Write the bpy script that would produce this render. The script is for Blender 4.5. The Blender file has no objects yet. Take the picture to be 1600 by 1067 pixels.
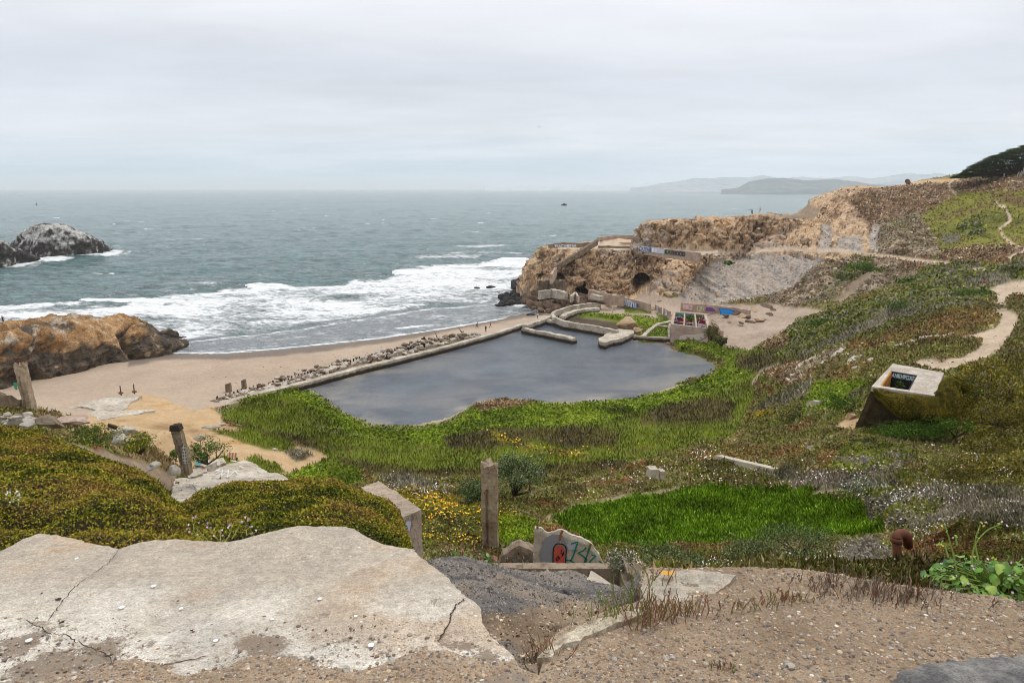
import bpy, math, random
import numpy as np
from mathutils import Vector, Matrix

rng = np.random.default_rng(7)
random.seed(7)
scene = bpy.context.scene
COL = scene.collection

# ------------------------------------------------------------------ camera, sky, sun, exposure
F = 1067.0
CX, CY = 800.0, 533.5
PITCH = math.atan((CY - 294.5) / F)
CP, SP = math.cos(PITCH), math.sin(PITCH)
CZ = 37.0
cam = bpy.data.cameras.new('camera')
cam.sensor_width = 36.0
cam.lens = 36.0 * F / 1600.0
cam.clip_start = 0.1
cam.clip_end = 80000
cob = bpy.data.objects.new('camera', cam)
COL.objects.link(cob)
cob.location = (0, 0, CZ)
cob.rotation_euler = (math.pi / 2 - PITCH, 0, 0)
scene.camera = cob

SUN_EL, SUN_AZ = math.radians(58), math.radians(38)   # azimuth from +Y towards +X
world = bpy.data.worlds.new('World')
scene.world = world
world.use_nodes = True
wn, wl = world.node_tree.nodes, world.node_tree.links
wn.clear()
out = wn.new('ShaderNodeOutputWorld')
bg = wn.new('ShaderNodeBackground')
bg.inputs['Strength'].default_value = 0.1
wl.new(bg.outputs[0], out.inputs[0])
sky = wn.new('ShaderNodeTexSky')
sky.sky_type = 'NISHITA'
sky.sun_disc = False
sky.sun_elevation = SUN_EL
sky.sun_rotation = SUN_AZ
sky.air_density = 1.0
sky.dust_density = 3.0
tc = wn.new('ShaderNodeTexCoord')
sep = wn.new('ShaderNodeSeparateXYZ')
wl.new(tc.outputs['Generated'], sep.inputs[0])
def wmath(op, a, b=None):
    n = wn.new('ShaderNodeMath'); n.operation = op
    for i, x in enumerate((a, b)):
        if x is None: continue
        if isinstance(x, (int, float)): n.inputs[i].default_value = x
        else: wl.new(x, n.inputs[i])
    return n.outputs[0]
zc = wmath('MAXIMUM', sep.outputs[2], 0.0)
den = wmath('ADD', zc, 0.09)
px = wmath('DIVIDE', sep.outputs[0], den)
py = wmath('DIVIDE', sep.outputs[1], den)
comb = wn.new('ShaderNodeCombineXYZ')
wl.new(px, comb.inputs[0]); wl.new(py, comb.inputs[1])
def wnoise(scale, detail, rough, vec, off=0.0, dist=0.0):
    n = wn.new('ShaderNodeTexNoise')
    n.noise_dimensions = '3D'
    n.inputs['Scale'].default_value = scale
    n.inputs['Detail'].default_value = detail
    n.inputs['Roughness'].default_value = rough
    n.inputs['Distortion'].default_value = dist
    m = wn.new('ShaderNodeMapping'); m.inputs['Location'].default_value = (off, off * 1.7, off * .3)
    m.inputs['Scale'].default_value = (0.62, 1.0, 1.0)
    wl.new(vec, m.inputs[0]); wl.new(m.outputs[0], n.inputs['Vector'])
    return n.outputs['Fac']
n1 = wnoise(0.55, 4, 0.52, comb.outputs[0], 3.1, 0.4)
n2 = wnoise(1.9, 5, 0.55, comb.outputs[0], 11.0, 0.3)
el = wmath('ADD', zc, wmath('MULTIPLY', wmath('SUBTRACT', n1, 0.5), 0.09))
ramp = wn.new('ShaderNodeValToRGB')
wl.new(wmath('MULTIPLY', el, 3.2), ramp.inputs[0])
cr = ramp.color_ramp
cr.elements[0].position = 0.0; cr.elements[0].color = (.53, .635, .735, 1)
cr.elements[1].position = 1.0; cr.elements[1].color = (.88, .90, .93, 1)
for p, c in ((.10, (.57, .655, .74, 1)), (.22, (.66, .70, .75, 1)), (.30, (.66, .69, .745, 1)), (.40, (.60, .64, .70, 1)), (.52, (.61, .64, .70, 1)), (.64, (.70, .72, .77, 1)), (.8, (.76, .78, .82, 1))):
    e = cr.elements.new(p); e.color = c
cl = wmath('ADD', wmath('MULTIPLY', wmath('SUBTRACT', n2, 0.5), 0.2), 1.0)
cl2 = wmath('ADD', wmath('MULTIPLY', wmath('SUBTRACT', n1, 0.5), 0.35), cl)
mixm = wn.new('ShaderNodeVectorMath'); mixm.operation = 'SCALE'
wl.new(ramp.outputs[0], mixm.inputs[0])
wl.new(wmath('MULTIPLY', cl2, 11.3), mixm.inputs['Scale'])
mx = wn.new('ShaderNodeMix'); mx.data_type = 'RGBA'
mx.inputs[0].default_value = 0.97
wl.new(sky.outputs[0], mx.inputs[6]); wl.new(mixm.outputs[0], mx.inputs[7])
wl.new(mx.outputs[2], bg.inputs['Color'])

sun = bpy.data.lights.new('sun', 'SUN')
sun.energy = 1.6
sun.angle = math.radians(14)
sun.color = (1.0, 0.96, 0.9)
sob = bpy.data.objects.new('sun', sun)
COL.objects.link(sob)
sd = Vector((math.sin(SUN_AZ) * math.cos(SUN_EL), math.cos(SUN_AZ) * math.cos(SUN_EL), math.sin(SUN_EL)))
sob.rotation_euler = sd.to_track_quat('Z', 'Y').to_euler()
sob.location = (0, 0, 120)
scene.view_settings.view_transform = 'Standard'
scene.view_settings.look = 'None'
scene.view_settings.exposure = 0.1
scene.view_settings.gamma = 1.0
scene.view_settings.use_curve_mapping = False
scene.cycles.volume_bounces = 1
scene.cycles.pixel_filter_type = 'BLACKMAN_HARRIS'
scene.cycles.filter_width = 0.9
scene.cycles.use_denoising = True
scene.cycles.denoiser = 'OPENIMAGEDENOISE'
scene.cycles.denoising_input_passes = 'RGB_ALBEDO_NORMAL'
scene.cycles.denoising_prefilter = 'ACCURATE'
scene.cycles.max_bounces = 6
scene.cycles.diffuse_bounces = 3

# ------------------------------------------------------------------ projection helpers
def proj(x, y, z):
    d = y * CP - (z - CZ) * SP
    d = np.where(np.abs(d) < 1e-6, 1e-6, d)
    up = y * SP + (z - CZ) * CP
    return CX + F * x / d, CY - F * up / d

def wof(v):                       # tan of the depression angle seen at photo row v
    t = (CY - v) / F
    return (SP - t * CP) / (CP + t * SP)

def at(u, v, D=None, z=None):     # world point on the sight line through (u, v), at depth D or height z
    t = (CY - v) / F; s = (u - CX) / F
    if D is None: D = (CZ - z) / wof(v)
    return np.array([s * D / (CP + t * SP), D, CZ - wof(v) * D])

# ------------------------------------------------------------------ noise
def _hash(ix, iy, iz, seed):
    h = (ix.astype(np.uint32) * np.uint32(374761393)) ^ (iy.astype(np.uint32) * np.uint32(668265263)) ^ (iz.astype(np.uint32) * np.uint32(2246822519)) ^ np.uint32((seed * 3266489917) & 0xffffffff)
    h = (h ^ (h >> np.uint32(13))) * np.uint32(1274126177)
    h = h ^ (h >> np.uint32(16))
    return (h & np.uint32(0xffffff)).astype(np.float32) / 16777215.0

def vnoise(x, y, z=None, seed=0):
    x = np.asarray(x, np.float32); y = np.asarray(y, np.float32)
    z = np.zeros_like(x) if z is None else np.asarray(z, np.float32)
    fx, fy, fz = np.floor(x), np.floor(y), np.floor(z)
    ix, iy, iz = fx.astype(np.int64), fy.astype(np.int64), fz.astype(np.int64)
    tx, ty, tz = x - fx, y - fy, z - fz
    tx = tx * tx * (3 - 2 * tx); ty = ty * ty * (3 - 2 * ty); tz = tz * tz * (3 - 2 * tz)
    with np.errstate(over='ignore'):
        def c(a, b, d): return _hash(ix + a, iy + b, iz + d, seed)
        a = c(0,0,0) * (1-tx) + c(1,0,0) * tx
        b = c(0,1,0) * (1-tx) + c(1,1,0) * tx
        lo = a * (1-ty) + b * ty
        if not np.any(tz): return lo * 2 - 1
        a = c(0,0,1) * (1-tx) + c(1,0,1) * tx
        b = c(0,1,1) * (1-tx) + c(1,1,1) * tx
        hi = a * (1-ty) + b * ty
    return (lo * (1-tz) + hi * tz) * 2 - 1

def fbm(x, y, z=None, scale=1.0, octaves=4, seed=0, gain=0.5, ridged=False):
    s = 0; a = 1.0; tot = 0; f = 1.0 / scale
    for o in range(octaves):
        n = vnoise(x * f + 17.3 * o, y * f - 9.1 * o, None if z is None else z * f + 5.7 * o, seed + o)
        if ridged: n = 1 - 2 * np.abs(n)
        s = s + a * n; tot += a; a *= gain; f *= 2.03
    return s / tot

def smooth(a, b, x):
    t = np.clip((x - a) / (b - a), 0, 1)
    return t * t * (3 - 2 * t)

def sdpoly(px, py, poly):          # signed distance, negative inside
    poly = np.asarray(poly, float)
    n = len(poly); d2 = np.full(px.shape, 1e18); ins = np.zeros(px.shape, bool)
    for i in range(n):
        ax, ay = poly[i]; bx, by = poly[(i + 1) % n]
        ex, ey = bx - ax, by - ay
        wx, wy = px - ax, py - ay
        t = np.clip((wx * ex + wy * ey) / (ex * ex + ey * ey + 1e-12), 0, 1)
        dx, dy = wx - ex * t, wy - ey * t
        d2 = np.minimum(d2, dx * dx + dy * dy)
        c = (ay > py) != (by > py)
        if abs(by - ay) > 1e-12:
            ins ^= c & (px < (bx - ax) * (py - ay) / (by - ay) + ax)
    d = np.sqrt(d2)
    return np.where(ins, -d, d)

def dline(px, py, line):
    line = np.asarray(line, float); d2 = np.full(px.shape, 1e18)
    for i in range(len(line) - 1):
        ax, ay = line[i][:2]; bx, by = line[i + 1][:2]
        ex, ey = bx - ax, by - ay
        wx, wy = px - ax, py - ay
        t = np.clip((wx * ex + wy * ey) / (ex * ex + ey * ey + 1e-12), 0, 1)
        dx, dy = wx - ex * t, wy - ey * t
        d2 = np.minimum(d2, dx * dx + dy * dy)
    return np.sqrt(d2)

def srgb(r, g, b):
    f = lambda c: (c / 255 / 12.92) if c <= 10 else ((c / 255 + .055) / 1.055) ** 2.4
    return np.array([f(r), f(g), f(b)])

# ------------------------------------------------------------------ object helpers
def tag(o, label=None, cat=None, group=None, kind=None):
    if label: o['label'] = label
    if cat: o['category'] = cat; o['kind'] = 'thing'
    if group: o['group'] = group
    if kind: o['kind'] = kind
    return o

def empty(name, loc=(0, 0, 0), rz=0.0):
    o = bpy.data.objects.new(name, None); COL.objects.link(o)
    o.empty_display_size = 0.3
    o.location = loc; o.rotation_euler = (0, 0, rz)
    return o

def np_mesh(name, verts, faces, mats, parent=None, smooth_=True, colors=None, matidx=None, attrs=None):
    """verts (n,3), faces (m,k) int array or list of arrays with equal k"""
    me = bpy.data.meshes.new(name)
    verts = np.ascontiguousarray(verts, np.float32)
    fl = faces if isinstance(faces, list) else [faces]
    fl = [np.asarray(f, np.int32) for f in fl if len(f)]
    me.vertices.add(len(verts)); me.vertices.foreach_set('co', verts.ravel())
    nl = sum(f.size for f in fl); nf = sum(len(f) for f in fl)
    me.loops.add(nl); me.polygons.add(nf)
    me.loops.foreach_set('vertex_index', np.concatenate([f.ravel() for f in fl]))
    tot = np.concatenate([np.full(len(f), f.shape[1], np.int32) for f in fl])
    st = np.concatenate(([0], np.cumsum(tot)[:-1])).astype(np.int32)
    me.polygons.foreach_set('loop_start', st)
    try: me.polygons.foreach_set('loop_total', tot)
    except Exception: pass
    if matidx is not None: me.polygons.foreach_set('material_index', np.asarray(matidx, np.int32))
    me.polygons.foreach_set('use_smooth', np.full(nf, bool(smooth_)))
    me.update(calc_edges=True)
    if colors is not None:
        a = me.color_attributes.new('Col', 'FLOAT_COLOR', 'POINT')
        c4 = np.ones((len(verts), 4), np.float32); c4[:, :3] = colors
        a.data.foreach_set('color', c4.ravel())
    for k, val in (attrs or {}).items():
        a = me.attributes.new(k, 'FLOAT', 'POINT')
        a.data.foreach_set('value', np.ascontiguousarray(val, np.float32))
    for m in (mats if isinstance(mats, (list, tuple)) else [mats]): me.materials.append(m)
    me.validate()
    o = bpy.data.objects.new(name, me); COL.objects.link(o)
    if parent is not None: o.parent = parent
    return o

# ------------------------------------------------------------------ materials
def new_mat(name):
    m = bpy.data.materials.new(name); m.use_nodes = True
    nt = m.node_tree; nt.nodes.clear()
    o = nt.nodes.new('ShaderNodeOutputMaterial'); b = nt.nodes.new('ShaderNodeBsdfPrincipled')
    nt.links.new(b.outputs[0], o.inputs[0])
    return m, nt, b

def nd(nt, typ, **kw):
    n = nt.nodes.new(typ)
    for k, v in kw.items():
        if k in n.inputs.keys():
            if hasattr(v, 'links') or isinstance(v, bpy.types.NodeSocket): nt.links.new(v, n.inputs[k])
            else: n.inputs[k].default_value = v
        else: setattr(n, k, v)
    return n

def mathn(nt, op, a, b=0.0, c=None):
    n = nt.nodes.new('ShaderNodeMath'); n.operation = op
    for i, x in enumerate((a, b, c)):
        if x is None: continue
        if isinstance(x, (int, float)): n.inputs[i].default_value = x
        else: nt.links.new(x, n.inputs[i])
    return n.outputs[0]

def noise(nt, scale, detail=4, rough=.6, vec=None, dist=0.0, out='Fac'):
    n = nt.nodes.new('ShaderNodeTexNoise')
    n.inputs['Scale'].default_value = scale; n.inputs['Detail'].default_value = detail
    n.inputs['Roughness'].default_value = rough; n.inputs['Distortion'].default_value = dist
    if vec is None: vec = geo(nt)
    nt.links.new(vec, n.inputs['Vector'])
    return n.outputs[out]

def geo(nt):
    for n in nt.nodes:
        if n.bl_idname == 'ShaderNodeNewGeometry': return n.outputs['Position']
    return nt.nodes.new('ShaderNodeNewGeometry').outputs['Position']

def obco(nt):
    for n in nt.nodes:
        if n.bl_idname == 'ShaderNodeTexCoord': return n.outputs['Object']
    return nt.nodes.new('ShaderNodeTexCoord').outputs['Object']

def mapr(nt, val, a, b, c, d):
    n = nt.nodes.new('ShaderNodeMapRange')
    nt.links.new(val, n.inputs[0])
    for i, x in enumerate((a, b, c, d)): n.inputs[i + 1].default_value = x
    return n.outputs[0]

def mixc(nt, fac, a, b, mode='MIX'):
    n = nt.nodes.new('ShaderNodeMix'); n.data_type = 'RGBA'; n.blend_type = mode
    for i, x in ((0, fac), (6, a), (7, b)):
        if isinstance(x, (int, float)): n.inputs[i].default_value = x
        elif isinstance(x, (tuple, list, np.ndarray)): n.inputs[i].default_value = (*[float(q) for q in x[:3]], 1)
        else: nt.links.new(x, n.inputs[i])
    return n.outputs[2]

def bump(nt, b, h, strength=.5, dist=.1, prev=None):
    n = nt.nodes.new('ShaderNodeBump')
    n.inputs['Strength'].default_value = strength; n.inputs['Distance'].default_value = dist
    nt.links.new(h, n.inputs['Height'])
    if prev is not None: nt.links.new(prev, n.inputs['Normal'])
    nt.links.new(n.outputs[0], b.inputs['Normal'])
    return n.outputs[0]

def attr(nt, name, out='Color'):
    n = nt.nodes.new('ShaderNodeAttribute'); n.attribute_name = name
    return n.outputs[out]

def ground_mat(name, scales, cvar=.25, bstr=.6, bdist=.3, rough=.95, spec=.2):
    """vertex colour times fine world-space noise, with bump at the given scales (features in metres)"""
    m, nt, b = new_mat(name)
    col = attr(nt, 'Col')
    hs = None; var = None
    for i, (s, w) in enumerate(scales):
        n = noise(nt, 1.0 / s, 5, .65)
        t = mathn(nt, 'MULTIPLY', n, w)
        hs = t if hs is None else mathn(nt, 'ADD', hs, t)
    tw = sum(w for s, w in scales)
    f = mapr(nt, hs, .32 * tw, .68 * tw, 1 - cvar, 1 + cvar)
    sc = nt.nodes.new('ShaderNodeVectorMath'); sc.operation = 'SCALE'
    nt.links.new(col, sc.inputs[0]); nt.links.new(f, sc.inputs['Scale'])
    nt.links.new(sc.outputs[0], b.inputs['Base Color'])
    b.inputs['Roughness'].default_value = rough
    b.inputs['Specular IOR Level'].default_value = spec
    bump(nt, b, hs, bstr, bdist)
    return m

M_sand = ground_mat('sand', [(1.6, .2), (.5, .45), (.14, .35)], .26, 1.0, .2)
M_rock = ground_mat('cliff_rock', [(2.2, .35), (.8, .35), (.35, .3)], .75, 1.0, 1.4)
M_soil = ground_mat('hillside_soil', [(.5, .4), (.12, .3), (.04, .3)], .38, .8, .12)
M_grav = ground_mat('gravel_dirt', [(.05, .3), (.014, .45), (.5, .25)], .55, 1.0, .02)
M_hollow = ground_mat('hollow_dirt', [(.35, .35), (.09, .35), (.03, .3)], .6, 1.0, .10)
# ------------------------------------------------------------------ terrain control points
# (u, v, 'D', depth) or (u, v, 'z', height) read off sight lines; (u, 'W', depth, height) off-sight ground
CPTS = []
def cD(*a):
    for u, v, D in a: CPTS.append((at(u, v, D=D)))
def cZ(*a):
    for u, v, z in a: CPTS.append((at(u, v, z=z)))
def cW(*a):
    for u, D, z in a: CPTS.append(np.array([(u - CX) / F * D * 1.03, D, z]))
# foreground terrace
cW((-200, 1, 35.35), (200, 1, 35.35), (800, 1, 35.35), (1400, 1, 35.35), (2000, 1, 35.35), (-200, 2, 35.3), (200, 2, 35.3), (500, 2, 35.3), (800, 2, 35.25), (1100, 2, 35.3), (1400, 2, 35.3), (1800, 2, 35.3),
   (0, 3, 35.0), (300, 3, 35.0), (550, 3, 34.95), (700, 3, 34.7), (1050, 3.0, 35.15), (1200, 3.2, 35.1), (1400, 3.1, 35.1), (1600, 3.0, 35.1), (1900, 3, 35.1), (840, 2.6, 34.95), (1040, 3.7, 34.8), (1250, 3.8, 34.85), (1500, 3.7, 34.85))
# ground behind the slab, left
cW((300, 45, 12.8), (330, 50, 11.2), (280, 40, 15.2), (262, 50, 12.4), (300, 38, 16.6), (50, 4, 34.2), (300, 4, 34.2), (550, 4.2, 34.2), (50, 8, 32.4), (300, 6.5, 33.0), (300, 10, 30.6), (500, 7, 32.6), (500, 10, 30.9), (50, 15, 29.6), (50, 25, 25.6), (200, 20, 27), (-200, 10, 31.5), (-200, 25, 26), (-200, 60, 18), (-200, 95, 8),
   (300, 20, 25.2), (300, 32, 19.6), (400, 45, 14.2), (440, 60, 9.5), (500, 20, 26.4), (500, 35, 19.5), (560, 60, 10.0), (480, 60, 8.0), (640, 9, 31.4), (600, 14, 28.7))
cD((0, 640, 55), (47, 642, 60), (100, 660, 60), (170, 680, 60), (230, 705, 56), (285, 726, 52), (130, 700, 45), (0, 668, 40))
cZ((200, 640, 5), (100, 645, 6.5), (240, 640, 4.6), (150, 660, 6.5), (300, 650, 4), (350, 680, 4), (450, 712, 3.6), (480, 735, 3.6), (300, 690, 5), (250, 680, 6.5), (400, 650, 3), (500, 690, 3.3))
# beach and sea bed
cZ((275, 553, 0), (350, 553, 0), (430, 547, 0), (520, 538, 0), (600, 529, 0), (680, 517, 0), (740, 507, 0), (800, 497, 0), (850, 488, 0), (150, 550, 0), (0, 556, 0.6), (-200, 560, 0.5),
   (350, 570, 1.1), (150, 590, 2.2), (0, 610, 2.6), (-200, 620, 2.6), (450, 575, 1.6), (300, 620, 2.7), (600, 550, 1.9), (700, 525, 1.8), (780, 508, 1.7), (450, 590, 2.2),
   (300, 520, -1), (500, 500, -1), (700, 480, -1), (780, 460, -2), (0, 500, -2), (400, 450, -4), (700, 430, -4), (0, 400, -7), (600, 380, -7), (780, 390, -6), (300, 340, -9), (700, 340, -9))
# slopes in the middle, down to the pool
cW((750, 12, 29.6), (640, 12, 29.7), (900, 14, 28.5), (840, 13.2, 28.7), (960, 13.2, 28.7), (950, 11.5, 29.6), (700, 11, 30.3))
cD((680, 878, 8), (720, 874, 8), (760, 881, 8.2), (800, 891, 8.6), (850, 894, 9), (900, 897, 9.5), (950, 912, 9), (990, 928, 7.2), (690, 905, 5.8), (750, 930, 5.1), (800, 948, 5.2), (850, 955, 5.6), (910, 958, 6.2), (960, 958, 4.8), (760, 968, 4), (800, 1000, 3.5), (835, 1030, 2.95), (880, 995, 3.9), (930, 975, 4.4))
cD((765, 860, 17), (690, 800, 21), (700, 750, 40), (560, 760, 38), (560, 720, 68), (700, 720, 60), (800, 720, 58), (900, 725, 48), (700, 692, 82), (800, 690, 78), (900, 690, 68), (1000, 690, 58), (800, 800, 22), (900, 790, 24), (950, 740, 36), (800, 765, 36))
cZ((600, 700, 3.2), (500, 665, 2.2), (560, 680, 2.4), (640, 680, 2.5), (740, 645, 2.3), (800, 650, 2.6), (800, 630, 1.9), (430, 640, 2.3), (900, 645, 2.6), (1000, 628, 2.2), (700, 620, 1), (900, 560, 1), (640, 620, 1))
# iceplant mound and bank under the terrace
cD((1100, 772, 25), (1100, 850, 17.5), (950, 858, 16.5), (1350, 830, 18.5), (1200, 870, 14.5), (1240, 768, 25), (920, 800, 22.5))
cW((1200, 9, 31), (1200, 5, 33.3), (1350, 7, 32.3), (1100, 9, 30.9), (1450, 5.2, 33.9), (1600, 5, 34.0), (1600, 8, 32.9), (1450, 8, 32.3), (1900, 6, 33.8))
cD((1350, 678, 36), (1420, 690, 34), (1485, 698, 32.5), (1500, 820, 12), (1550, 750, 22), (1400, 750, 23), (1550, 685, 33), (1400, 700, 31), (1250, 745, 26), (1250, 700, 35), (1100, 740, 31), (1100, 700, 41), (1600, 820, 11.5), (1750, 750, 20))
# right slope
cD((1000, 655, 86), (1100, 660, 72), (1100, 625, 97), (1200, 600, 95), (1200, 560, 126), (1200, 640, 72), (1200, 680, 52), (1300, 640, 52), (1300, 600, 68), (1300, 560, 92), (1300, 530, 112), (1300, 502, 138), (1260, 512, 142),
   (1400, 600, 50), (1400, 550, 72), (1400, 500, 105), (1400, 466, 130), (1500, 560, 58), (1500, 500, 88), (1550, 465, 112), (1600, 500, 82), (1600, 560, 52), (1600, 620, 40), (1500, 625, 41), (1600, 440, 130), (1600, 402, 152), (1510, 418, 152), (1430, 442, 150), (1340, 655, 40), (1480, 455, 125), (1700, 480, 90), (1750, 600, 42), (1800, 400, 140))
cZ((1150, 547, 2.6), (1110, 600, 2.6), (1050, 480, 3.8), (1100, 500, 3.6), (1150, 520, 3.4), (1200, 490, 4.2), (1000, 485, 3.3), (1100, 462, 4.2), (1200, 472, 4.5), (1250, 482, 5.0), (1000, 465, 3.3), (950, 495, 2.6), (920, 500, 2.2), (1000, 505, 2.0), (1060, 530, 2.6), (1130, 540, 2.8), (900, 480, 2.8), (930, 462, 3.0))
cD((1300, 462, 185), (1340, 470, 175), (1060, 408, 222), (1110, 398, 222), (1180, 395, 224), (1250, 394, 222), (1300, 396, 215), (1400, 404, 200), (1470, 412, 178), (1150, 432, 217), (1230, 436, 212), (1330, 430, 200), (1400, 440, 180), (1560, 408, 160))
# hill on the right
cD((1300, 350, 245), (1300, 310, 262), (1250, 335, 256), (1350, 294, 275), (1430, 286, 282), (1500, 281, 278), (1600, 279, 250), (1600, 330, 215), (1600, 370, 185), (1500, 350, 215), (1500, 310, 250), (1400, 350, 232), (1400, 310, 262), (1500, 390, 180), (1400, 386, 205), (1270, 316, 262), (1300, 380, 224), (1200, 386, 228), (1750, 300, 230), (1750, 380, 160))
cW((1400, 320, 38.5), (1600, 300, 40.5), (1300, 300, 36), (1200, 300, 15), (1230, 340, -6), (1100, 290, -5), (1350, 420, -6), (1000, 290, -5), (1600, 420, 36), (1800, 420, 38), (1800, 300, 41), (900, 300, -5), (1600, 700, 20), (900, 240, 2), (1000, 235, 4), (1080, 235, 8), (1150, 245, 14), (850, 255, -1))
CP_ = np.array(CPTS)
TK = 4.0
def _tps_fit():
    P = CP_; q = np.stack([TK * P[:, 0] / P[:, 1], np.log(P[:, 1])], 1)
    w = (CZ - P[:, 2]) / P[:, 1]
    n = len(q); d = np.linalg.norm(q[:, None] - q[None], axis=2)
    K = np.where(d > 0, d * d * np.log(d + 1e-12), 0) + np.eye(n) * 0.0008
    A = np.zeros((n + 3, n + 3)); A[:n, :n] = K; A[:n, n] = 1; A[:n, n + 1:] = q; A[n, :n] = 1; A[n + 1:, :n] = q.T
    return q, np.linalg.solve(A, np.concatenate([w, [0, 0, 0]]))
_q, _c = _tps_fit()
GK = np.linspace(-1.7, 1.7, 520); GL = np.linspace(math.log(0.8), math.log(900), 560)
def _tps_grid():
    a, b = np.meshgrid(GK * TK, GL, indexing='ij')
    p = np.stack([a.ravel(), b.ravel()], 1); out_ = np.empty(len(p)); n = len(_q)
    for s in range(0, len(p), 20000):
        d2 = ((p[s:s+20000, None] - _q[None]) ** 2).sum(2)
        out_[s:s+20000] = (0.5 * d2 * np.log(d2 + 1e-20)) @ _c[:n] + _c[n] + p[s:s+20000] @ _c[n+1:]
    return out_.reshape(a.shape)
GW = _tps_grid()
def Hbase(x, y):
    k = np.clip(x / y, GK[0], GK[-1]); l = np.clip(np.log(y), GL[0], GL[-1])
    fi = (k - GK[0]) / (GK[1] - GK[0]); fj = (l - GL[0]) / (GL[1] - GL[0])
    i = np.clip(fi.astype(int), 0, len(GK) - 2); j = np.clip(fj.astype(int), 0, len(GL) - 2)
    a, b = fi - i, fj - j
    w = GW[i, j] * (1-a) * (1-b) + GW[i+1, j] * a * (1-b) + GW[i, j+1] * (1-a) * b + GW[i+1, j+1] * a * b
    return CZ - w * y

def wpoly(pts, z): return np.array([at(u, v, z=z)[:2] for u, v in pts])
POOL = wpoly([(330, 652), (478, 608), (520, 597), (600, 575), (700, 546), (800, 519), (822, 512), (850, 502), (905, 512), (965, 523), (990, 533), (1050, 535), (1062, 549), (1100, 557), (1128, 569), (1112, 590), (1060, 607), (1000, 621), (950, 628), (860, 631), (800, 626), (760, 627), (735, 635), (700, 656), (650, 665), (600, 666), (570, 660), (540, 645), (520, 632), (500, 618), (480, 612), (340, 656)], 1.5)
BASIN = wpoly([(872, 500), (900, 492), (935, 494), (980, 503), (1012, 512), (1000, 522), (960, 518), (905, 508)], 1.6)
_zA = 16.4
BLK_A = wpoly([(1120, 397), (1060, 394), (1000, 392), (930, 391), (895, 393), (868, 391), (851, 389), (858, 384), (900, 380), (935, 377), (1010, 373), (1120, 378)], _zA)
BLK_B = np.array([at(u, v, D=D)[:2] for u, v, D in ((1013, 350, 236), (1040, 347, 239), (1100, 346, 238), (1160, 343, 242), (1250, 338, 246), (1300, 330, 252), (1300, 320, 275), (1200, 335, 262), (1100, 340, 258), (1016, 345, 252))])

SEAP = np.vstack([wpoly([(-600, 557), (0, 556), (275, 553), (350, 553), (430, 547), (520, 538), (600, 529), (680, 517), (740, 507), (800, 497), (860, 487), (890, 476), (850, 462), (830, 440)], 0), [(20, 330), (-600, 330)]])
def zslab(y): return 35.29 - .13 * (y - 2.1)
SLAB_EDGE = [(0, 857), (35, 838), (60, 829), (85, 833), (100, 836), (130, 842), (160, 850), (187, 856), (192, 853), (210, 848), (240, 843), (270, 842), (300, 843), (340, 846), (360, 845), (380, 840), (400, 833), (420, 828), (445, 823), (470, 821), (500, 822), (540, 821), (556, 826), (570, 836), (600, 849), (630, 853), (645, 855), (655, 866), (668, 876), (685, 888), (700, 900), (712, 915), (728, 930), (742, 938), (752, 950), (755, 972), (770, 992), (790, 1008), (803, 1022), (812, 1040), (842, 1055)]
RIGHT_EDGE = [(856, 1046), (866, 1032), (880, 1018), (905, 1003), (930, 992), (960, 980), (985, 972), (1004, 962), (1001, 930), (1000, 903), (1012, 896), (1060, 893), (1100, 894), (1180, 896), (1240, 900), (1280, 908), (1330, 918), (1400, 932), (1480, 944), (1560, 958), (1620, 970), (1750, 985), (2200, 1010)]
def slabz0(y): return zslab(y) - .06 * smooth(2.8, 3.5, y)
def _onz(u, v):
    p = at(u, v, z=35.14)
    for _ in range(20): p = at(u, v, z=float(slabz0(np.array([p[1]]))[0]))
    return p[:2]
_te = [_onz(u, v) for u, v in SLAB_EDGE]; _tr = [at(u, v, z=35.14)[:2] for u, v in RIGHT_EDGE]
TERR = np.array([(-14, -1), (-14, 3.2), (-4, 3.15)] + [tuple(p) for p in _te] + [tuple(p) for p in _tr] + [(14, 2.2), (14, -1)])
zs_ = lambda x, y: 10.6 + (62 - y) * .235 + 0 * x
def at_plane(u, v, fn, D0=50):
    p = at(u, v, D=D0)
    for _ in range(30): 
        zz = float(fn(np.array([p[0]]), np.array([p[1]]))[0]); p = at(u, v, z=zz) if abs(wof(v)) > .01 else p
    return p
st_out = [(272, 748), (300, 742), (330, 735), (352, 727), (366, 722), (382, 718), (395, 722), (408, 731), (420, 737), (437, 740), (452, 748), (455, 756), (440, 775), (380, 800), (300, 830), (262, 800)]
STEP = np.array([at_plane(u, v, zs_)[:2] for u, v in st_out])
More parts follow.
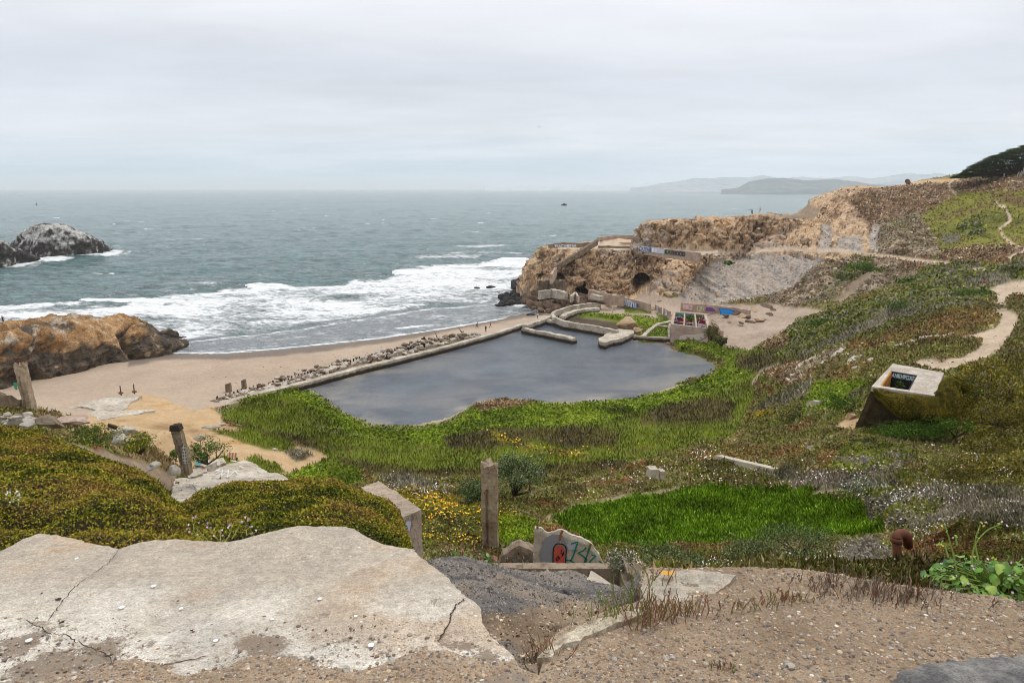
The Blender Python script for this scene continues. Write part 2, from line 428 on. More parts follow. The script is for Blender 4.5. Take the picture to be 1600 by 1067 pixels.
def H(x, y, detail=True):
    z = Hbase(x, y)
    far = smooth(3, 30, y)
    if detail:
        u_, v_ = proj(x, y, z)
        z = z + far * (0.35 * fbm(x, y, scale=7, octaves=4, seed=3) + 0.12 * fbm(x, y, scale=1.1, octaves=3, seed=9)) * smooth(1.7, 4.5, z)
        z = z + 0.05 * fbm(x, y, scale=.8, octaves=4, seed=5) * smooth(2.5, 5, y) * (1 - far)
    z = np.maximum(z, -9)
    m = (y > 38) & (y < 72) & (x < -8) & (x > -45)
    if m.any():
        s = sdpoly(x[m], y[m], STEP); z[m] = np.minimum(z[m], zs_(x[m], y[m]) - .55 + 1.3 * np.maximum(s, 0) + 40 * (s > 4))
    m = (y < 7.5) & (np.abs(x) < 13)
    if m.any():
        X, Y = x[m], y[m]; s = sdpoly(X, Y, TERR)
        f1 = .02 * fbm(X, Y, scale=.3, octaves=4, seed=71); f2 = .045 * fbm(X, Y, scale=.45, octaves=4, seed=73)
        lf = smooth(.16, .02, X)
        zl = slabz0(Y) + np.clip((2.16 - .16 * smooth(-.35, -.05, X) - Y) * .13 + f1 * .8 + f2, -.12, .08)
        zr = zslab(Y) + .012 + f1
        zin = zl * lf + zr * (1 - lf)
        zout = np.minimum(z[m], zslab(Y) - .05 - (1.5 - 1.2 * smooth(-.19, -.15, X / np.maximum(Y, .5)) + .5 * fbm(X, Y, scale=.5, octaves=2, seed=72)) * np.maximum(s, 0))
        z[m] = np.where(s < 0, zin, zout)
    # pool bed and the low second basin
    m = (y > 85) & (y < 215) & (x > -60) & (x < 60)
    if m.any():
        s = sdpoly(x[m], y[m], POOL)
        zz = z[m]
        zz = np.where(s < 0, np.maximum(1.5 + np.maximum(s * .25, -1.2), np.minimum(zz, 1.5 + s * .25)), np.maximum(zz, 1.5 + np.minimum(s * .22, .6)))
        s2 = sdpoly(x[m], y[m], BASIN)
        zz = np.where(s2 < 0, np.minimum(zz, 1.7 + np.maximum(s2 * .25, -.5)), zz)
        z[m] = zz
    # the beach shelves into the sea
    m = (y > 80) & (x < 30) & (y < 340)
    if m.any():
        s = sdpoly(x[m], y[m], SEAP)
        z[m] = np.minimum(z[m], np.where(s < 0, -.04 * np.minimum(-s, 120), .11 * s + .01))
    # headland: platform and upper rock as stepped blocks with ragged edges
    m = (y > 195) & (y < 330) & (x > -20) & (x < 140)
    if m.any():
        X, Y = x[m], y[m]
        n = 2.6 * fbm(X, Y, scale=9, octaves=3, seed=21) + 1.2 * fbm(X, Y, scale=2.6, octaves=3, seed=22, ridged=True)
        sa = sdpoly(X, Y, BLK_A)
        left = smooth(22, 8, X)
        ha = _zA - np.maximum(0, sa + n * smooth(0, 4, sa)) * (1.25 + .45 * left)
        sb = sdpoly(X, Y, BLK_B)
        ztop = 24.9 + (X - 44) * .045
        hb = ztop - np.maximum(0, sb + n * smooth(0, 3, sb) * .8) * np.where(Y < 245, 1.5, 1.2) + .5 * fbm(X, Y, scale=5, octaves=3, seed=30)
        zz = np.maximum(z[m], np.maximum(ha, hb * (X > 30) - 50 * (X <= 30)))
        z[m] = zz
    return z

# ------------------------------------------------------------------ terrain mesh, columns fan out from the viewpoint, rows crowd where the ground is steep or seen
fine = np.arange(-.83, .8301, .00125)
kk = np.concatenate([np.linspace(-1.65, -.85, 26), fine, np.linspace(.85, 1.65, 26)])
yd = np.geomspace(0.85, 640, 900)
NR = 820
X0 = kk[:, None] * yd[None, :]; Y0 = np.broadcast_to(yd[None, :], X0.shape).copy()
Z0 = H(X0.ravel(), Y0.ravel(), False).reshape(X0.shape)
_, V0 = proj(X0, Y0, Z0)
dv = np.diff(V0, axis=1)
wgt = np.abs(dv) * np.where(dv < 0, 1.0, .25) + 120 * np.diff(np.log(yd))[None, :] 
wgt *= np.where(Z0[:, 1:] < -.8, .3, 1)
_cum = np.concatenate([np.zeros((len(kk), 1)), np.cumsum(wgt, 1)], 1)
_cum /= _cum[:, -1:]
ker = np.exp(-np.linspace(-2, 2, 25) ** 2); ker /= ker.sum()
pad = np.pad(_cum, ((12, 12), (0, 0)), mode='edge')
cs = sum(ker[i] * pad[i:i + len(kk)] for i in range(25))
tt = np.linspace(0, 1, NR)
YR = np.stack([np.interp(tt, cs[i], yd) for i in range(len(kk))])
XR = kk[:, None] * YR
ZR = H(XR.ravel(), YR.ravel()).reshape(XR.shape)
U, V = proj(XR, YR, ZR)
gx, gy, gz, gu, gv = XR.ravel(), YR.ravel(), ZR.ravel(), U.ravel(), V.ravel()

# ------------------------------------------------------------------ ground cover map: what grows or lies where, as outlines on the ground
NV = len(gx)
warp = 1.0
wu = gu + 5 * fbm(gx, gy, gz, scale=3.5, octaves=3, seed=40) * smooth(8, 60, gy)
wv = gv + 3 * fbm(gx, gy, gz, scale=3.0, octaves=3, seed=44) * smooth(8, 60, gy)
TYPES = {}
tcol = np.zeros((NV, 3), np.float32); ttyp = np.zeros(NV, np.int16)
tname = []
_nf = smooth(15, 90, gy)
nA = fbm(gx, gy, gz, scale=9, octaves=4, seed=50) * _nf + (1 - _nf) * fbm(gx, gy, gz, scale=2.4, octaves=4, seed=55); nB = fbm(gx, gy, gz, scale=2.2, octaves=4, seed=51)
nC = fbm(gx, gy, gz, scale=.6, octaves=3, seed=52); nD = fbm(gx, gy, gz, scale=25, octaves=2, seed=53)
nR = fbm(gx, gy, gz, scale=1.5, octaves=4, seed=54, ridged=True)
_al = gx * .62 - gy * .78; _ac = gx * .78 + gy * .62
nS = fbm(_al / 9, _ac / 1.5, None, scale=1, octaves=4, seed=58)
_rnd = rng.random(NV).astype(np.float32)
def pal(w, *cols):
    """blend along a list of sRGB colours by w in 0..1"""
    w = np.clip(w, 0, .9999) * (len(cols) - 1); i = w.astype(int); t = (w - i)[:, None]
    c = np.array([srgb(*k) for k in cols])
    return c[i] * (1 - t) + c[i + 1] * t
def fcol(kind, s):
    a, b, c, d, r = nA[s], nB[s], nC[s], nD[s], nR[s]
    mixv = .5 + .5 * a + .35 * b
    if kind == 'beach':   return pal(.5 + .6 * a + .25 * b, (158, 140, 122), (170, 151, 132), (178, 160, 141))
    if kind == 'wet':     return pal(.5 + .4 * a, (112, 100, 90), (126, 113, 102))
    if kind == 'osand':   return pal(.5 + .9 * a + .5 * b, (140, 112, 82), (174, 146, 108), (186, 158, 122), (170, 134, 86))
    if kind == 'path':    return pal(.5 + .7 * b + .3 * c, (158, 138, 118), (180, 160, 138), (192, 172, 150))
    if kind == 'flat':    return pal(.5 + .8 * a + .4 * c, (136, 118, 102), (160, 142, 126), (174, 156, 138))
    if kind == 'rock':
        q = pal(.5 + .9 * a + .7 * r, (70, 56, 46), (140, 112, 88), (180, 148, 116), (206, 176, 142))
        q2 = pal(.5 + b, (104, 94, 88), (170, 152, 136))
        k = smooth(.12, .4, d + .6 * b)[:, None]
        q = q * (1 - k) + q2 * k
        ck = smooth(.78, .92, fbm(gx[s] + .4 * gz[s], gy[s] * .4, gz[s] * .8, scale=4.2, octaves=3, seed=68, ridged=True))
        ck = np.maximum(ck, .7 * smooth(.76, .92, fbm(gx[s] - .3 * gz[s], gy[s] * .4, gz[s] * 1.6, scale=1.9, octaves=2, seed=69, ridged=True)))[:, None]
        q = q * (1 - ck) + srgb(64, 50, 42) * ck  # crevice shade painted into the rock colour as a dark crack tone
        o = (smooth(.3, .6, a - .3 * d) * .5)[:, None]
        q = q * (1 - o) + pal(.5 + b, (150, 108, 66), (190, 144, 88)) * o
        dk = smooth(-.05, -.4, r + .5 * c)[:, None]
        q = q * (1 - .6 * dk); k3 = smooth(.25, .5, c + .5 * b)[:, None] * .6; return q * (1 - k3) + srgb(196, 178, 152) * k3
    if kind == 'shale':   return pal(.5 + .9 * r + .4 * b, (110, 104, 100), (140, 134, 130), (160, 153, 148), (178, 162, 146))
    if kind == 'rubble':
        q = pal(.5 + 1.1 * b + .5 * c, (66, 58, 38), (104, 84, 66), (140, 122, 102), (178, 162, 142))
        g = smooth(.05, .3, a + .5 * b)[:, None]
        return q * (1 - g * .7) + pal(.5 + c, (84, 78, 40), (100, 96, 50)) * g * .7
    if kind == 'brown':
        q = pal(.5 + b + .5 * c, (66, 52, 36), (104, 76, 56), (128, 96, 72), (92, 84, 48))
        k = smooth(.35, .6, c + .5 * b + .2 * _rnd[s])[:, None]
        return q * (1 - k) + srgb(176, 156, 132) * k
    if kind == 'hillgreen':
        q = pal(.5 + .8 * a + .6 * b, (84, 84, 32), (108, 108, 38), (124, 122, 46), (106, 92, 50))
        k = smooth(.1, .45, a - b)[:, None]
        return q * (1 - k) + srgb(112, 82, 58) * k * .5 + srgb(90, 84, 40) * k * .5
    if kind == 'olive':   return pal(.5 + .8 * a + .6 * b, (70, 72, 18), (86, 96, 20), (100, 112, 26), (94, 90, 38))
    if kind == 'bright':  return pal(.5 + .8 * a + .5 * b, (62, 74, 16), (84, 100, 18), (102, 118, 24), (112, 116, 34))
    if kind == 'shrubgreen':
        q = pal(.5 + b + .4 * c, (54, 58, 24), (82, 88, 32), (104, 110, 38), (92, 90, 44))
        k = np.maximum(smooth(.3, .6, a + .5 * c), smooth(.05, .28, nS[s]))[:, None] * .85
        return q * (1 - k) + pal(.5 + c, (98, 90, 84), (126, 116, 110)) * k
    if kind == 'scrub':
        q = pal(.5 + .8 * a + .7 * b, (58, 54, 26), (88, 84, 36), (98, 104, 36), (112, 96, 64), (106, 106, 62))
        k = smooth(.25, .5, b - a)[:, None]
        return q * (1 - k) + srgb(112, 76, 48) * k
    if kind == 'redice':  return pal(.5 + b + .5 * c, (76, 58, 32), (112, 78, 46), (118, 100, 50), (86, 88, 38))
    if kind == 'iceplant': return pal(.5 + .6 * a + .5 * b, (52, 68, 10), (76, 102, 14), (92, 118, 20))
    if kind == 'mustard': return pal(.5 + b + .5 * c, (60, 60, 20), (88, 88, 24), (150, 130, 30))
    if kind == 'darkgrass': return pal(.5 + b + .4 * c, (52, 46, 28), (76, 66, 38), (88, 84, 40))
    if kind == 'mosshump': return pal(.5 + b + .4 * c, (70, 62, 20), (98, 88, 24), (110, 98, 34))
    if kind == 'mud':     return pal(.5 + b, (66, 54, 42), (86, 72, 56))
    if kind == 'gravel':  return pal(.5 + .7 * b + .5 * c, (126, 108, 88), (148, 128, 106), (160, 140, 118), (144, 128, 112))
    if kind == 'greydirt': return pal(.5 + .8 * c + .5 * r, (64, 62, 62), (100, 97, 96), (128, 122, 116), (142, 128, 114))
    if kind == 'tandirt': return pal(.5 + .8 * c, (118, 100, 82), (138, 120, 100), (152, 134, 114))
    if kind == 'lilac':   return pal(.5 + b + .5 * c, (78, 74, 56), (104, 98, 80), (122, 112, 100))
    if kind == 'dry':     return pal(.5 + b + .5 * c, (96, 84, 56), (124, 106, 74), (142, 122, 90))
KIND = {}
def assign(sel, kind, a=None):
    if not len(sel): return
    KIND.setdefault(kind, len(KIND))
    c = fcol(kind, sel)
    if a is None: tcol[sel] = c; ttyp[sel] = KIND[kind]
    else:
        tcol[sel] = tcol[sel] * (1 - a[:, None]) + c * a[:, None]
        ttyp[sel[a > .5]] = KIND[kind]
def paint(kind, poly, feather=3.0, wob=1.0):
    p = np.array(poly, float); lo = p.min(0) - 14; hi = p.max(0) + 14
    s = np.nonzero((gu > lo[0]) & (gu < hi[0]) & (gv > lo[1]) & (gv < hi[1]))[0]
    if not len(s): return
    uu = gu[s] + (wu[s] - gu[s]) * wob; vv = gv[s] + (wv[s] - gv[s]) * wob
    sd_ = sdpoly(uu, vv, p)
    a = smooth(feather * .5, -feather * .5, sd_)
    k = a > 0
    assign(s[k], kind, a[k])
def stroke(kind, line, width, feather=1.5, wob=.5):
    p = np.array(line, float); lo = p.min(0) - width - 8; hi = p.max(0) + width + 8
    s = np.nonzero((gu > lo[0]) & (gu < hi[0]) & (gv > lo[1]) & (gv < hi[1]))[0]
    if not len(s): return
    uu = gu[s] + (wu[s] - gu[s]) * wob; vv = gv[s] + (wv[s] - gv[s]) * wob
    d = dline(uu, vv, p) - width / 2
    a = smooth(feather * .5, -feather * .5, d); k = a > 0
    assign(s[k], kind, a[k])
allv = np.arange(NV)
assign(allv, 'scrub')
assign(np.nonzero((gz < 3.2) & (gx < 30))[0], 'beach')
assign(np.nonzero(gz < .25)[0], 'wet')
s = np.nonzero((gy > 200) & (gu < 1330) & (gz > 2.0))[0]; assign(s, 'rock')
paint('beach', [(-400, 655), (-100, 655), (0, 640), (60, 640), (130, 655), (240, 640), (300, 642), (332, 634), (480, 592), (600, 558), (700, 530), (830, 499), (872, 490), (860, 480), (740, 500), (600, 524), (430, 541), (275, 548), (0, 545), (-400, 545)])
paint('wet', [(278, 560), (350, 562), (430, 557), (520, 546), (600, 536), (680, 522), (740, 511), (800, 501), (860, 490), (855, 478), (740, 496), (600, 516), (430, 533), (275, 540), (200, 545), (200, 572)], 4)
paint('osand', [(60, 650), (130, 655), (180, 625), (215, 612), (255, 622), (300, 642), (335, 634), (345, 650), (350, 662), (385, 675), (420, 690), (470, 695), (515, 714), (480, 730), (450, 745), (400, 735), (340, 745), (300, 735), (250, 720), (200, 690), (150, 672)])
paint('scrub', [(0, 655), (60, 640), (110, 665), (170, 680), (240, 700), (265, 720), (280, 800), (0, 800), (-300, 800), (-300, 650)])
paint('dry', [(60, 636), (110, 660), (180, 684), (250, 706), (290, 740), (250, 740), (180, 700), (100, 672), (50, 652)])
paint('tandirt', [(90, 690), (200, 715), (280, 745), (270, 775), (200, 730), (110, 700)])
# grass flat round the pool
paint('olive', [(342, 642), (400, 645), (480, 665), (560, 685), (640, 690), (740, 680), (860, 665), (1000, 650), (1100, 640), (1180, 600), (1240, 590), (1250, 620), (1150, 680), (1000, 720), (900, 740), (800, 740), (720, 745), (640, 755), (560, 745), (470, 750), (440, 745), (515, 714), (470, 692), (400, 670), (355, 660)])
paint('bright', [(346, 645), (365, 630), (392, 617), (478, 604), (500, 620), (520, 634), (545, 650), (580, 664), (650, 668), (700, 658), (740, 634), (800, 622), (860, 630), (950, 630), (1000, 620), (1060, 607), (1112, 590), (1132, 569), (1110, 556), (1062, 550), (1045, 532), (1110, 535), (1170, 545), (1185, 580), (1150, 615), (1050, 640), (950, 658), (860, 672), (800, 682), (740, 690), (660, 697), (560, 688), (480, 662), (430, 634), (380, 640)], 16)
paint('olive', [(350, 646), (400, 622), (450, 618), (500, 648), (540, 672), (470, 668), (400, 655)], 12)
paint('olive', [(960, 645), (1050, 625), (1120, 600), (1160, 590), (1230, 590), (1180, 640), (1080, 655), (1000, 665)], 10)
paint('bright', [(900, 625), (1000, 622), (1110, 592), (1140, 570), (1180, 580), (1120, 615), (1000, 645), (900, 655)], 8)
paint('darkgrass', [(690, 684), (760, 672), (900, 668), (970, 678), (960, 700), (880, 700), (840, 690), (760, 705), (700, 700)], 10)
paint('darkgrass', [(520, 715), (640, 735), (760, 735), (980, 720), (980, 745), (860, 760), (700, 755), (560, 740)], 12)
paint('darkgrass', [(360, 660), (440, 676), (520, 700), (480, 702), (400, 676)], 10)
paint('brown', [(735, 632), (780, 624), (850, 630), (800, 640), (750, 648)], 6)
paint('mustard', [(770, 672), (800, 690), (850, 704), (920, 706), (915, 715), (850, 713), (800, 702), (765, 684)], 8)
paint('darkgrass', [(1020, 640), (1100, 622), (1150, 630), (1140, 660), (1060, 668), (1000, 662)], 12)
paint('olive', [(326, 672), (365, 674), (400, 672), (440, 684), (467, 698), (446, 707), (412, 704), (370, 688)])
paint('olive', [(328, 718), (348, 712), (374, 722), (350, 724)]); paint('olive', [(380, 716), (400, 714), (430, 725), (448, 738), (430, 747), (400, 738)])
paint('bright', [(450, 748), (480, 730), (520, 722), (560, 735), (600, 755), (520, 765), (440, 762)], 8)
paint('lilac', [(440, 706), (470, 703), (492, 712), (462, 722)])
paint('scrub', [(560, 740), (640, 745), (750, 748), (900, 742), (1000, 735), (1000, 780), (860, 810), (850, 880), (640, 900), (600, 800)], 6)
paint('lilac', [(590, 752), (640, 745), (680, 758), (690, 775), (640, 780)], 10)
paint('mustard', [(610, 775), (680, 770), (760, 795), (800, 800), (790, 845), (700, 850), (620, 840)], 10)
paint('bright', [(780, 808), (830, 812), (850, 840), (800, 862), (770, 850)], 8)
# iceplant mound and what borders it
paint('redice', [(1085, 712), (1140, 700), (1260, 703), (1270, 716), (1180, 722), (1090, 724)], 6)
paint('redice', [(1270, 718), (1330, 682), (1370, 680), (1390, 705), (1330, 740), (1280, 745)], 8)
paint('shrubgreen', [(1290, 735), (1330, 690), (1390, 690), (1440, 715), (1400, 745), (1320, 748)], 8)
paint('scrub', [(870, 830), (930, 862), (1100, 866), (1300, 860), (1420, 850), (1600, 850), (1600, 960), (870, 960)], 6)
paint('lilac', [(1180, 735), (1300, 745), (1400, 750), (1420, 780), (1250, 770)], 14)
paint('lilac', [(1380, 790), (1450, 760), (1600, 780), (1700, 800), (1600, 840), (1400, 830)], 16)
paint('mosshump', [(1500, 690), (1600, 690), (1720, 700), (1700, 770), (1600, 760), (1510, 745)], 8)
paint('shrubgreen', [(1290, 770), (1400, 765), (1480, 790), (1400, 840), (1340, 810)], 10)
paint('iceplant', [(856, 808), (900, 795), (1000, 779), (1100, 768), (1180, 765), (1260, 769), (1300, 781), (1345, 806), (1385, 838), (1330, 848), (1250, 850), (1150, 858), (1000, 864), (930, 856), (880, 830)], 2, .6)
stroke('tandirt', [(845, 820), (862, 806), (900, 792), (1000, 775), (1060, 768)], 5)
stroke('tandirt', [(1268, 778), (1310, 768)], 5)
# slope below the bunker and the ridge
paint('scrub', [(1180, 600), (1240, 590), (1330, 600), (1420, 640), (1600, 640), (1600, 700), (1300, 690), (1150, 680), (1170, 640)], 8)
paint('mosshump', [(1500, 580), (1600, 560), (1750, 560), (1750, 690), (1520, 690), (1490, 640)], 6)
paint('shrubgreen', [(1230, 640), (1300, 600), (1370, 590), (1370, 620), (1330, 650), (1250, 670)], 8)
paint('lilac', [(1180, 645), (1230, 612), (1290, 592), (1330, 588), (1310, 600), (1240, 630), (1190, 660)], 6)
paint('bright', [(1270, 600), (1320, 590), (1380, 585), (1350, 610), (1290, 640), (1250, 650)], 10)
paint('mustard', [(1160, 655), (1200, 640), (1260, 632), (1230, 650), (1170, 668)], 8)
paint('olive', [(1120, 540), (1170, 545), (1230, 560), (1300, 560), (1240, 600), (1180, 600), (1160, 600), (1180, 580)], 8)
paint('darkgrass', [(1150, 555), (1230, 550), (1290, 552), (1280, 575), (1200, 585), (1150, 580)], 8)
paint('brown', [(1190, 545), (1210, 515), (1290, 520), (1300, 540), (1230, 555)], 8)
paint('brown', [(1190, 590), (1230, 570), (1300, 560), (1290, 590), (1230, 608)], 8)
paint('shrubgreen', [(1225, 515), (1270, 497), (1350, 472), (1400, 460), (1480, 450), (1548, 452), (1562, 470), (1530, 480), (1440, 492), (1400, 515), (1330, 540), (1260, 562), (1200, 562), (1235, 540)], 4)
paint('lilac', [(1330, 520), (1400, 478), (1440, 478), (1380, 512), (1300, 545), (1270, 548)], 8)
paint('redice', [(1400, 520), (1480, 487), (1540, 480), (1562, 490), (1555, 510), (1500, 522), (1440, 535), (1380, 545), (1300, 570), (1300, 560)], 5)
paint('scrub', [(1300, 560), (1380, 540), (1460, 530), (1490, 545), (1420, 560), (1400, 575), (1380, 600), (1300, 600), (1260, 600)], 6)
paint('redice', [(1290, 590), (1330, 570), (1370, 560), (1360, 575), (1310, 595)], 6)
paint('rubble', [(1232, 590), (1300, 552), (1322, 546), (1310, 562), (1260, 590), (1235, 604)], 4)
# valley behind the ridge
paint('brown', [(1230, 478), (1300, 462), (1400, 440), (1470, 410), (1440, 406), (1380, 402), (1290, 408), (1210, 450), (1130, 470), (1200, 474)], 5)
paint('rubble', [(1140, 468), (1200, 440), (1290, 408), (1400, 408), (1440, 430), (1340, 465), (1240, 480)], 6)
paint('shale', [(1055, 470), (1080, 440), (1110, 412), (1160, 402), (1230, 400), (1290, 404), (1240, 448), (1200, 462), (1120, 478)], 5)
paint('shrubgreen', [(1298, 436), (1318, 420), (1350, 406), (1367, 411), (1355, 430), (1330, 441), (1305, 445)], 3)
paint('shrubgreen', [(1402, 458), (1420, 440), (1470, 415), (1522, 412), (1545, 424), (1592, 410), (1640, 400), (1640, 430), (1584, 446), (1560, 449), (1520, 449), (1470, 456)], 3)
paint('lilac', [(1495, 452), (1535, 432), (1580, 430), (1580, 445), (1530, 451)], 4)
paint('flat', [(985, 485), (1000, 464), (1012, 459), (1060, 468), (1120, 477), (1200, 476), (1240, 480), (1292, 486), (1245, 500), (1228, 515), (1196, 536), (1172, 548), (1130, 540), (1118, 515), (1050, 505)], 3)
paint('tandirt', [(1300, 472), (1335, 440), (1378, 412), (1386, 410), (1350, 442), (1312, 476)], 10)
paint('flat', [(930, 480), (1000, 470), (1050, 500), (1000, 505), (930, 490)], 5)
paint('bright', [(880, 494), (920, 487), (1000, 494), (1050, 502), (1045, 514), (990, 514), (940, 500)], 5)
paint('mud', [(862, 500), (900, 495), (950, 502), (1005, 512), (990, 524), (940, 520)], 4)
paint('bright', [(1010, 508), (1052, 505), (1050, 532), (1000, 532)], 3)
paint('olive', [(970, 480), (1010, 484), (1020, 492), (975, 488)], 3); paint('olive', [(1020, 488), (1050, 498), (1035, 502)], 3)
# the hill
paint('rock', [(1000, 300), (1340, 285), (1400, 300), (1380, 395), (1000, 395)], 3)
paint('brown', [(1322, 312), (1372, 290), (1440, 288), (1500, 280), (1640, 274), (1640, 300), (1600, 310), (1500, 308), (1452, 330), (1442, 350), (1456, 404), (1400, 404), (1368, 392), (1350, 345)], 8)
paint('rubble', [(1370, 350), (1420, 330), (1460, 340), (1470, 400), (1390, 405), (1360, 385)], 8)
paint('hillgreen', [(1438, 340), (1500, 302), (1600, 300), (1700, 290), (1700, 400), (1600, 396), (1540, 402), (1500, 405), (1468, 395), (1455, 360)], 8)
paint('brown', [(1466, 395), (1520, 385), (1600, 385), (1600, 405), (1530, 412), (1470, 412)], 6)
paint('shrubgreen', [(1500, 350), (1525, 340), (1545, 360), (1530, 372), (1500, 368)], 4)
paint('lilac', [(1470, 368), (1500, 366), (1500, 380), (1472, 382)], 4)
paint('shale', [(1275, 396), (1284, 352), (1297, 350), (1300, 370), (1296, 396)], 3); paint('shale', [(1300, 394), (1310, 372), (1345, 368), (1350, 393)], 3); paint('shale', [(1358, 393), (1361, 352), (1372, 352), (1372, 393)], 3)
paint('osand', [(1330, 296), (1380, 286), (1500, 278), (1500, 283), (1440, 289), (1380, 294)], 3)
paint('tandirt', [(1200, 340), (1250, 331), (1262, 318), (1280, 330), (1270, 345)], 4)
stroke('path', [(1092, 397), (1140, 395), (1180, 393), (1230, 391), (1270, 392), (1320, 394), (1380, 401), (1440, 409), (1480, 413)], 6)
stroke('path', [(1610, 392), (1590, 388), (1568, 372), (1562, 358), (1580, 345), (1570, 325), (1556, 318)], 4)
stroke('path', [(1493, 304), (1484, 296), (1482, 288), (1492, 282)], 3); stroke('path', [(1576, 405), (1598, 396), (1602, 388)], 3)
stroke('path', [(1521, 423), (1540, 422)], 5)
paint('path', [(1640, 436), (1585, 441), (1560, 447), (1540, 455), (1555, 465), (1557, 475), (1548, 482), (1563, 495), (1560, 512), (1530, 522), (1500, 531), (1536, 532), (1530, 545), (1500, 560), (1470, 568), (1440, 563), (1428, 572), (1470, 582), (1500, 577), (1530, 568), (1560, 548), (1575, 530), (1590, 505), (1590, 495), (1575, 485), (1568, 472), (1580, 462), (1640, 456)], 2.5, .6)
stroke('tandirt', [(1175, 600), (1190, 580), (1215, 572)], 5)
paint('osand', [(1305, 668), (1330, 650), (1345, 655), (1335, 672)], 3)
# platform top
s = np.nonzero((sdpoly(gx, gy, BLK_A) < -.8) & (gz > _zA - .5) & (gz < _zA + .8))[0]; assign(s, 'path')
# foreground
s = np.nonzero((gy < 13.5) & (gu > 640) & (gu < 1012) & (gv > 868))[0]; assign(s, 'greydirt')
paint('tandirt', [(740, 975), (830, 955), (900, 945), (960, 955), (940, 990), (880, 1040), (840, 1055), (780, 1010)], 30)
_st = sdpoly(gx, gy, TERR)
s = np.nonzero((gy < 6.5) & (_st > 0) & (_st < 4) & (gu > 1012))[0]; assign(s, 'scrub')
s = np.nonzero((gy < 6) & (_st < .02))[0]; assign(s, 'gravel')

# rock displacement: cliffs and rubble get real relief, pushed along their own slope
P = np.stack([XR, YR, ZR], 2)
du = np.gradient(P, axis=0); dvv = np.gradient(P, axis=1)
Nn = np.cross(du, dvv); Nn /= (np.linalg.norm(Nn, axis=2, keepdims=True) + 1e-9)
Nn *= np.sign(Nn[..., 2:3] + 1e-9)
isrock = np.zeros(NV, np.float32)
for kname, a in (('rock', 1.0), ('rubble', .55), ('shale', .45), ('brown', .4), ('lilac', .15), ('shrubgreen', .3), ('scrub', .15), ('greydirt', .0)):
    if kname in KIND: isrock[ttyp == KIND[kname]] = a
isrock = isrock.reshape(XR.shape)
for _ in range(3): isrock = (isrock + np.roll(isrock, 1, 0) + np.roll(isrock, -1, 0) + np.roll(isrock, 1, 1) + np.roll(isrock, -1, 1)) / 5
slope = np.clip(1.3 - Nn[..., 2].ravel(), .1, 1)
disp = (2.2 * fbm(gx, gy * .8, gz * 1.3, scale=6, octaves=3, seed=60, ridged=True) + 1.5 * fbm(gx, gy, gz * 1.4, scale=2.2, octaves=5, seed=61, ridged=True, gain=.6)) * slope
_ck = smooth(.72, .9, fbm(gx + .4 * gz, gy * .4, gz * .8, scale=4.2, octaves=3, seed=68, ridged=True)) + .7 * smooth(.7, .9, fbm(gx - .3 * gz, gy * .4, gz * 1.6, scale=1.9, octaves=2, seed=69, ridged=True))
disp -= 1.3 * _ck * slope
disp += .9 * slope * fbm(gz * 1.1 + gx * .38 + 1.6 * nA, gy * .12, None, scale=1.5, octaves=3, seed=59, ridged=True)
# shale gullies run down the slope
shale = (ttyp == KIND['shale'])
gul = 1.7 * fbm(gx * 1.0 + gz * 1.1, np.zeros_like(gx), None, scale=3.2, octaves=5, seed=66, ridged=True)
disp = np.where(shale, gul + .2 * disp, disp)
hol = (ttyp == KIND['greydirt']) | ((ttyp == KIND['tandirt']) & (gy < 9))
rel = np.where(hol & (gy > 2.8), .09 * fbm(gx + .5 * gy, gy - .3 * gx, scale=.5, octaves=5, seed=67, ridged=True, gain=.6), 0).reshape(XR.shape)
P[..., 2] += rel
P = P + Nn * (disp * smooth(25, 80, gy)).reshape(XR.shape)[..., None] * isrock[..., None] * smooth(.5, 3, ZR)[..., None]
# cave mouths run back into the cliff
def cave(P, u0, v0, ru, rv, depth):
    Uq, Vq = proj(P[..., 0], P[..., 1], P[..., 2])
    e = ((Uq - u0) / ru) ** 2 + (np.where(Vq > v0, (Vq - v0) / (rv * .6), (v0 - Vq) / rv)) ** 2
    e = e + .25 * fbm(P[..., 0], P[..., 2], scale=1.2, octaves=2, seed=77)
    m = smooth(1.15, .75, e) * (P[..., 1] > 198) * (P[..., 1] < 240)
    P[..., 1] += m * depth; P[..., 0] += m * depth * (u0 - CX) / F
    return m
mc = np.zeros(XR.shape)
for c_ in ((1003, 446, 15, 17, 14), (909, 458, 10, 10, 12), (876, 436, 7, 7, 5), (849, 434, 8, 6, 5)): mc = np.maximum(mc, cave(P, *c_))

veg = np.zeros(NV, np.float32)
for kname, a_ in (('scrub', 1.), ('brown', .8), ('hillgreen', .5), ('olive', .25), ('bright', .4), ('shrubgreen', 1.4), ('redice', .6), ('mustard', 1.), ('darkgrass', .8), ('mosshump', 1.6), ('lilac', 1.1), ('iceplant', .5)):
    if kname in KIND: veg[ttyp == KIND[kname]] = a_
veg = veg.reshape(XR.shape)
for _ in range(4): veg = (veg + np.roll(veg, 1, 0) + np.roll(veg, -1, 0) + np.roll(veg, 1, 1) + np.roll(veg, -1, 1)) / 5
hum = .55 * np.abs(fbm(gx, gy, scale=2.6, octaves=3, seed=80)) + .14 * fbm(gx, gy, scale=.55, octaves=2, seed=81) + .5 * smooth(40, 120, gy) * np.abs(fbm(gx, gy, scale=6, octaves=2, seed=82))
P[..., 2] += veg * hum.reshape(XR.shape) * smooth(4.5, 9, YR)
tv = P.reshape(-1, 3)
nk = len(kk)
ii, jj = np.meshgrid(np.arange(nk - 1), np.arange(NR - 1), indexing='ij')
q = (ii * NR + jj).ravel()
TF = np.stack([q, q + NR, q + NR + 1, q + 1], 1)
ftyp = ttyp[TF[:, 0]]
inv = {v: k for k, v in KIND.items()}
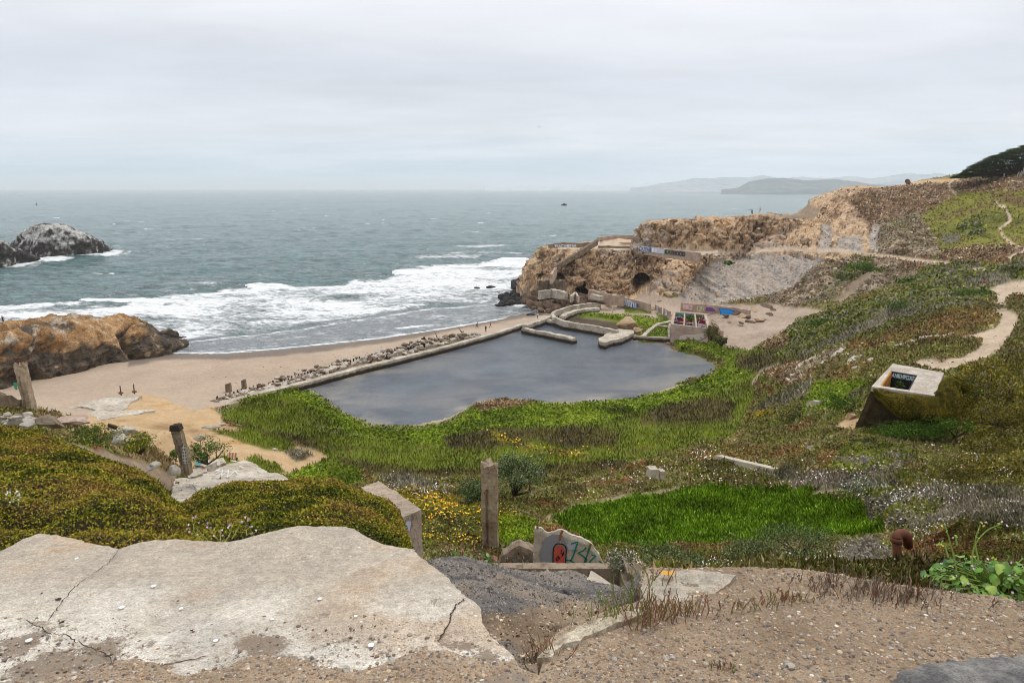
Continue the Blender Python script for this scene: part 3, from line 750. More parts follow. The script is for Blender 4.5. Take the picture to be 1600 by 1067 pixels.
def group_of(kname):
    if kname in ('beach', 'wet'): return 'beach'
    if kname in ('osand',): return 'sand'
    if kname in ('path',): return 'path'
    if kname in ('flat', 'tandirt', 'mud'): return 'dirt_ground'
    if kname in ('rock', 'shale'): return 'cliff'
    if kname in ('gravel',): return 'gravel_ground'
    if kname in ('greydirt',): return 'dirt_hollow'
    return 'hillside'
gnames = ['beach', 'sand', 'path', 'dirt_ground', 'cliff', 'gravel_ground', 'dirt_hollow', 'hillside']
gmap = np.array([gnames.index(group_of(inv[i])) for i in range(len(KIND))])
fg = gmap[ftyp]
gm = {'beach': M_sand, 'sand': M_sand, 'path': M_soil, 'dirt_ground': M_soil, 'cliff': M_rock, 'gravel_ground': M_grav, 'dirt_hollow': M_hollow, 'hillside': M_soil}
for gi, gname in enumerate(gnames):
    fs = TF[fg == gi]
    if not len(fs): continue
    uniq, invx = np.unique(fs, return_inverse=True)
    o = np_mesh(gname, tv[uniq], invx.reshape(fs.shape), gm[gname], colors=tcol[uniq], smooth_=(gname != 'cliff'))
    tag(o, kind='structure')
# ground behind the viewpoint
o = np_mesh('terrace_ground', [(-40, -30, 35.3), (40, -30, 35.3), (40, 0.9, 35.3), (-40, 0.9, 35.3)], np.array([[0, 1, 2, 3]]), M_grav, colors=np.tile(srgb(150, 131, 112), (4, 1)))
tag(o, kind='structure')

def gz_at(x, y):
    return float(H(np.array([float(x)]), np.array([float(y)]))[0])
def ground(u, v, lo=2.0, hi=330.0):
    """first terrain point on the sight line (u, v)"""
    ys = np.geomspace(lo, hi, 1500); t = (CY - v) / F
    xs = (u - CX) / F * ys / (CP + t * SP); zl = CZ - wof(v) * ys
    h = H(xs, ys); i = np.nonzero(h >= zl)[0]
    i = i[0] if len(i) else len(ys) - 1
    return np.array([xs[i], ys[i], max(h[i], zl[i])])
# ------------------------------------------------------------------ sea and pool
def sea_mat(name, pool=False):
    m, nt, b = new_mat(name)
    pos = geo(nt)
    if pool:
        base = mixc(nt, mapr(nt, noise(nt, .07, 4, .6), .35, .65, 0, 1), srgb(78, 85, 95), srgb(102, 108, 116))
        foam = attr(nt, 'foam', 'Fac')
        col = mixc(nt, foam, base, srgb(142, 136, 128))
        nt.links.new(col, b.inputs['Base Color'])
        b.inputs['Roughness'].default_value = .08
        b.inputs['IOR'].default_value = 1.33
        mp = nt.nodes.new('ShaderNodeMapping'); mp.inputs['Scale'].default_value = (1.0, 2.2, 1); mp.inputs['Rotation'].default_value = (0, 0, .5)
        nt.links.new(pos, mp.inputs[0])
        h = noise(nt, 2.2, 5, .7, mp.outputs[0])
        bump(nt, b, h, .8, .16)
        return m
    foam = attr(nt, 'foam', 'Fac'); shal = attr(nt, 'shallow', 'Fac')
    mq = nt.nodes.new('ShaderNodeMapping'); mq.inputs['Scale'].default_value = (.09, .3, 1); mq.inputs['Rotation'].default_value = (0, 0, -.42); nt.links.new(pos, mq.inputs[0])
    chop = mapr(nt, noise(nt, 1.0, 7, .72, mq.outputs[0]), .38, .62, 0, 1)
    deep = mixc(nt, chop, srgb(38, 64, 68), srgb(98, 130, 130))  # light and dark of the chop mixed into the water colour
    col = mixc(nt, shal, deep, srgb(132, 136, 140))
    mp = nt.nodes.new('ShaderNodeMapping'); mp.inputs['Scale'].default_value = (.55, 1.6, 1); mp.inputs['Rotation'].default_value = (0, 0, -.5)
    nt.links.new(pos, mp.inputs[0])
    fn = noise(nt, .55, 8, .72, mp.outputs[0], .6)
    fa = mathn(nt, 'ADD', foam, mathn(nt, 'MULTIPLY', mathn(nt, 'SUBTRACT', fn, .5), 2.0))
    fa = mapr(nt, fa, .40, .80, 0, 1)
    fm = mathn(nt, 'MULTIPLY', fa, mapr(nt, foam, .02, .12, 0, 1))
    col2 = mixc(nt, fm, col, (.80, .82, .83))
    nt.links.new(col2, b.inputs['Base Color'])
    nt.links.new(mapr(nt, fm, 0, 1, .14, .8), b.inputs['Roughness'])
    b.inputs['IOR'].default_value = 1.33
    n_1 = noise(nt, .55, 5, .65, mp.outputs[0]); n_2 = noise(nt, .09, 3, .6, mp.outputs[0])
    hh = mathn(nt, 'ADD', mathn(nt, 'MULTIPLY', n_1, .45), mathn(nt, 'MULTIPLY', n_2, 1.6))
    hh = mathn(nt, 'ADD', hh, mathn(nt, 'MULTIPLY', fm, .25))
    bump(nt, b, hh, 1.0, 2.4)
    return m
M_sea = sea_mat('sea_water'); M_pool = sea_mat('pool_water', True)

sk = np.concatenate([np.linspace(-2.2, -.86, 24), np.arange(-.85, .62, .0017), np.linspace(.63, 2.2, 24)])
sv_ = np.concatenate([np.arange(620, 330, -1.0), np.arange(330, 299, -.7), np.arange(299, 296, -.3), np.arange(296, 294.78, -.08)])
sy = CZ / wof(sv_)
sy = sy[sy < 60000]
XS = sk[:, None] * sy[None, :]; YS = np.broadcast_to(sy, XS.shape).copy()
a = 0.42                                    # waves run in towards the beach
def wavef(x, y, wl, seed, st=.33):
    c, s_ = math.cos(a), math.sin(a)
    p = (x * c + y * s_); q_ = (-x * s_ + y * c)
    return fbm(p * st / wl, q_ / wl, None, scale=1, octaves=3, seed=seed)
zs = 1.0 * wavef(XS, YS, 6.5, 1) * smooth(3500, 600, YS) + 1.3 * wavef(XS, YS, 24, 4) * smooth(9000, 1500, YS) + .45 * wavef(XS, YS, 2.6, 8, .5) * smooth(1200, 250, YS) + 2.2 * wavef(XS, YS, 90, 12, .25) * smooth(800, 2500, YS) * smooth(14000, 5000, YS)
US, VS = proj(XS, YS, np.zeros_like(XS))
shore = [(-400, 556), (0, 556), (275, 553), (350, 553), (430, 547), (520, 538), (600, 529), (680, 517), (740, 507), (800, 497), (860, 486), (900, 470)]
outer = [(-400, 480), (0, 474), (109, 475), (187, 471), (250, 457), (312, 453), (375, 447), (437, 444), (494, 445), (560, 438), (587, 434), (619, 428), (675, 414), (712, 409), (800, 408), (860, 405)]
swash = [(-400, 548), (200, 545), (281, 532), (344, 523), (400, 519), (500, 507), (556, 499), (600, 490), (665, 480), (775, 470), (820, 462), (860, 458)]
vi = lambda L: np.interp(US, [p[0] for p in L], [p[1] for p in L])
vo, vs_, vsh = vi(outer), vi(swash), vi(shore)
wn_ = 9 * fbm(XS, YS, scale=16, octaves=4, seed=90) + 3 * fbm(XS, YS, scale=4, octaves=3, seed=93)
body = smooth(-3, 6, VS - vo + wn_) * smooth(5, -5, VS - vs_ + wn_ * .5)
patch = .72 + .5 * fbm(XS * .5, YS, scale=14, octaves=4, seed=95)
foam = body * np.clip(patch + .2 * smooth(40, 0, VS - vo), .22, 1)
thin = smooth(-4, 4, VS - vs_ + wn_ * .5)
foam = np.maximum(foam, thin * (.47 + .3 * fbm(XS, YS, scale=5, octaves=3, seed=97)))
foam = np.maximum(foam, .9 * smooth(2.2, .4, np.abs(VS - vsh + 1.5 + wn_ * .06)))
foam = np.maximum(foam, .8 * smooth(2.5, .5, np.abs(VS - vs_ - 4 + wn_ * .5)) * thin)
scat = smooth(-70, -4, VS - vo) * (VS < vo + 5) * (.25 + .5 * fbm(XS * .4, YS, scale=12, octaves=4, seed=99))
foam = np.maximum(foam, scat)
caps = smooth(.55, .75, wavef(XS, YS, 9, 31, .35) + .15 * wavef(XS, YS, 60, 33)) * smooth(60, 200, YS) * smooth(2600, 700, YS)
foam = np.maximum(foam, caps * .85)
for (ru, rv, rw, rh) in ((150, 396, 60, 6), (60, 404, 60, 5), (20, 412, 50, 4), (812, 470, 14, 14), (790, 468, 18, 8), (810, 448, 12, 10)):
    e = ((US - ru) / rw) ** 2 + ((VS - rv) / rh) ** 2
    foam = np.maximum(foam, smooth(1.3, .3, e + .5 * fbm(XS, YS, scale=6, octaves=3, seed=101)) * .9)
for (l0, l1, lv) in ((700, 800, 384), (690, 830, 396), (640, 760, 402)):
    e = smooth(l0 - 10, l0 + 20, US) * smooth(l1 + 10, l1 - 20, US) * smooth(2.5, .6, np.abs(VS - lv + wn_ * .12))
    foam = np.maximum(foam, e * .75)
# the breaking crests stand up out of the water
for (l0, l1, lv, hgt) in ((500, 600, 438, 1.3), (770, 835, 411, 2.4), (610, 700, 424, .9), (380, 450, 447, .8), (120, 240, 470, .6)):
    e = smooth(l0 - 12, l0 + 20, US) * smooth(l1 + 12, l1 - 20, US)
    zs += e * hgt * np.exp(-((VS - lv) / 3.2) ** 2)
    foam = foam if l0 == 500 else np.where(e * np.exp(-((VS - lv - 1.5) / (1.2 if l0 == 500 else 2.2)) ** 2) > .4, np.where((l0 == 500) & (US > 530), .1, 1.0), foam)
hg = Hbase(np.clip(XS, -300, 200).ravel(), np.clip(YS, 1, 640).ravel()).reshape(XS.shape)
shallow = smooth(-1.6, .2, hg) * (YS < 330) * (XS < 60)
shallow = np.maximum(shallow, thin * .9 * (YS < 300))
damp = 1 - .93 * shallow
zs *= damp
nks, nys = XS.shape
ii, jj = np.meshgrid(np.arange(nks - 1), np.arange(nys - 1), indexing='ij'); q = (ii * nys + jj).ravel()
SF = np.stack([q, q + nys, q + nys + 1, q + 1], 1)
o = np_mesh('sea', np.stack([XS, YS, zs], 2).reshape(-1, 3), SF, M_sea, attrs={'foam': foam.ravel(), 'shallow': shallow.ravel()})
tag(o, kind='structure')

# pool water: a fan of the outline clipped out of a regular grid
gx0, gx1, gy0, gy1 = POOL[:, 0].min() - 2, POOL[:, 0].max() + 2, POOL[:, 1].min() - 2, POOL[:, 1].max() + 2
pxs, pys = np.arange(gx0, gx1, .5), np.arange(gy0, gy1, .5)
PX, PY = np.meshgrid(pxs, pys, indexing='ij')
ps = sdpoly(PX.ravel(), PY.ravel(), POOL).reshape(PX.shape)
n0, n1_ = PX.shape
ii, jj = np.meshgrid(np.arange(n0 - 1), np.arange(n1_ - 1), indexing='ij'); q = (ii * n1_ + jj).ravel()
PF = np.stack([q, q + n1_, q + n1_ + 1, q + 1], 1)
keep = (ps.ravel()[PF] < 1.0).all(1)
pf = PF[keep]; un, ix = np.unique(pf, return_inverse=True)
alg = .5 * smooth(-16, -2, ps) * smooth(-.15, .3, fbm(PX * .6, PY, scale=7, octaves=4, seed=122)) * smooth(152, 140, PY) + smooth(-5, -.5, ps) * smooth(-.1, .35, fbm(PX, PY, scale=5, octaves=4, seed=120)) * .7 + .2 * smooth(.3, .5, fbm(PX * .35 + PY * .2, PY, scale=6, octaves=4, seed=121)) * smooth(155, 120, PY)
PZ = 1.5 + .012 * fbm(PX, PY, scale=1.5, octaves=2, seed=5)
o = np_mesh('pool_water', np.stack([PX, PY, PZ], 2).reshape(-1, 3)[un], ix.reshape(pf.shape), M_pool, attrs={'foam': alg.ravel()[un]})
tag(o, kind='structure')

# ------------------------------------------------------------------ far shore
def far_hills(name, y0, y1, u0, u1, prof, seed, cols):
    """prof: (u, v_top) crest line seen from the viewpoint; the ridge is a solid landmass between depths y0 and y1"""
    us = np.linspace(u0, u1, 420); ys = np.linspace(0, 1, 50)
    Uu, T = np.meshgrid(us, ys, indexing='ij')
    Yy = y0 + (y1 - y0) * T
    Xx = (Uu - CX) / F * Yy * 1.03
    vt = np.interp(Uu, [p[0] for p in prof], [p[1] for p in prof])
    ztop = np.maximum(CZ - wof(vt) * (y0 + y1) / 2, 0)
    shape = np.sin(np.clip(T * 1.15, 0, 1) * math.pi / 2) ** .7 * smooth(1.0, .93, T)
    n = fbm(Xx, Yy, scale=900, octaves=5, seed=seed, ridged=True)
    Zz = ztop * shape * (.84 + .34 * n) - 3 * (T == 0) - 3 * (T == 1)
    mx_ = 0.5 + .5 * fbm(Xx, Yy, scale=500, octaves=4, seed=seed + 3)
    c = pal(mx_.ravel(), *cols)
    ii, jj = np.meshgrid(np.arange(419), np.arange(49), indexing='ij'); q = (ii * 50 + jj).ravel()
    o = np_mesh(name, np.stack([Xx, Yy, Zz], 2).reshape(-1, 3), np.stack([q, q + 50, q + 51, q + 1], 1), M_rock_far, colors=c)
    tag(o, kind='structure'); return o
M_rock_far = ground_mat('hazy_hill_scrub', [(120, .6), (30, .4)], .35, .6, 8)  # haze is put into the ridge colours, paler and bluer with distance
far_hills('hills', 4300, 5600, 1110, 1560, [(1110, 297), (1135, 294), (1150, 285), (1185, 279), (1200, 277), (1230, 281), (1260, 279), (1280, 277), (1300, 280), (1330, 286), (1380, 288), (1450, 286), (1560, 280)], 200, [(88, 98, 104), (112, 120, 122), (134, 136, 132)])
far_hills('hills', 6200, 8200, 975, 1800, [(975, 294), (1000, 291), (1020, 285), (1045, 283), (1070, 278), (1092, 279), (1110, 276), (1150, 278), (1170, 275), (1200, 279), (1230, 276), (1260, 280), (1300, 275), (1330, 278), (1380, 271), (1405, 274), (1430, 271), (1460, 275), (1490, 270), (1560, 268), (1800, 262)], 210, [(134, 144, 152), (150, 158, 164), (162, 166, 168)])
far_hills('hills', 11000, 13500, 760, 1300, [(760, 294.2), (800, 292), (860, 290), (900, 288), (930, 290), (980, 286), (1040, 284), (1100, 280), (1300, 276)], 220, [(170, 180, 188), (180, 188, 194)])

# ------------------------------------------------------------------ sea haze
def haze_box():
    m = bpy.data.materials.new('haze'); m.use_nodes = True
    nt = m.node_tree; nt.nodes.clear()
    o_ = nt.nodes.new('ShaderNodeOutputMaterial'); v = nt.nodes.new('ShaderNodeVolumePrincipled')
    v.inputs['Color'].default_value = (.93, .97, 1.0, 1)
    v.inputs['Density'].default_value = HAZE_D
    v.inputs['Anisotropy'].default_value = 0.2
    nt.links.new(v.outputs[0], o_.inputs['Volume'])
    x, y0, y1, z0, z1 = 150000, -200, 62000, -12, 300
    vs = [(-x, y0, z0), (x, y0, z0), (x, y1, z0), (-x, y1, z0), (-x, y0, z1), (x, y0, z1), (x, y1, z1), (-x, y1, z1)]
    fs = np.array([[0, 3, 2, 1], [4, 5, 6, 7], [0, 1, 5, 4], [1, 2, 6, 5], [2, 3, 7, 6], [3, 0, 4, 7]])
    b = np_mesh('haze', vs, fs, m, smooth_=False)
    tag(b, kind='stuff')
HAZE_D = 8e-5
haze_box()
# ------------------------------------------------------------------ concrete, stone and metal
def conc_mat(name, cols, scale=1.0, pit=.5, bs=.6, stain=(96, 80, 62), stain_amt=.5, green=False):
    m, nt, b = new_mat(name)
    p = obco(nt)
    n1_ = noise(nt, 1.3 / scale, 5, .6, p); n2_ = noise(nt, 9 / scale, 6, .7, p); n3_ = noise(nt, 55 / scale, 3, .6, p)
    c = mixc(nt, mapr(nt, n1_, .35, .65, 0, 1), srgb(*cols[0]), srgb(*cols[1]))
    c = mixc(nt, mathn(nt, 'MULTIPLY', mapr(nt, n2_, .50, .72, 0, 1), stain_amt), c, srgb(*stain))
    v = nt.nodes.new('ShaderNodeTexVoronoi'); v.inputs['Scale'].default_value = 26 / scale
    nt.links.new(p, v.inputs['Vector'])
    pits = mathn(nt, 'MULTIPLY', mapr(nt, v.outputs['Distance'], .08, .2, 1, 0), mapr(nt, n2_, .5, .6, 0, 1))
    c = mixc(nt, mathn(nt, 'MULTIPLY', pits, pit), c, srgb(60, 52, 44))
    f = mapr(nt, n3_, .3, .7, .86, 1.12)
    sc = nt.nodes.new('ShaderNodeVectorMath'); sc.operation = 'SCALE'
    nt.links.new(c, sc.inputs[0]); nt.links.new(f, sc.inputs['Scale'])
    nt.links.new(sc.outputs[0], b.inputs['Base Color'])
    b.inputs['Roughness'].default_value = .92; b.inputs['Specular IOR Level'].default_value = .2
    h = mathn(nt, 'ADD', mathn(nt, 'MULTIPLY', n2_, .6), mathn(nt, 'MULTIPLY', n3_, .25))
    h = mathn(nt, 'SUBTRACT', h, mathn(nt, 'MULTIPLY', pits, .4))
    bump(nt, b, h, bs, .06 * scale)
    return m
def flat_mat(name, rgb, rough=.8, var=.15, metal=0.0, sc=8):
    m, nt, b = new_mat(name)
    n = noise(nt, sc, 4, .6, obco(nt))
    c = srgb(*rgb)
    b.inputs['Roughness'].default_value = rough; b.inputs['Metallic'].default_value = metal
    nt.links.new(mixc(nt, n, c * (1 - var), np.minimum(c * (1 + var), 1)), b.inputs['Base Color'])
    b.inputs['Specular IOR Level'].default_value = .25
    return m
def col_mat(name, rough=.85, bs=0, bd=.1, bscale=4, cv=.2):
    m, nt, b = new_mat(name)
    n = noise(nt, bscale, 5, .65, geo(nt))
    sc = nt.nodes.new('ShaderNodeVectorMath'); sc.operation = 'SCALE'
    nt.links.new(attr(nt, 'Col'), sc.inputs[0]); nt.links.new(mapr(nt, n, .3, .7, 1 - cv, 1 + cv), sc.inputs['Scale'])
    nt.links.new(sc.outputs[0], b.inputs['Base Color'])
    b.inputs['Roughness'].default_value = rough; b.inputs['Specular IOR Level'].default_value = .2
    if bs: bump(nt, b, n, bs, bd)
    return m
M_conc = conc_mat('weathered_concrete', [(172, 160, 144), (196, 186, 168)], 1.0)
M_concf = conc_mat('sea_worn_concrete', [(166, 154, 138), (204, 196, 182)], 4.0, pit=.6, stain=(84, 66, 50), stain_amt=.9)
M_concd = conc_mat('brown_stained_concrete', [(112, 96, 80), (150, 134, 116)], 1.4, stain=(54, 42, 34), stain_amt=.85)
def waterline(m, z0):
    nt = m.node_tree; b = [n for n in nt.nodes if n.type == 'BSDF_PRINCIPLED'][0]; l = b.inputs['Base Color'].links[0].from_socket
    sp = nt.nodes.new('ShaderNodeSeparateXYZ'); nt.links.new(geo(nt), sp.inputs[0])
    f = mapr(nt, mathn(nt, 'ADD', sp.outputs[2], mathn(nt, 'MULTIPLY', noise(nt, .9, 3, .6), .5)), z0 + .2, z0 + .55, 1, 0)
    nt.links.new(mixc(nt, f, l, srgb(58, 46, 34)), b.inputs['Base Color']); return m
M_concw = waterline(conc_mat('pool_concrete', [(158, 146, 130), (200, 190, 174)], 4.0, pit=.6, stain=(84, 66, 50), stain_amt=.9), 2.15)
M_concp = conc_mat('pink_grey_concrete', [(160, 136, 122), (186, 166, 150)], 3.0, stain=(96, 76, 64), stain_amt=.8)
M_stone = conc_mat('pale_stone', [(150, 142, 132), (192, 184, 172)], 1.5, stain=(92, 82, 72), stain_amt=.6)
M_boul = conc_mat('brown_boulder', [(88, 72, 60), (124, 102, 84)], 3.0, stain=(44, 38, 34), stain_amt=.7)
M_wetrock = conc_mat('wet_black_rock', [(44, 42, 42), (66, 62, 60)], 3.0, stain=(28, 28, 28))
M_tanrock = conc_mat('tan_boulder', [(160, 132, 104), (186, 160, 130)], 3.0, stain=(96, 76, 60))
M_rust = flat_mat('rusty_iron', (104, 66, 50), .9, .35, 0, 30)
M_dark = flat_mat('dark_wood', (58, 48, 40), .9, .3)
M_paint = {}
def paint_mat(rgb):
    if rgb not in M_paint: M_paint[rgb] = flat_mat('spray_paint', rgb, .7, .12, 0, 6)
    return M_paint[rgb]
M_leaf = col_mat('leaf_cover', .7, cv=.12); M_leaf.node_tree.nodes['Principled BSDF'].inputs['Specular IOR Level'].default_value = .06
M_rockc = ground_mat('sea_rock', [(2.0, .4), (.6, .3), (.25, .3)], .7, 1.0, 1.0)

def cell_noise_disp(v, amp, sc, seed, ridged=True, octaves=3):
    return amp * fbm(v[:, 0], v[:, 1], v[:, 2], scale=sc, octaves=octaves, seed=seed, ridged=ridged)

def vnormals(v, f):
    n = np.zeros_like(v)
    a = v[f[:, 0]]; b_ = v[f[:, 1]]; c = v[f[:, 2]]
    fn = np.cross(b_ - a, c - a)
    for k in range(f.shape[1]): np.add.at(n, f[:, k], fn)
    return n / (np.linalg.norm(n, axis=1, keepdims=True) + 1e-12)

def cdt(points, edges_=None, outline_n=0):
    from mathutils.geometry import delaunay_2d_cdt
    r = delaunay_2d_cdt([Vector(p) for p in points], edges_ or [], [list(range(outline_n))] if outline_n else [], 1, 1e-5)
    return np.array([tuple(p) for p in r[0]]), np.array([f for f in r[2] if len(f) == 3], int)

def densify(pts, step, jit=0.0, closed=True):
    pts = [np.array(p, float) for p in pts]; out_ = []
    n = len(pts)
    for i in range(n if closed else n - 1):
        a, b = pts[i], pts[(i + 1) % n]; L = np.linalg.norm(b - a); k = max(1, int(round(L / step)))
        for j in range(k):
            p = a + (b - a) * j / k
            if jit and j: p = p + rng.normal(0, jit, 2)
            out_.append(p)
    if not closed: out_.append(pts[-1])
    return np.array(out_)

M_slab_ref = [None]
def plate(name, outline, ztop, thick, mat, step=.1, jit=.01, rough=.01, rs=.3, parent=None, seed=1, colors=None, bottom=None):
    """broken slab: outline (n,2) in metres, ztop number or function; ragged edge, uneven top, real thickness"""
    ol = densify(outline, step, jit)
    n = len(ol); lo, hi = ol.min(0), ol.max(0)
    gxs, gys = np.meshgrid(np.arange(lo[0], hi[0], step), np.arange(lo[1], hi[1], step), indexing='ij')
    g = np.stack([gxs.ravel(), gys.ravel()], 1) + rng.normal(0, step * .12, (gxs.size, 2))
    g = g[sdpoly(g[:, 0], g[:, 1], ol) < -step * .6]
    vs, fs = cdt(list(map(tuple, ol)) + list(map(tuple, g)), None, n)
    cen = vs[fs].mean(1); fs = fs[sdpoly(cen[:, 0], cen[:, 1], ol) < 1e-6]
    zf = ztop if callable(ztop) else (lambda x, y: np.full(x.shape, float(ztop)))
    z = zf(vs[:, 0], vs[:, 1]) + rough * fbm(vs[:, 0], vs[:, 1], scale=rs, octaves=4, seed=seed)
    sdv = sdpoly(vs[:, 0], vs[:, 1], ol)
    z = z - .35 * min(step, .05) * smooth(-step, 0, sdv)
    top = np.column_stack([vs, z])
    # side wall from boundary edges
    from collections import Counter
    e = Counter()
    d = {}
    a_, b_, c_ = vs[fs[:, 0]], vs[fs[:, 1]], vs[fs[:, 2]]
    ccw = ((b_[:, 0]-a_[:, 0])*(c_[:, 1]-a_[:, 1]) - (b_[:, 1]-a_[:, 1])*(c_[:, 0]-a_[:, 0])) > 0
    fs = np.where(ccw[:, None], fs, fs[:, ::-1])
    for t in fs:
        for i in range(3):
            p, q_ = int(t[i]), int(t[(i+1) % 3]); k = (min(p, q_), max(p, q_)); e[k] += 1; d[k] = (p, q_)
    bd = [d[k] for k, c in e.items() if c == 1]
    bi = sorted({p for q_ in bd for p in q_}); N0 = len(top)
    ctr = vs.mean(0); idx = {p: i for i, p in enumerate(bi)}
    levels = 3; extra = []
    for L in range(1, levels + 1):
        for p in bi:
            pos = vs[p] + (ctr - vs[p]) / (np.linalg.norm(ctr - vs[p]) + 1e-9) * rng.uniform(-.3, .5) * min(thick, .3) * .25
            zz = top[p, 2] - thick * L / levels if bottom is None else top[p, 2] + (bottom - top[p, 2]) * L / levels
            extra.append((pos[0], pos[1], zz))
    vv = np.vstack([top, extra]); nb = len(bi); quads = []
    ring = lambda L, p: p if L == 0 else N0 + (L - 1) * nb + idx[p]
    for (p, q_) in bd:
        for L in range(levels): quads.append((ring(L, q_), ring(L, p), ring(L + 1, p), ring(L + 1, q_)))
    cc = colors(vv) if callable(colors) else None
    at_ = {'dirt': slabdirt(vv)} if name == 'concrete_slab' else ({'dirt': np.full(len(vv), -1.0)} if mat is M_slab_ref[0] else None)
    return np_mesh(name, vv, [fs, np.array(quads)], mat, parent, smooth_=False, colors=cc, attrs=at_)

def wall(name, pts, h, th, mat, parent=None, step=.5, jit=.06, seed=3, jag=0.0, closed=False):
    """wall along pts [(x,y,ztop)...]; h = height down from the top; th = thickness; jag = broken top"""
    pts = np.array(pts, float)
    seg = np.linalg.norm(np.diff(pts[:, :2], axis=0), axis=1); s = np.concatenate([[0], np.cumsum(seg)])
    n = max(2, int(s[-1] / step)); t = np.linspace(0, s[-1], n + 1)
    t = np.unique(np.concatenate([t, s]))
    X = np.stack([np.interp(t, s, pts[:, k]) for k in range(3)], 1)
    T = np.gradient(X[:, :2], axis=0); T /= np.linalg.norm(T, axis=1, keepdims=True) + 1e-9
    Nn_ = np.stack([-T[:, 1], T[:, 0]], 1)
    nt_, nh = 4, max(2, int(h / step) + 1)
    prof = [(-.5, -h * (1 - i / nh)) for i in range(nh + 1)] + [(-.5 + j / nt_, 0) for j in range(1, nt_)] + [(.5, -h * i / nh) for i in range(nh + 1)]
    m = len(prof); V_ = []
    for i in range(len(X)):
        for (a, b) in prof:
            V_.append((X[i, 0] + Nn_[i, 0] * a * th, X[i, 1] + Nn_[i, 1] * a * th, X[i, 2] + b))
    V_ = np.array(V_)
    zt = np.repeat(X[:, 2], m)
    if jag:
        j = jag * fbm(V_[:, 0], V_[:, 1], scale=max(step * 2.5, .3), octaves=3, seed=seed + 50)
        top = np.clip((V_[:, 2] - (zt - h)) / h, 0, 1); V_[:, 2] += np.minimum(j, jag * .3) * top
    for k in range(3): V_[:, k] += jit * fbm(V_[:, 0], V_[:, 1], V_[:, 2], scale=step * 1.7, octaves=3, seed=seed + k)
    fs = []
    for i in range(len(X) - 1):
        for j in range(m - 1): fs.append((i*m+j, i*m+j+1, (i+1)*m+j+1, (i+1)*m+j))
    caps = [tuple(range(m))[::-1], tuple((len(X)-1)*m + j for j in range(m))]
    return np_mesh(name, V_, [np.array(fs), np.array(caps)], mat, parent, smooth_=False)

_ico = {}
def ico(level):
    if level in _ico: return _ico[level]
    import bmesh
    bm = bmesh.new(); bmesh.ops.create_icosphere(bm, subdivisions=level, radius=1.0)
    v = np.array([tuple(x.co) for x in bm.verts]); f = np.array([[q.index for q in x.verts] for x in bm.faces]); bm.free()
    _ico[level] = (v, f); return v, f
def rock_geo(level, seed, cut=7, amp=.22, boxy=0.0):
    v, f = ico(level); v = v.copy()
    if boxy: v = np.sign(v) * np.abs(v) ** (1 - boxy); v /= np.abs(v).max()
    r = np.random.default_rng(seed)
    for _ in range(cut):
        n = r.normal(size=3); n /= np.linalg.norm(n); d = r.uniform(.55, .85)
        k = v @ n - d; v = v - np.maximum(k, 0)[:, None] * n * .92
    v *= (1 + amp * fbm(v[:, 0], v[:, 1], v[:, 2] + seed, scale=.8, octaves=4, seed=seed, ridged=True))[:, None]
    return v, f
def rock(name, loc, size, mat, seed=1, rz=0.0, level=4, tilt=0.0, cut=13, boxy=0.0, parent=None, amp=.24):
    v, f = rock_geo(level, seed, cut, amp, boxy)
    o = np_mesh(name, v * (np.array(size) / 2), f, mat, parent, smooth_=False)
    o.location = loc; o.rotation_euler = (tilt, 0, rz)
    return o

def hexa(name, c8, mat, parent=None, n=10, jit=.03, seed=4, sc=.5, smooth_=False):
    """subdivided hexahedron from 8 corners (bottom 4 ccw, top 4 ccw), worn edges"""
    c8 = np.array(c8, float); V_ = []; F_ = []
    quads = [(0, 1, 5, 4), (1, 2, 6, 5), (2, 3, 7, 6), (3, 0, 4, 7), (4, 5, 6, 7), (3, 2, 1, 0)]
    for q_ in quads:
        a, b, c, d = c8[list(q_)]; base = len(V_)
        for i in range(n + 1):
            for j in range(n + 1):
                s_, t_ = i / n, j / n
                V_.append(a*(1-s_)*(1-t_) + b*s_*(1-t_) + c*s_*t_ + d*(1-s_)*t_)
        for i in range(n):
            for j in range(n):
                p = base + i * (n + 1) + j; F_.append((p, p + n + 1, p + n + 2, p + 1))
    V_ = np.array(V_); ctr = c8.mean(0)
    d = V_ - ctr
    nz = fbm(V_[:, 0], V_[:, 1], V_[:, 2], scale=sc, octaves=4, seed=seed, ridged=True)
    V_ = V_ + d / (np.linalg.norm(d, axis=1, keepdims=True) + 1e-9) * (jit * nz)[:, None]
    return np_mesh(name, V_, np.array(F_), mat, parent, smooth_=smooth_)
def boxc(cx, cy, z0, w, d, h, rz=0.0):
    c, s_ = math.cos(rz), math.sin(rz); out_ = []
    for z in (z0, z0 + h):
        for a, b in ((-w/2, -d/2), (w/2, -d/2), (w/2, d/2), (-w/2, d/2)): out_.append((cx + a*c - b*s_, cy + a*s_ + b*c, z))
    return out_

def tube(name, pts, radii, mat, parent=None, n=10, cap=True, closed=False):
    pts = np.array(pts, float); radii = np.broadcast_to(radii, (len(pts),))
    T = np.gradient(pts, axis=0); T /= np.linalg.norm(T, axis=1, keepdims=True) + 1e-9
    up = np.array([0, 0, 1.0]) if abs(T[0, 2]) < .9 else np.array([1.0, 0, 0]); V_ = []
    for i in range(len(pts)):
        a = np.cross(T[i], up); a /= np.linalg.norm(a) + 1e-9; b = np.cross(a, T[i]); up = b
        for k in range(n):
            th = 2 * math.pi * k / n; V_.append(pts[i] + radii[i] * (math.cos(th) * a + math.sin(th) * b))
    F_ = [(i*n+k, i*n+(k+1) % n, (i+1)*n+(k+1) % n, (i+1)*n+k) for i in range(len(pts)-1) for k in range(n)]
    fl = [np.array(F_)]
    if cap: fl.append(np.array([tuple(range(n))[::-1], tuple((len(pts)-1)*n + k for k in range(n))]))
    return np_mesh(name, V_, fl, mat, parent)
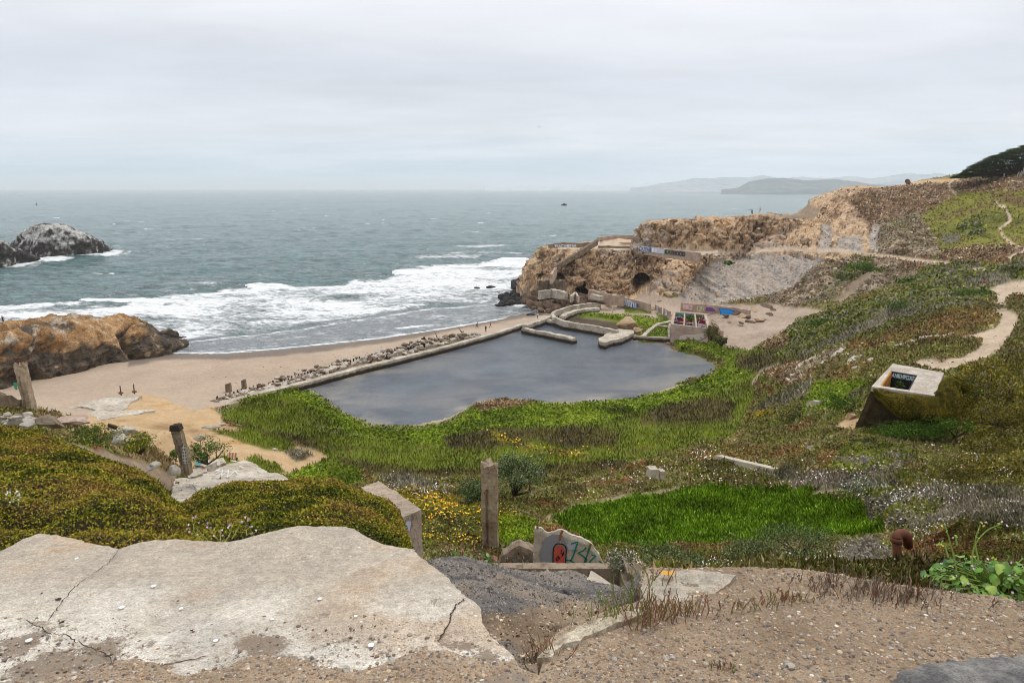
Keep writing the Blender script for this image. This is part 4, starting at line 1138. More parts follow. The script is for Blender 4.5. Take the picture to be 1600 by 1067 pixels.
def tube_geo(pts, radii, n=5):
    pts = np.array(pts, float); radii = np.broadcast_to(radii, (len(pts),))
    T = np.gradient(pts, axis=0); T /= np.linalg.norm(T, axis=1, keepdims=True) + 1e-9
    up = np.array([.3, .2, 1.0]); V_ = []
    for i in range(len(pts)):
        a = np.cross(T[i], up); a /= np.linalg.norm(a) + 1e-9; b = np.cross(a, T[i])
        for k in range(n):
            th = 2 * math.pi * k / n; V_.append(pts[i] + radii[i] * (math.cos(th) * a + math.sin(th) * b))
    return np.array(V_), np.array([(i*n+k, i*n+(k+1) % n, (i+1)*n+(k+1) % n, (i+1)*n+k) for i in range(len(pts)-1) for k in range(n)])
class Bag:
    """collects pieces of one mesh"""
    def __init__(s): s.v = []; s.f = {}; s.c = []; s.n = 0
    def add(s, v, f, col=None):
        f = np.asarray(f, int); s.v.append(np.asarray(v, float)); s.f.setdefault(f.shape[1], []).append(f + s.n); s.n += len(v)
        if col is not None: s.c.append(np.broadcast_to(col, (len(v), 3)))
    def build(s, name, mat, parent=None, smooth_=False):
        return np_mesh(name, np.vstack(s.v), [np.vstack(q_) for q_ in s.f.values()], mat, parent, smooth_=smooth_, colors=np.vstack(s.c) if s.c else None)

def ribbon(name, pts3, width, normal, mat, parent=None, taper=True, lift=.0):
    """flat painted or cracked line lying on a face"""
    pts = np.array(pts3, float); nrm = np.array(normal, float); nrm /= np.linalg.norm(nrm)
    w = np.broadcast_to(width, (len(pts),)).astype(float).copy()
    if taper: w[0] *= .3; w[-1] *= .3
    T = np.gradient(pts, axis=0); T /= np.linalg.norm(T, axis=1, keepdims=True) + 1e-9
    S = np.cross(T, nrm); S /= np.linalg.norm(S, axis=1, keepdims=True) + 1e-9
    V_ = np.vstack([pts + S * w[:, None] / 2 + nrm * lift, pts - S * w[:, None] / 2 + nrm * lift]); n = len(pts)
    return np_mesh(name, V_, np.array([(i, i+1, n+i+1, n+i) for i in range(n-1)]), mat, parent, smooth_=False)

class Face:
    """a flat face of a wall: origin, right and up axes in metres; draws paint on it"""
    def __init__(s, o, r, u=(0, 0, 1)):
        s.o = np.array(o, float); s.r = np.array(r, float); s.r /= np.linalg.norm(s.r)
        u = np.array(u, float); u -= s.r * (u @ s.r); s.u = u / np.linalg.norm(u); s.n = np.cross(s.r, s.u)
    def p(s, a, b, lift=.02): return s.o + s.r * a + s.u * b + s.n * lift
    def stroke(s, pts, w, rgb, parent, name='paint_stroke', lift=.03):
        P_ = [s.p(a, b, lift) for a, b in pts]
        q_ = []
        for i in range(len(P_) - 1):
            for j in range(3): q_.append(P_[i] + (P_[i+1] - P_[i]) * j / 3)
        q_.append(P_[-1])
        return ribbon(name, q_, w, s.n, paint_mat(rgb), parent, taper=False)
    def patch(s, pts, rgb, parent, name='paint_patch', lift=.015):
        V_ = [s.p(a, b, lift) for a, b in pts]
        return np_mesh(name, V_, np.array([list(range(len(V_)))]), paint_mat(rgb), parent, smooth_=False)
    def blob(s, cx, cy, rx, ry, rgb, parent, lift=.015, n=22, wob=.12, name='paint_patch'):
        th = np.linspace(0, 2 * math.pi, n, endpoint=False); k = 1 + wob * np.sin(3 * th + cx) + wob * .6 * np.sin(5 * th + cy)
        c, q_ = np.cos(th), np.sin(th)
        c = np.sign(c) * np.abs(c) ** .6; q_ = np.sign(q_) * np.abs(q_) ** .6
        return s.patch([(cx + rx * k[i] * c[i], cy + ry * k[i] * q_[i]) for i in range(n)], rgb, parent, name, lift)
    def text(s, txt, a, b, h, rgb, parent, lift=.04, stretch=1.0, bold=0.0, name='lettering', shear=0.0, fit=None):
        cu = bpy.data.curves.new(name, 'FONT'); cu.body = txt; cu.size = h / .72; cu.offset = bold; cu.shear = shear
        to = bpy.data.objects.new(name, cu); COL.objects.link(to)
        dg = bpy.context.evaluated_depsgraph_get()
        me = bpy.data.meshes.new_from_object(to.evaluated_get(dg))
        bpy.data.objects.remove(to); 
        me.materials.clear(); me.materials.append(paint_mat(rgb))
        if fit:
            xs_ = [v_.co.x for v_ in me.vertices]; stretch = fit / (max(xs_) - min(xs_))
        M = Matrix(((s.r[0]*stretch, s.u[0], s.n[0], 0), (s.r[1]*stretch, s.u[1], s.n[1], 0), (s.r[2]*stretch, s.u[2], s.n[2], 0), (0, 0, 0, 1)))
        me.transform(Matrix.Translation(Vector(s.p(a, b, lift))) @ M)
        o = bpy.data.objects.new(name, me); COL.objects.link(o); o.parent = parent
        return o
    def scrawl(s, a0, a1, b, h, rgb, parent, w, seed=1, n=6, name='paint_stroke'):
        r = np.random.default_rng(seed); st = (a1 - a0) / n
        for i in range(n):
            x = a0 + st * (i + .1); pts = [(x + r.uniform(0, .8) * st, b + r.uniform(0, 1) * h) for _ in range(r.integers(3, 6))]
            pts = [(x, b + r.choice([0, h]))] + pts
            s.stroke(pts, w, rgb, parent, name)

# ------------------------------------------------------------------ foreground slab
GRAV_DUST = srgb(122, 106, 90)
def slabcol(v):
    a = fbm(v[:, 0], v[:, 1], scale=.35, octaves=5, seed=301); b = fbm(v[:, 0], v[:, 1], scale=.05, octaves=4, seed=302); d = fbm(v[:, 0], v[:, 1], scale=1.1, octaves=3, seed=303)
    far_ = smooth(2.35, 2.95, v[:, 1] + .35 * a)
    c = pal(.5 + .8 * b, (200, 192, 178), (212, 204, 191), (222, 215, 203))
    c2 = pal(.5 + .8 * a + .4 * b, (158, 146, 132), (176, 162, 144), (190, 175, 156))
    c = c * (1 - far_[:, None] * .8) + c2 * far_[:, None] * .8
    og = smooth(.1, .45, a + .4 * d) * .45
    c = c * (1 - og[:, None]) + srgb(182, 150, 116) * og[:, None]
    dirt = 0
    gr = smooth(.25, .5, a - d) * .3
    return c * (1 - gr[:, None]) + srgb(150, 146, 140) * gr[:, None]
def slabdirt(v): return fbm(v[:, 0], v[:, 1], scale=.16, octaves=5, seed=304, gain=.6) + smooth(2.75, 2.25, v[:, 1]) * .62 - .55
def slab_mat():
    m, nt, b = new_mat('foreground_concrete')
    p = geo(nt)
    n2_ = noise(nt, 34, 6, .75, p); n3_ = noise(nt, 150, 3, .6, p)
    v = nt.nodes.new('ShaderNodeTexVoronoi'); v.inputs['Scale'].default_value = 46; nt.links.new(p, v.inputs['Vector'])
    w = noise(nt, 2.2, 3, .6, p)
    pit = mathn(nt, 'MULTIPLY', mapr(nt, v.outputs['Distance'], .10, .18, 1, 0), mapr(nt, w, .5, .62, 0, 1))
    v2 = nt.nodes.new('ShaderNodeTexVoronoi'); v2.inputs['Scale'].default_value = 11; nt.links.new(p, v2.inputs['Vector'])
    wsp = mathn(nt, 'MULTIPLY', mapr(nt, v2.outputs['Distance'], .06, .1, 1, 0), mapr(nt, noise(nt, 1.3, 2, .5, p), .55, .6, 0, 1))
    sc = nt.nodes.new('ShaderNodeVectorMath'); sc.operation = 'SCALE'
    f = mathn(nt, 'MULTIPLY', mapr(nt, n2_, .3, .7, .62, 1.2), mapr(nt, n3_, .3, .7, .62, 1.28))
    nt.links.new(attr(nt, 'Col'), sc.inputs[0]); nt.links.new(f, sc.inputs['Scale'])
    dm = mathn(nt, 'ADD', attr(nt, 'dirt', 'Fac'), mathn(nt, 'MULTIPLY', mathn(nt, 'SUBTRACT', noise(nt, 60, 5, .8, p), .5), 1.3))
    c = mixc(nt, mathn(nt, 'MULTIPLY', mapr(nt, dm, .02, .16, 0, 1), .85), sc.outputs[0], GRAV_DUST)
    c = mixc(nt, mathn(nt, 'MULTIPLY', pit, .8), c, srgb(70, 58, 48))
    c = mixc(nt, mathn(nt, 'MULTIPLY', wsp, .8), c, srgb(226, 224, 218))
    nt.links.new(c, b.inputs['Base Color']); b.inputs['Roughness'].default_value = .93; b.inputs['Specular IOR Level'].default_value = .2
    h = mathn(nt, 'ADD', mathn(nt, 'MULTIPLY', n2_, .5), mathn(nt, 'MULTIPLY', n3_, .35))
    h = mathn(nt, 'SUBTRACT', h, mathn(nt, 'MULTIPLY', pit, .5))
    bump(nt, b, h, .7, .016)
    return m
M_slab = slab_mat(); M_slab_ref[0] = M_slab
def slab_z(x, y): return slabz0(y) + .018 * fbm(x, y, scale=.7, octaves=3, seed=310)
sl_out = [(-4.6, 1.2), (-4.6, 3.25), (-3.2, 3.2)] + [tuple(p) for p in _te] + [tuple(at(846, 1080, z=35.25)[:2]), (.25, 1.2)]
o = plate('concrete_slab', sl_out, slab_z, .16, M_slab, step=.022, jit=.0035, rough=.012, rs=.2, colors=slabcol)
tag(o, 'huge cracked pale concrete slab with a ragged edge filling the lower left foreground', 'concrete slab')
slab = o
def on_slab(u, v):
    p = at(u, v, z=35.2)
    for _ in range(4): p = at(u, v, z=float(slab_z(np.array([p[0]]), np.array([p[1]]))[0]) + .006)
    return p
M_crack = flat_mat('crack_dirt', (62, 50, 40), .95, .2)
for line, w in (([(188, 856), (176, 872), (168, 880), (150, 893), (128, 908), (115, 918), (104, 933), (96, 940), (86, 955), (74, 972)], .0032), ([(38, 968), (52, 976), (64, 980), (74, 989), (90, 991), (104, 992), (120, 1003), (138, 1010), (158, 1018), (170, 1025), (178, 1040)], .004), ([(728, 934), (714, 944), (706, 958), (702, 972), (692, 990), (682, 1004)], .006), ([(232, 1052), (250, 1040), (300, 1030), (330, 1024)], .004)):
    pts = []
    for i in range(len(line) - 1):
        for j in range(6):
            t = j / 6; pts.append(on_slab(line[i][0] * (1-t) + line[i+1][0] * t + rng.normal(0, .8), line[i][1] * (1-t) + line[i+1][1] * t + rng.normal(0, .8)))
    ribbon('crack', pts, w * rng.uniform(.5, 1.5, len(pts)), (0, 0, 1), M_crack, slab, lift=.0015)
for (u, v, r) in ((92, 936, .010), (97, 972, .008), (278, 939, .004), (65, 927, .004), (300, 985, .005)):
    p = on_slab(u, v); th = np.linspace(0, 2*math.pi, 12, endpoint=False)
    np_mesh('hole', [p + np.array([r*math.cos(t)*1.2*(1+.35*math.sin(3*t+u)), r*1.3*math.sin(t)*(1+.35*math.cos(2*t+v)), .002]) for t in th], np.array([list(range(12))]), M_crack, slab, smooth_=False)
M_drop = flat_mat('bird_lime', (226, 228, 230), .8, .05)
for (u, v) in ((337, 1000), (580, 1007), (425, 967), (283, 950), (190, 948), (120, 872), (45, 1000), (500, 935), (240, 915), (556, 962)):
    p = on_slab(u, v); th = np.linspace(0, 2*math.pi, 10, endpoint=False); r = rng.uniform(.006, .012)
    np_mesh('bird_dropping', [p + np.array([r*math.cos(t)*(1+.3*rng.random()), r*math.sin(t)*(1+.3*rng.random()), .001]) for t in th], np.array([list(range(10))]), M_drop, slab, smooth_=False)

# right-hand broken edge of the terrace: pale concrete lip and a thick pebbly corner
lip = [(838, 1062), (845, 1056), (856, 1044), (864, 1034), (880, 1018), (905, 1003), (930, 992), (960, 980), (985, 972), (1004, 963), (1010, 975), (985, 990), (960, 998), (935, 1012), (912, 1020), (905, 1035), (880, 1040), (870, 1052), (860, 1066)]
o = plate('concrete_curb', [at(u, v, z=35.2)[:2] for u, v in lip], lambda x, y: zslab(y) + .035 + 0 * x, .3, M_slab, step=.02, jit=.003, rough=.02, rs=.08, colors=lambda v: pal(.5 + fbm(v[:, 0], v[:, 1], scale=.06, octaves=3, seed=8), (150, 134, 112), (196, 184, 162), (214, 204, 186)), bottom=34.95)
tag(o, 'crumbling cream concrete lip along the edge of the gravel beside the notch', 'concrete edge')
cor = [(1006, 964), (1001, 930), (1000, 903), (1012, 896), (1040, 894), (1075, 893), (1120, 895), (1150, 910), (1130, 930), (1100, 950), (1060, 962), (1030, 968)]
o = plate('concrete_block', [at(u, v, z=35.18)[:2] for u, v in cor], lambda x, y: zslab(y) + .028 + 0 * x, .7, M_slab, step=.025, jit=.004, rough=.03, rs=.12, colors=lambda v: pal(.5 + fbm(v[:, 0], v[:, 1], v[:, 2], scale=.12, octaves=3, seed=9), (150, 142, 130), (182, 172, 156), (168, 150, 130)), bottom=34.2)
tag(o, 'pebbly grey corner of a buried concrete block with orange lichen beside the gravel', 'concrete block')
_pl = at(1043, 898, z=35.22); Face(_pl + np.array([0, 0, -.0]), (1, 0, 0), (0, 1, 0)).blob(0, 0, .035, .018, (196, 146, 62), o, .012, name='lichen')

# ------------------------------------------------------------------ ledge, graffiti fragments and pillar below the terrace
Zl = float(at(780, 882, D=12.6)[2])
def gp(u, v, D): return at(u, v, D=D)
a0, a1 = gp(772, 888, 12.6), gp(968, 888, 12.6)
led = empty('retaining_wall', (a0 + a1) / 2); tag(led, 'low concrete retaining wall with a flat narrow top below the graffiti fragments', 'wall')
def loc_parent(o, p):
    o.parent = p; o.matrix_parent_inverse = Matrix.Translation(-p.location); return o
zt = a1[2]
o = hexa('wall_body', [(a0[0]-.3, 12.6, zt-1.6), (a1[0], 12.6, zt-1.6), (a1[0]+.05, 12.8, zt-1.6), (a0[0]-.3, 12.8, zt-1.6), (a0[0]-.3, 12.6, zt), (a1[0], 12.6, zt), (a1[0]+.05, 12.8, zt), (a0[0]-.3, 12.8, zt)], M_concd, None, 24, .03, 8, .3); loc_parent(o, led)
o = hexa('wall_end', [(a1[0]+.002, 12.0, zt-1.5), (a1[0]+.42, 12.0, zt-1.5), (a1[0]+.42, 12.98, zt-1.5), (a1[0]+.002, 12.98, zt-1.5), (a1[0]+.002, 12.0, zt-.02), (a1[0]+.38, 12.0, zt-.1), (a1[0]+.36, 12.98, zt-.03), (a1[0]+.002, 12.98, zt)], M_concd, None, 12, .025, 9, .2); loc_parent(o, led)
p_ = gp(990, 890, 12.3)
o = hexa('concrete_block', [(p_[0]-.14, 12.2, p_[2]-.7), (p_[0]+.3, 12.2, p_[2]-.7), (p_[0]+.3, 12.8, p_[2]-.7), (p_[0]-.14, 12.8, p_[2]-.7), (p_[0]-.14, 12.2, p_[2]), (p_[0]+.3, 12.2, p_[2]-.25), (p_[0]+.3, 12.8, p_[2]-.25), (p_[0]-.14, 12.8, p_[2])], M_concd, None, 10, .03, 10, .3)
tag(o, 'small wedge shaped brown concrete stub at the right end of the low retaining wall', 'concrete block')

def fragment(name, outline, D, th, mat, label, lean=.0):
    outline = [(u, v + (4 if v < 885 else 0)) for u, v in outline]
    """upright broken slab seen face on; outline in photo px at depth D, thickness th going back"""
    pts = [at(u, v, D=D) for u, v in outline]
    xz = densify([(p[0], p[2]) for p in pts], .06, .008)
    g = np.stack(np.meshgrid(np.arange(xz[:, 0].min(), xz[:, 0].max(), .06), np.arange(xz[:, 1].min(), xz[:, 1].max(), .06), indexing='ij'), -1).reshape(-1, 2)
    g = g[sdpoly(g[:, 0], g[:, 1], xz) < -.03]
    vs, fs = cdt(list(map(tuple, xz)) + list(map(tuple, g)), None, len(xz))
    cen = vs[fs].mean(1); fs = fs[sdpoly(cen[:, 0], cen[:, 1], xz) < 1e-6]
    n = len(vs); m = len(xz)
    d = .03 * fbm(vs[:, 0], vs[:, 1], scale=.25, octaves=4, seed=14, ridged=True)
    sdv = sdpoly(vs[:, 0], vs[:, 1], xz); d += .04 * smooth(-.08, 0, sdv)
    z0 = xz[:, 1].min()
    f_ = np.column_stack([vs[:, 0], D + d + lean * (vs[:, 1] - z0), vs[:, 1]])
    b_ = np.column_stack([vs[:, 0], D + th - d + lean * (vs[:, 1] - z0), vs[:, 1]])
    ring = [(i, (i + 1) % m, n + (i + 1) % m, n + i) for i in range(m)]
    o = np_mesh(name, np.vstack([f_, b_]), [np.vstack([fs, fs[:, ::-1] + n]), np.array(ring)], mat, None, smooth_=False)
    tag(o, label, 'concrete fragment'); return o
fr1 = fragment('concrete_fragment', [(833, 892), (833, 858), (836, 822), (845, 822), (855, 830), (866, 829), (872, 826), (878, 825), (890, 832), (910, 838), (925, 847), (938, 866), (944, 880), (950, 892)], 13.6, .16, M_conc, 'broken upright concrete fragment with a red painted bean shape and green tags')
fc = Face(at(835, 884, D=13.6), (1, 0, 0))
mp_ = 13.6 / F / 1.0 * (1.0 / (CP + ((CY-860)/F) * SP)) ** -1 if False else float(at(836, 860, D=13.6)[0] - at(835, 860, D=13.6)[0])
def fpx(u, v): 
    q_ = at(u, v, D=13.6); d = q_ - fc.o; return (d @ fc.r, d @ fc.u)
def px2(zx, zy): return 770 + zx / 6.4, 800 + zy / 6.4
fc.patch([fpx(*px2(*q_)) for q_ in ((480, 540), (470, 400), (520, 260), (600, 215), (700, 230), (740, 330), (735, 540))], (140, 140, 146), fr1, lift=.006)
fc.patch([fpx(*px2(*q_)) for q_ in ((790, 540), (800, 430), (860, 370), (960, 400), (980, 540))], (196, 176, 156), fr1, lift=.006)
fc.patch([fpx(*px2(*q_)) for q_ in ((740, 330), (760, 290), (830, 300), (850, 370), (760, 380))], (176, 180, 190), fr1, lift=.006)
cap = [px2(*q_) for q_ in ((600, 545), (602, 400), (608, 350), (625, 320), (650, 308), (700, 315), (725, 335), (735, 370), (730, 450), (728, 545))]
fc.patch([fpx(*q_) for q_ in [px2(*q_) for q_ in ((612, 545), (612, 370), (630, 338), (660, 328), (700, 336), (718, 370), (716, 545))]], (196, 88, 72), fr1, lift=.012)
fc.stroke([fpx(*q_) for q_ in cap], .025, (40, 34, 36), fr1, lift=.022)
for q_ in ([(640, 440), (630, 470), (645, 480), (662, 450), (640, 440)], [(690, 360), (680, 400), (705, 420), (712, 380)], [(700, 400), (690, 440)], [(650, 425), (672, 460)]):
    fc.stroke([fpx(*px2(*z_)) for z_ in q_], .018, (40, 28, 30), fr1, lift=.03)
for q_ in ([(780, 310), (850, 290), (830, 350), (800, 440), (775, 480)], [(735, 470), (780, 480), (830, 510), (820, 540)], [(935, 345), (900, 380), (850, 400), (900, 430), (940, 470), (900, 540)], [(975, 330), (940, 430), (905, 520)], [(985, 420), (1030, 430), (985, 470), (960, 500), (1045, 525)], [(1060, 480), (1110, 520)]):
    fc.stroke([fpx(*px2(*z_)) for z_ in q_], .035, (28, 128, 104), fr1, lift=.026)
for q_ in ([(700, 175), (680, 215), (668, 280)], [(445, 140), (448, 165)], [(980, 310), (950, 400)]):
    fc.stroke([fpx(*px2(*z_)) for z_ in q_], .05, (150, 96, 48), fr1, 'rust_stain', lift=.018)
fr2 = fragment('concrete_fragment', [(776, 892), (784, 868), (800, 855), (812, 850), (826, 855), (838, 862), (838, 892)], 13.9, .4, M_concd, 'low rounded concrete fragment flecked with paint between pillar and graffiti fragment')
fc2 = Face(at(776, 884, D=13.9), (1, 0, 0))
for k in range(26):
    a, b = rng.uniform(.15, .72), rng.uniform(.0, .22)
    fc2.stroke([(a, b), (a + rng.uniform(-.03, .03), b + rng.uniform(.02, .07))], .02, [(206, 202, 196), (90, 160, 170), (190, 120, 110), (150, 180, 140)][k % 4], fr2)

def pillar(name, u, vtop, vbot, D, w, mat, label, lean=(0, 0), seed=5, grooves=True, jit=.03, d=None):
    b = at(u, vbot, D=D); t = at(u, vtop, D=D); h = t[2] - b[2]; d = d or w * .9
    nu, nv_ = 36, max(12, int(h / w * 14)); V_ = []
    for j in range(nv_ + 1):
        for i in range(nu):
            th = i / nu * 4; sgm = int(th); f_ = th - sgm
            x, y = [(-.5 + f_, -.5), (.5, -.5 + f_), (.5 - f_, .5), (-.5, .5 - f_)][sgm]
            V_.append((x * w, y * d, h * j / nv_))
    V_ = np.array(V_); base = V_.copy()
    if grooves:
        gr = (np.abs(base[:, 0] / w + .12) < .06) & (base[:, 1] < -d * .45) & (base[:, 2] < h * .72)
        V_[gr, 1] += d * .22
        g2 = (np.abs(base[:, 0] / w - .12) < .035) & (base[:, 1] < -d * .45) & (base[:, 2] > h * .55); V_[g2, 1] += d * .12
    nz = fbm(V_[:, 0] + seed, V_[:, 1], V_[:, 2], scale=w * .45, octaves=4, seed=seed, ridged=True)
    nb = fbm(V_[:, 0] + seed, V_[:, 1], V_[:, 2], scale=w * 1.6, octaves=2, seed=seed + 9)
    rad = base[:, :2] / (np.linalg.norm(base[:, :2], axis=1, keepdims=True) + 1e-9)
    V_[:, :2] += rad * (jit * nz + jit * 1.6 * nb)[:, None]
    fr_ = np.clip((base[:, 2] / h - .9) / .1, 0, 1); V_[:, 2] -= fr_ * np.abs(fbm(base[:, 0], base[:, 1], scale=w * .3, octaves=2, seed=seed)) * w * .9
    V_[:, 0] += lean[0] * base[:, 2]; V_[:, 1] += lean[1] * base[:, 2]
    V_[:, 2] -= (base[:, 2] < .01) * .8
    F_ = [(j*nu+i, j*nu+(i+1) % nu, (j+1)*nu+(i+1) % nu, (j+1)*nu+i) for j in range(nv_) for i in range(nu)]
    top = [nv_ * nu + i for i in range(nu)]; ctr = len(V_)
    V_ = np.vstack([V_, V_[top].mean(0)])
    tri = [(top[i], top[(i+1) % nu], ctr) for i in range(nu)]
    root = empty(name, b); tag(root, label, 'pillar')
    np_mesh('column', V_, [np.array(F_), np.array(tri)], mat, root, smooth_=False)
    root['h'] = float(h)
    return root, b, h
M_pil = conc_mat('pillar_concrete', [(138, 118, 98), (182, 164, 142)], .8, stain=(70, 52, 40), stain_amt=.75)
pr, pb, ph = pillar('concrete_pillar', 766, 719, 864, 17.0, .43, M_pil, 'square weathered concrete pillar with long grooves standing among yellow flowers', seed=5, jit=.018)
hexa('pillar_footing', [(-.35, -.3, -.6), (.55, -.3, -.6), (.6, .5, -.6), (-.35, .5, -.6), (-.12, -.22, .12), (.36, -.25, .02), (.4, .3, .05), (-.2, .3, .15)], M_concd, pr, 10, .04)
pr2, pb2, ph2 = pillar('concrete_pillar', 48, 566, 640, 60.0, .76, M_pil, 'tall tilted concrete pillar at the left edge above the beach, green paint patch', lean=(-.07, 0), seed=15, jit=.05)
Face((-.28, -.50, ph2 * .45), (1, 0, 0)).blob(-.35, .4, .16, .35, (70, 150, 120), pr2, .03)
for dx in (-.3, -.1, .15): tube('rebar', [(dx - .07 * ph2, 0, ph2 - .3), (dx - .07*ph2 - .05, 0, ph2 + .35), (dx - .07*ph2 - .25, 0, ph2 + .45)], .04, M_rust, pr2, 6)
pr3, pb3, ph3 = pillar('concrete_pillar', 291, 668, 726, 52.0, .66, M_concd, 'split leaning concrete pillar with black spots on white paint above the stepped slab', lean=(-.14, 0), seed=25, jit=.06)
f3 = Face((.02, -.50, 0), (1, 0, -.0), (-.14, 0, 1))
f3.patch([(-.02, .3), (.36, .3), (.36, ph3 * .62), (.02, ph3 * .55)], (196, 194, 186), pr3)
for k in range(12):
    f3.blob(.06 + .2 * (k % 2) + rng.uniform(0, .04), .45 + (k // 2) * .27, .06, .075, [(40, 40, 44), (36, 84, 74)][k % 3 == 2], pr3, .03)
hexa('rusted_cap', [(-.14*ph3 - .38, -.35, ph3 - .15), (-.14*ph3 + .38, -.35, ph3 - .15), (-.14*ph3 + .38, .35, ph3 - .15), (-.14*ph3 - .38, .35, ph3 - .15), (-.14*ph3 - .3, -.3, ph3 + .25), (-.14*ph3 + .3, -.3, ph3 + .3), (-.14*ph3 + .25, .3, ph3 + .25), (-.14*ph3 - .3, .3, ph3 + .22)], M_dark, pr3, 8, .1, 3, .2)

# big block to the right of the shrub mounds
D1 = 9.0
q0, q1, q2 = at(620, 812, D=D1), at(658, 796, D=9.6), at(565, 762, D=13.5)
q3 = at(592, 752, D=14.5)
zb = 30.2
blk = hexa('concrete_block', [(q0[0], q0[1], zb), (q1[0], q1[1], zb), (q3[0]+.3, q3[1], zb), (q2[0], q2[1], zb), q0, q1, q3, q2], conc_mat('block_concrete', [(150, 134, 118), (178, 160, 140)], 1.0, stain=(70, 56, 46), stain_amt=.9), None, 26, .055, 12, .5)
tag(blk, 'long thick concrete block with graffiti on its end beside the mossy mound', 'concrete block')
ff = Face((q0[0], q0[1], q0[2] - .45), q1 - q0)
ff.blob(.13, .25, .1, .13, (176, 180, 196), blk, .04); ff.scrawl(.04, .24, .15, .22, (90, 84, 110), blk, .012, 4, 4)
ff.stroke([(.2, -.25), (.3, -.15), (.27, -.35), (.22, -.28)], .02, (60, 48, 42), blk)
o = Face(q0 + (q2 - q0) * .10 + (q1 - q0) * .12 + np.array([0, 0, .03]), (1, 0, 0), (0, 1, .0)).blob(.0, .0, .05, .06, (70, 190, 150), blk, .05)
# pale broken block lying in the hollow
p1_ = at(915, 905, D=8.6); p2_ = at(958, 922, D=8.2)
o = hexa('concrete_block', [tuple(p1_ + np.array(q_)) for q_ in ((0, 0, -.16), (.36, -.25, -.3), (.44, -.1, -.3), (.08, .18, -.16), (0.02, 0, 0), (.36, -.25, -.1), (.44, -.08, -.08), (.1, .18, .02))], M_conc, None, 8, .03, 16, .15)
tag(o, 'pale broken concrete block lying tilted in the grey dirt hollow', 'concrete block')

# ------------------------------------------------------------------ stepped slab with graffiti, lower left
so = plate('stepped_slab', [at_plane(u, v, zs_)[:2] for u, v in st_out], zs_, 1.3, M_concf, step=.35, jit=.05, rough=.12, rs=1.2)
tag(so, 'broken grey concrete slab with steps and white and black graffiti on the left slope', 'concrete slab')
def on_st(u, v): return at_plane(u, v, lambda x, y: zs_(x, y) + .1)
def px6(zx, zy): return 240 + zx / 6.667, 630 + zy / 6.667
NS = np.array([0, .235, 1.0])
for pts, w, rgb in (([(640, 740), (720, 700), (700, 770), (780, 700), (770, 780), (850, 705), (880, 750)], .09, (206, 204, 200)), ([(660, 780), (760, 770), (860, 775)], .08, (206, 204, 200)), ([(640, 710), (700, 690)], .25, (224, 224, 220)), ([(800, 600), (880, 610)], .35, (222, 222, 222)), ([(895, 660), (945, 672)], .2, (222, 222, 222)),
                    ([(905, 850), (950, 810), (985, 812), (930, 845)], .16, (60, 62, 72)), ([(880, 790), (960, 800), (1060, 790), (1010, 830)], .1, (80, 78, 84)), ([(1090, 850), (1160, 870)], .12, (70, 60, 70)), ([(260, 900), (330, 870), (420, 900), (480, 950), (400, 970)], .07, (84, 78, 80)), ([(330, 840), (400, 850), (470, 930)], .07, (84, 78, 80))):
    P_ = []
    for i in range(len(pts) - 1):
        for j in range(5): t = j / 5; P_.append(on_st(*px6(pts[i][0]*(1-t)+pts[i+1][0]*t, pts[i][1]*(1-t)+pts[i+1][1]*t)))
    ribbon('paint_stroke', P_, w, NS, paint_mat(rgb), so, lift=.06)
for (zx, zy, rgb) in ((385, 657, (70, 170, 140)), (465, 695, (84, 140, 140))):
    p = on_st(*px6(zx, zy)); Face(p + np.array([0, 0, .75]), (1, 0, 0), (0, 1, .235)).patch([(-.5, -.4), (.4, -.5), (.6, .4), (-.4, .5)], rgb, so, lift=.03)
s0 = on_st(290, 733); s1 = on_st(322, 738)
for k in range(7):
    uu, vv_ = 298 + k * 7.5, 745 - (k * 3.4)
    p = on_st(uu, vv_)
    hexa('step', boxc(p[0] - .1, p[1] + .5, p[2] - .4, .75, 1.5, .5, .55), M_concf, so, 5, .06, 30 + k, .6)
hexa('step', boxc(on_st(308, 734)[0], on_st(308, 734)[1] + .6, on_st(308, 734)[2] - .3, 3.2, 1.3, .95, -.5), M_concf, so, 10, .08, 40, .6)
# striped barrier board
p = on_st(364, 718)
br = empty('barrier_board', p); tag(br, 'small white and orange striped barrier board standing behind the stepped slab', 'barrier')
hexa('board', boxc(0, 0, .25, 1.0, .06, .55), paint_mat((226, 222, 214)), br, 2, 0)
for k in range(3): Face((-.5, -.04, .25), (1, 0, 0)).patch([(.1 + .3*k, .02), (.25 + .3*k, .02), (.35 + .3*k, .53), (.2 + .3*k, .53)], (222, 130, 70), br)
for sx in (-.35, .35): hexa('leg', boxc(sx, 0, -.3, .06, .05, .55), M_dark, br, 2, 0)

# ------------------------------------------------------------------ beach-side slab, ramp wall, blocks
zb_ = lambda x, y: 4.9 + (100 - y) * .06 + 0 * x
o = plate('beach_slab', [at_plane(u, v, zb_)[:2] for u, v in ((78, 645), (133, 628), (170, 620), (196, 617), (214, 615), (222, 617), (212, 624), (202, 630), (200, 636), (190, 641), (232, 640), (215, 647), (150, 655), (118, 650), (150, 640), (128, 634))], zb_, .7, M_concf, step=.5, jit=.08, rough=.1, rs=2)
tag(o, 'pale flat concrete slab half buried in sand with two rusty bars at its far corner', 'concrete slab')
for (u, v0, v1) in ((189, 603, 615), (210, 600, 613)):
    p = at_plane(u, v1, zb_); t = at(u, v0, D=p[1])
    tube('rebar', [(p[0], p[1], p[2] - .3), (p[0], p[1], t[2])], .09, M_rust, o, 6); rock('anchor_lump', (p[0], p[1], p[2] + .1), (.9, .7, .5), M_boul, 8, parent=o, level=2)
o = wall('edge_kerb', [tuple(at(u, v, z=z)) for u, v, z in ((146, 658, 6.0), (175, 652, 5.6), (215, 644, 5.2), (240, 640, 5.0))], .9, .8, M_concf, None, .5, .1)
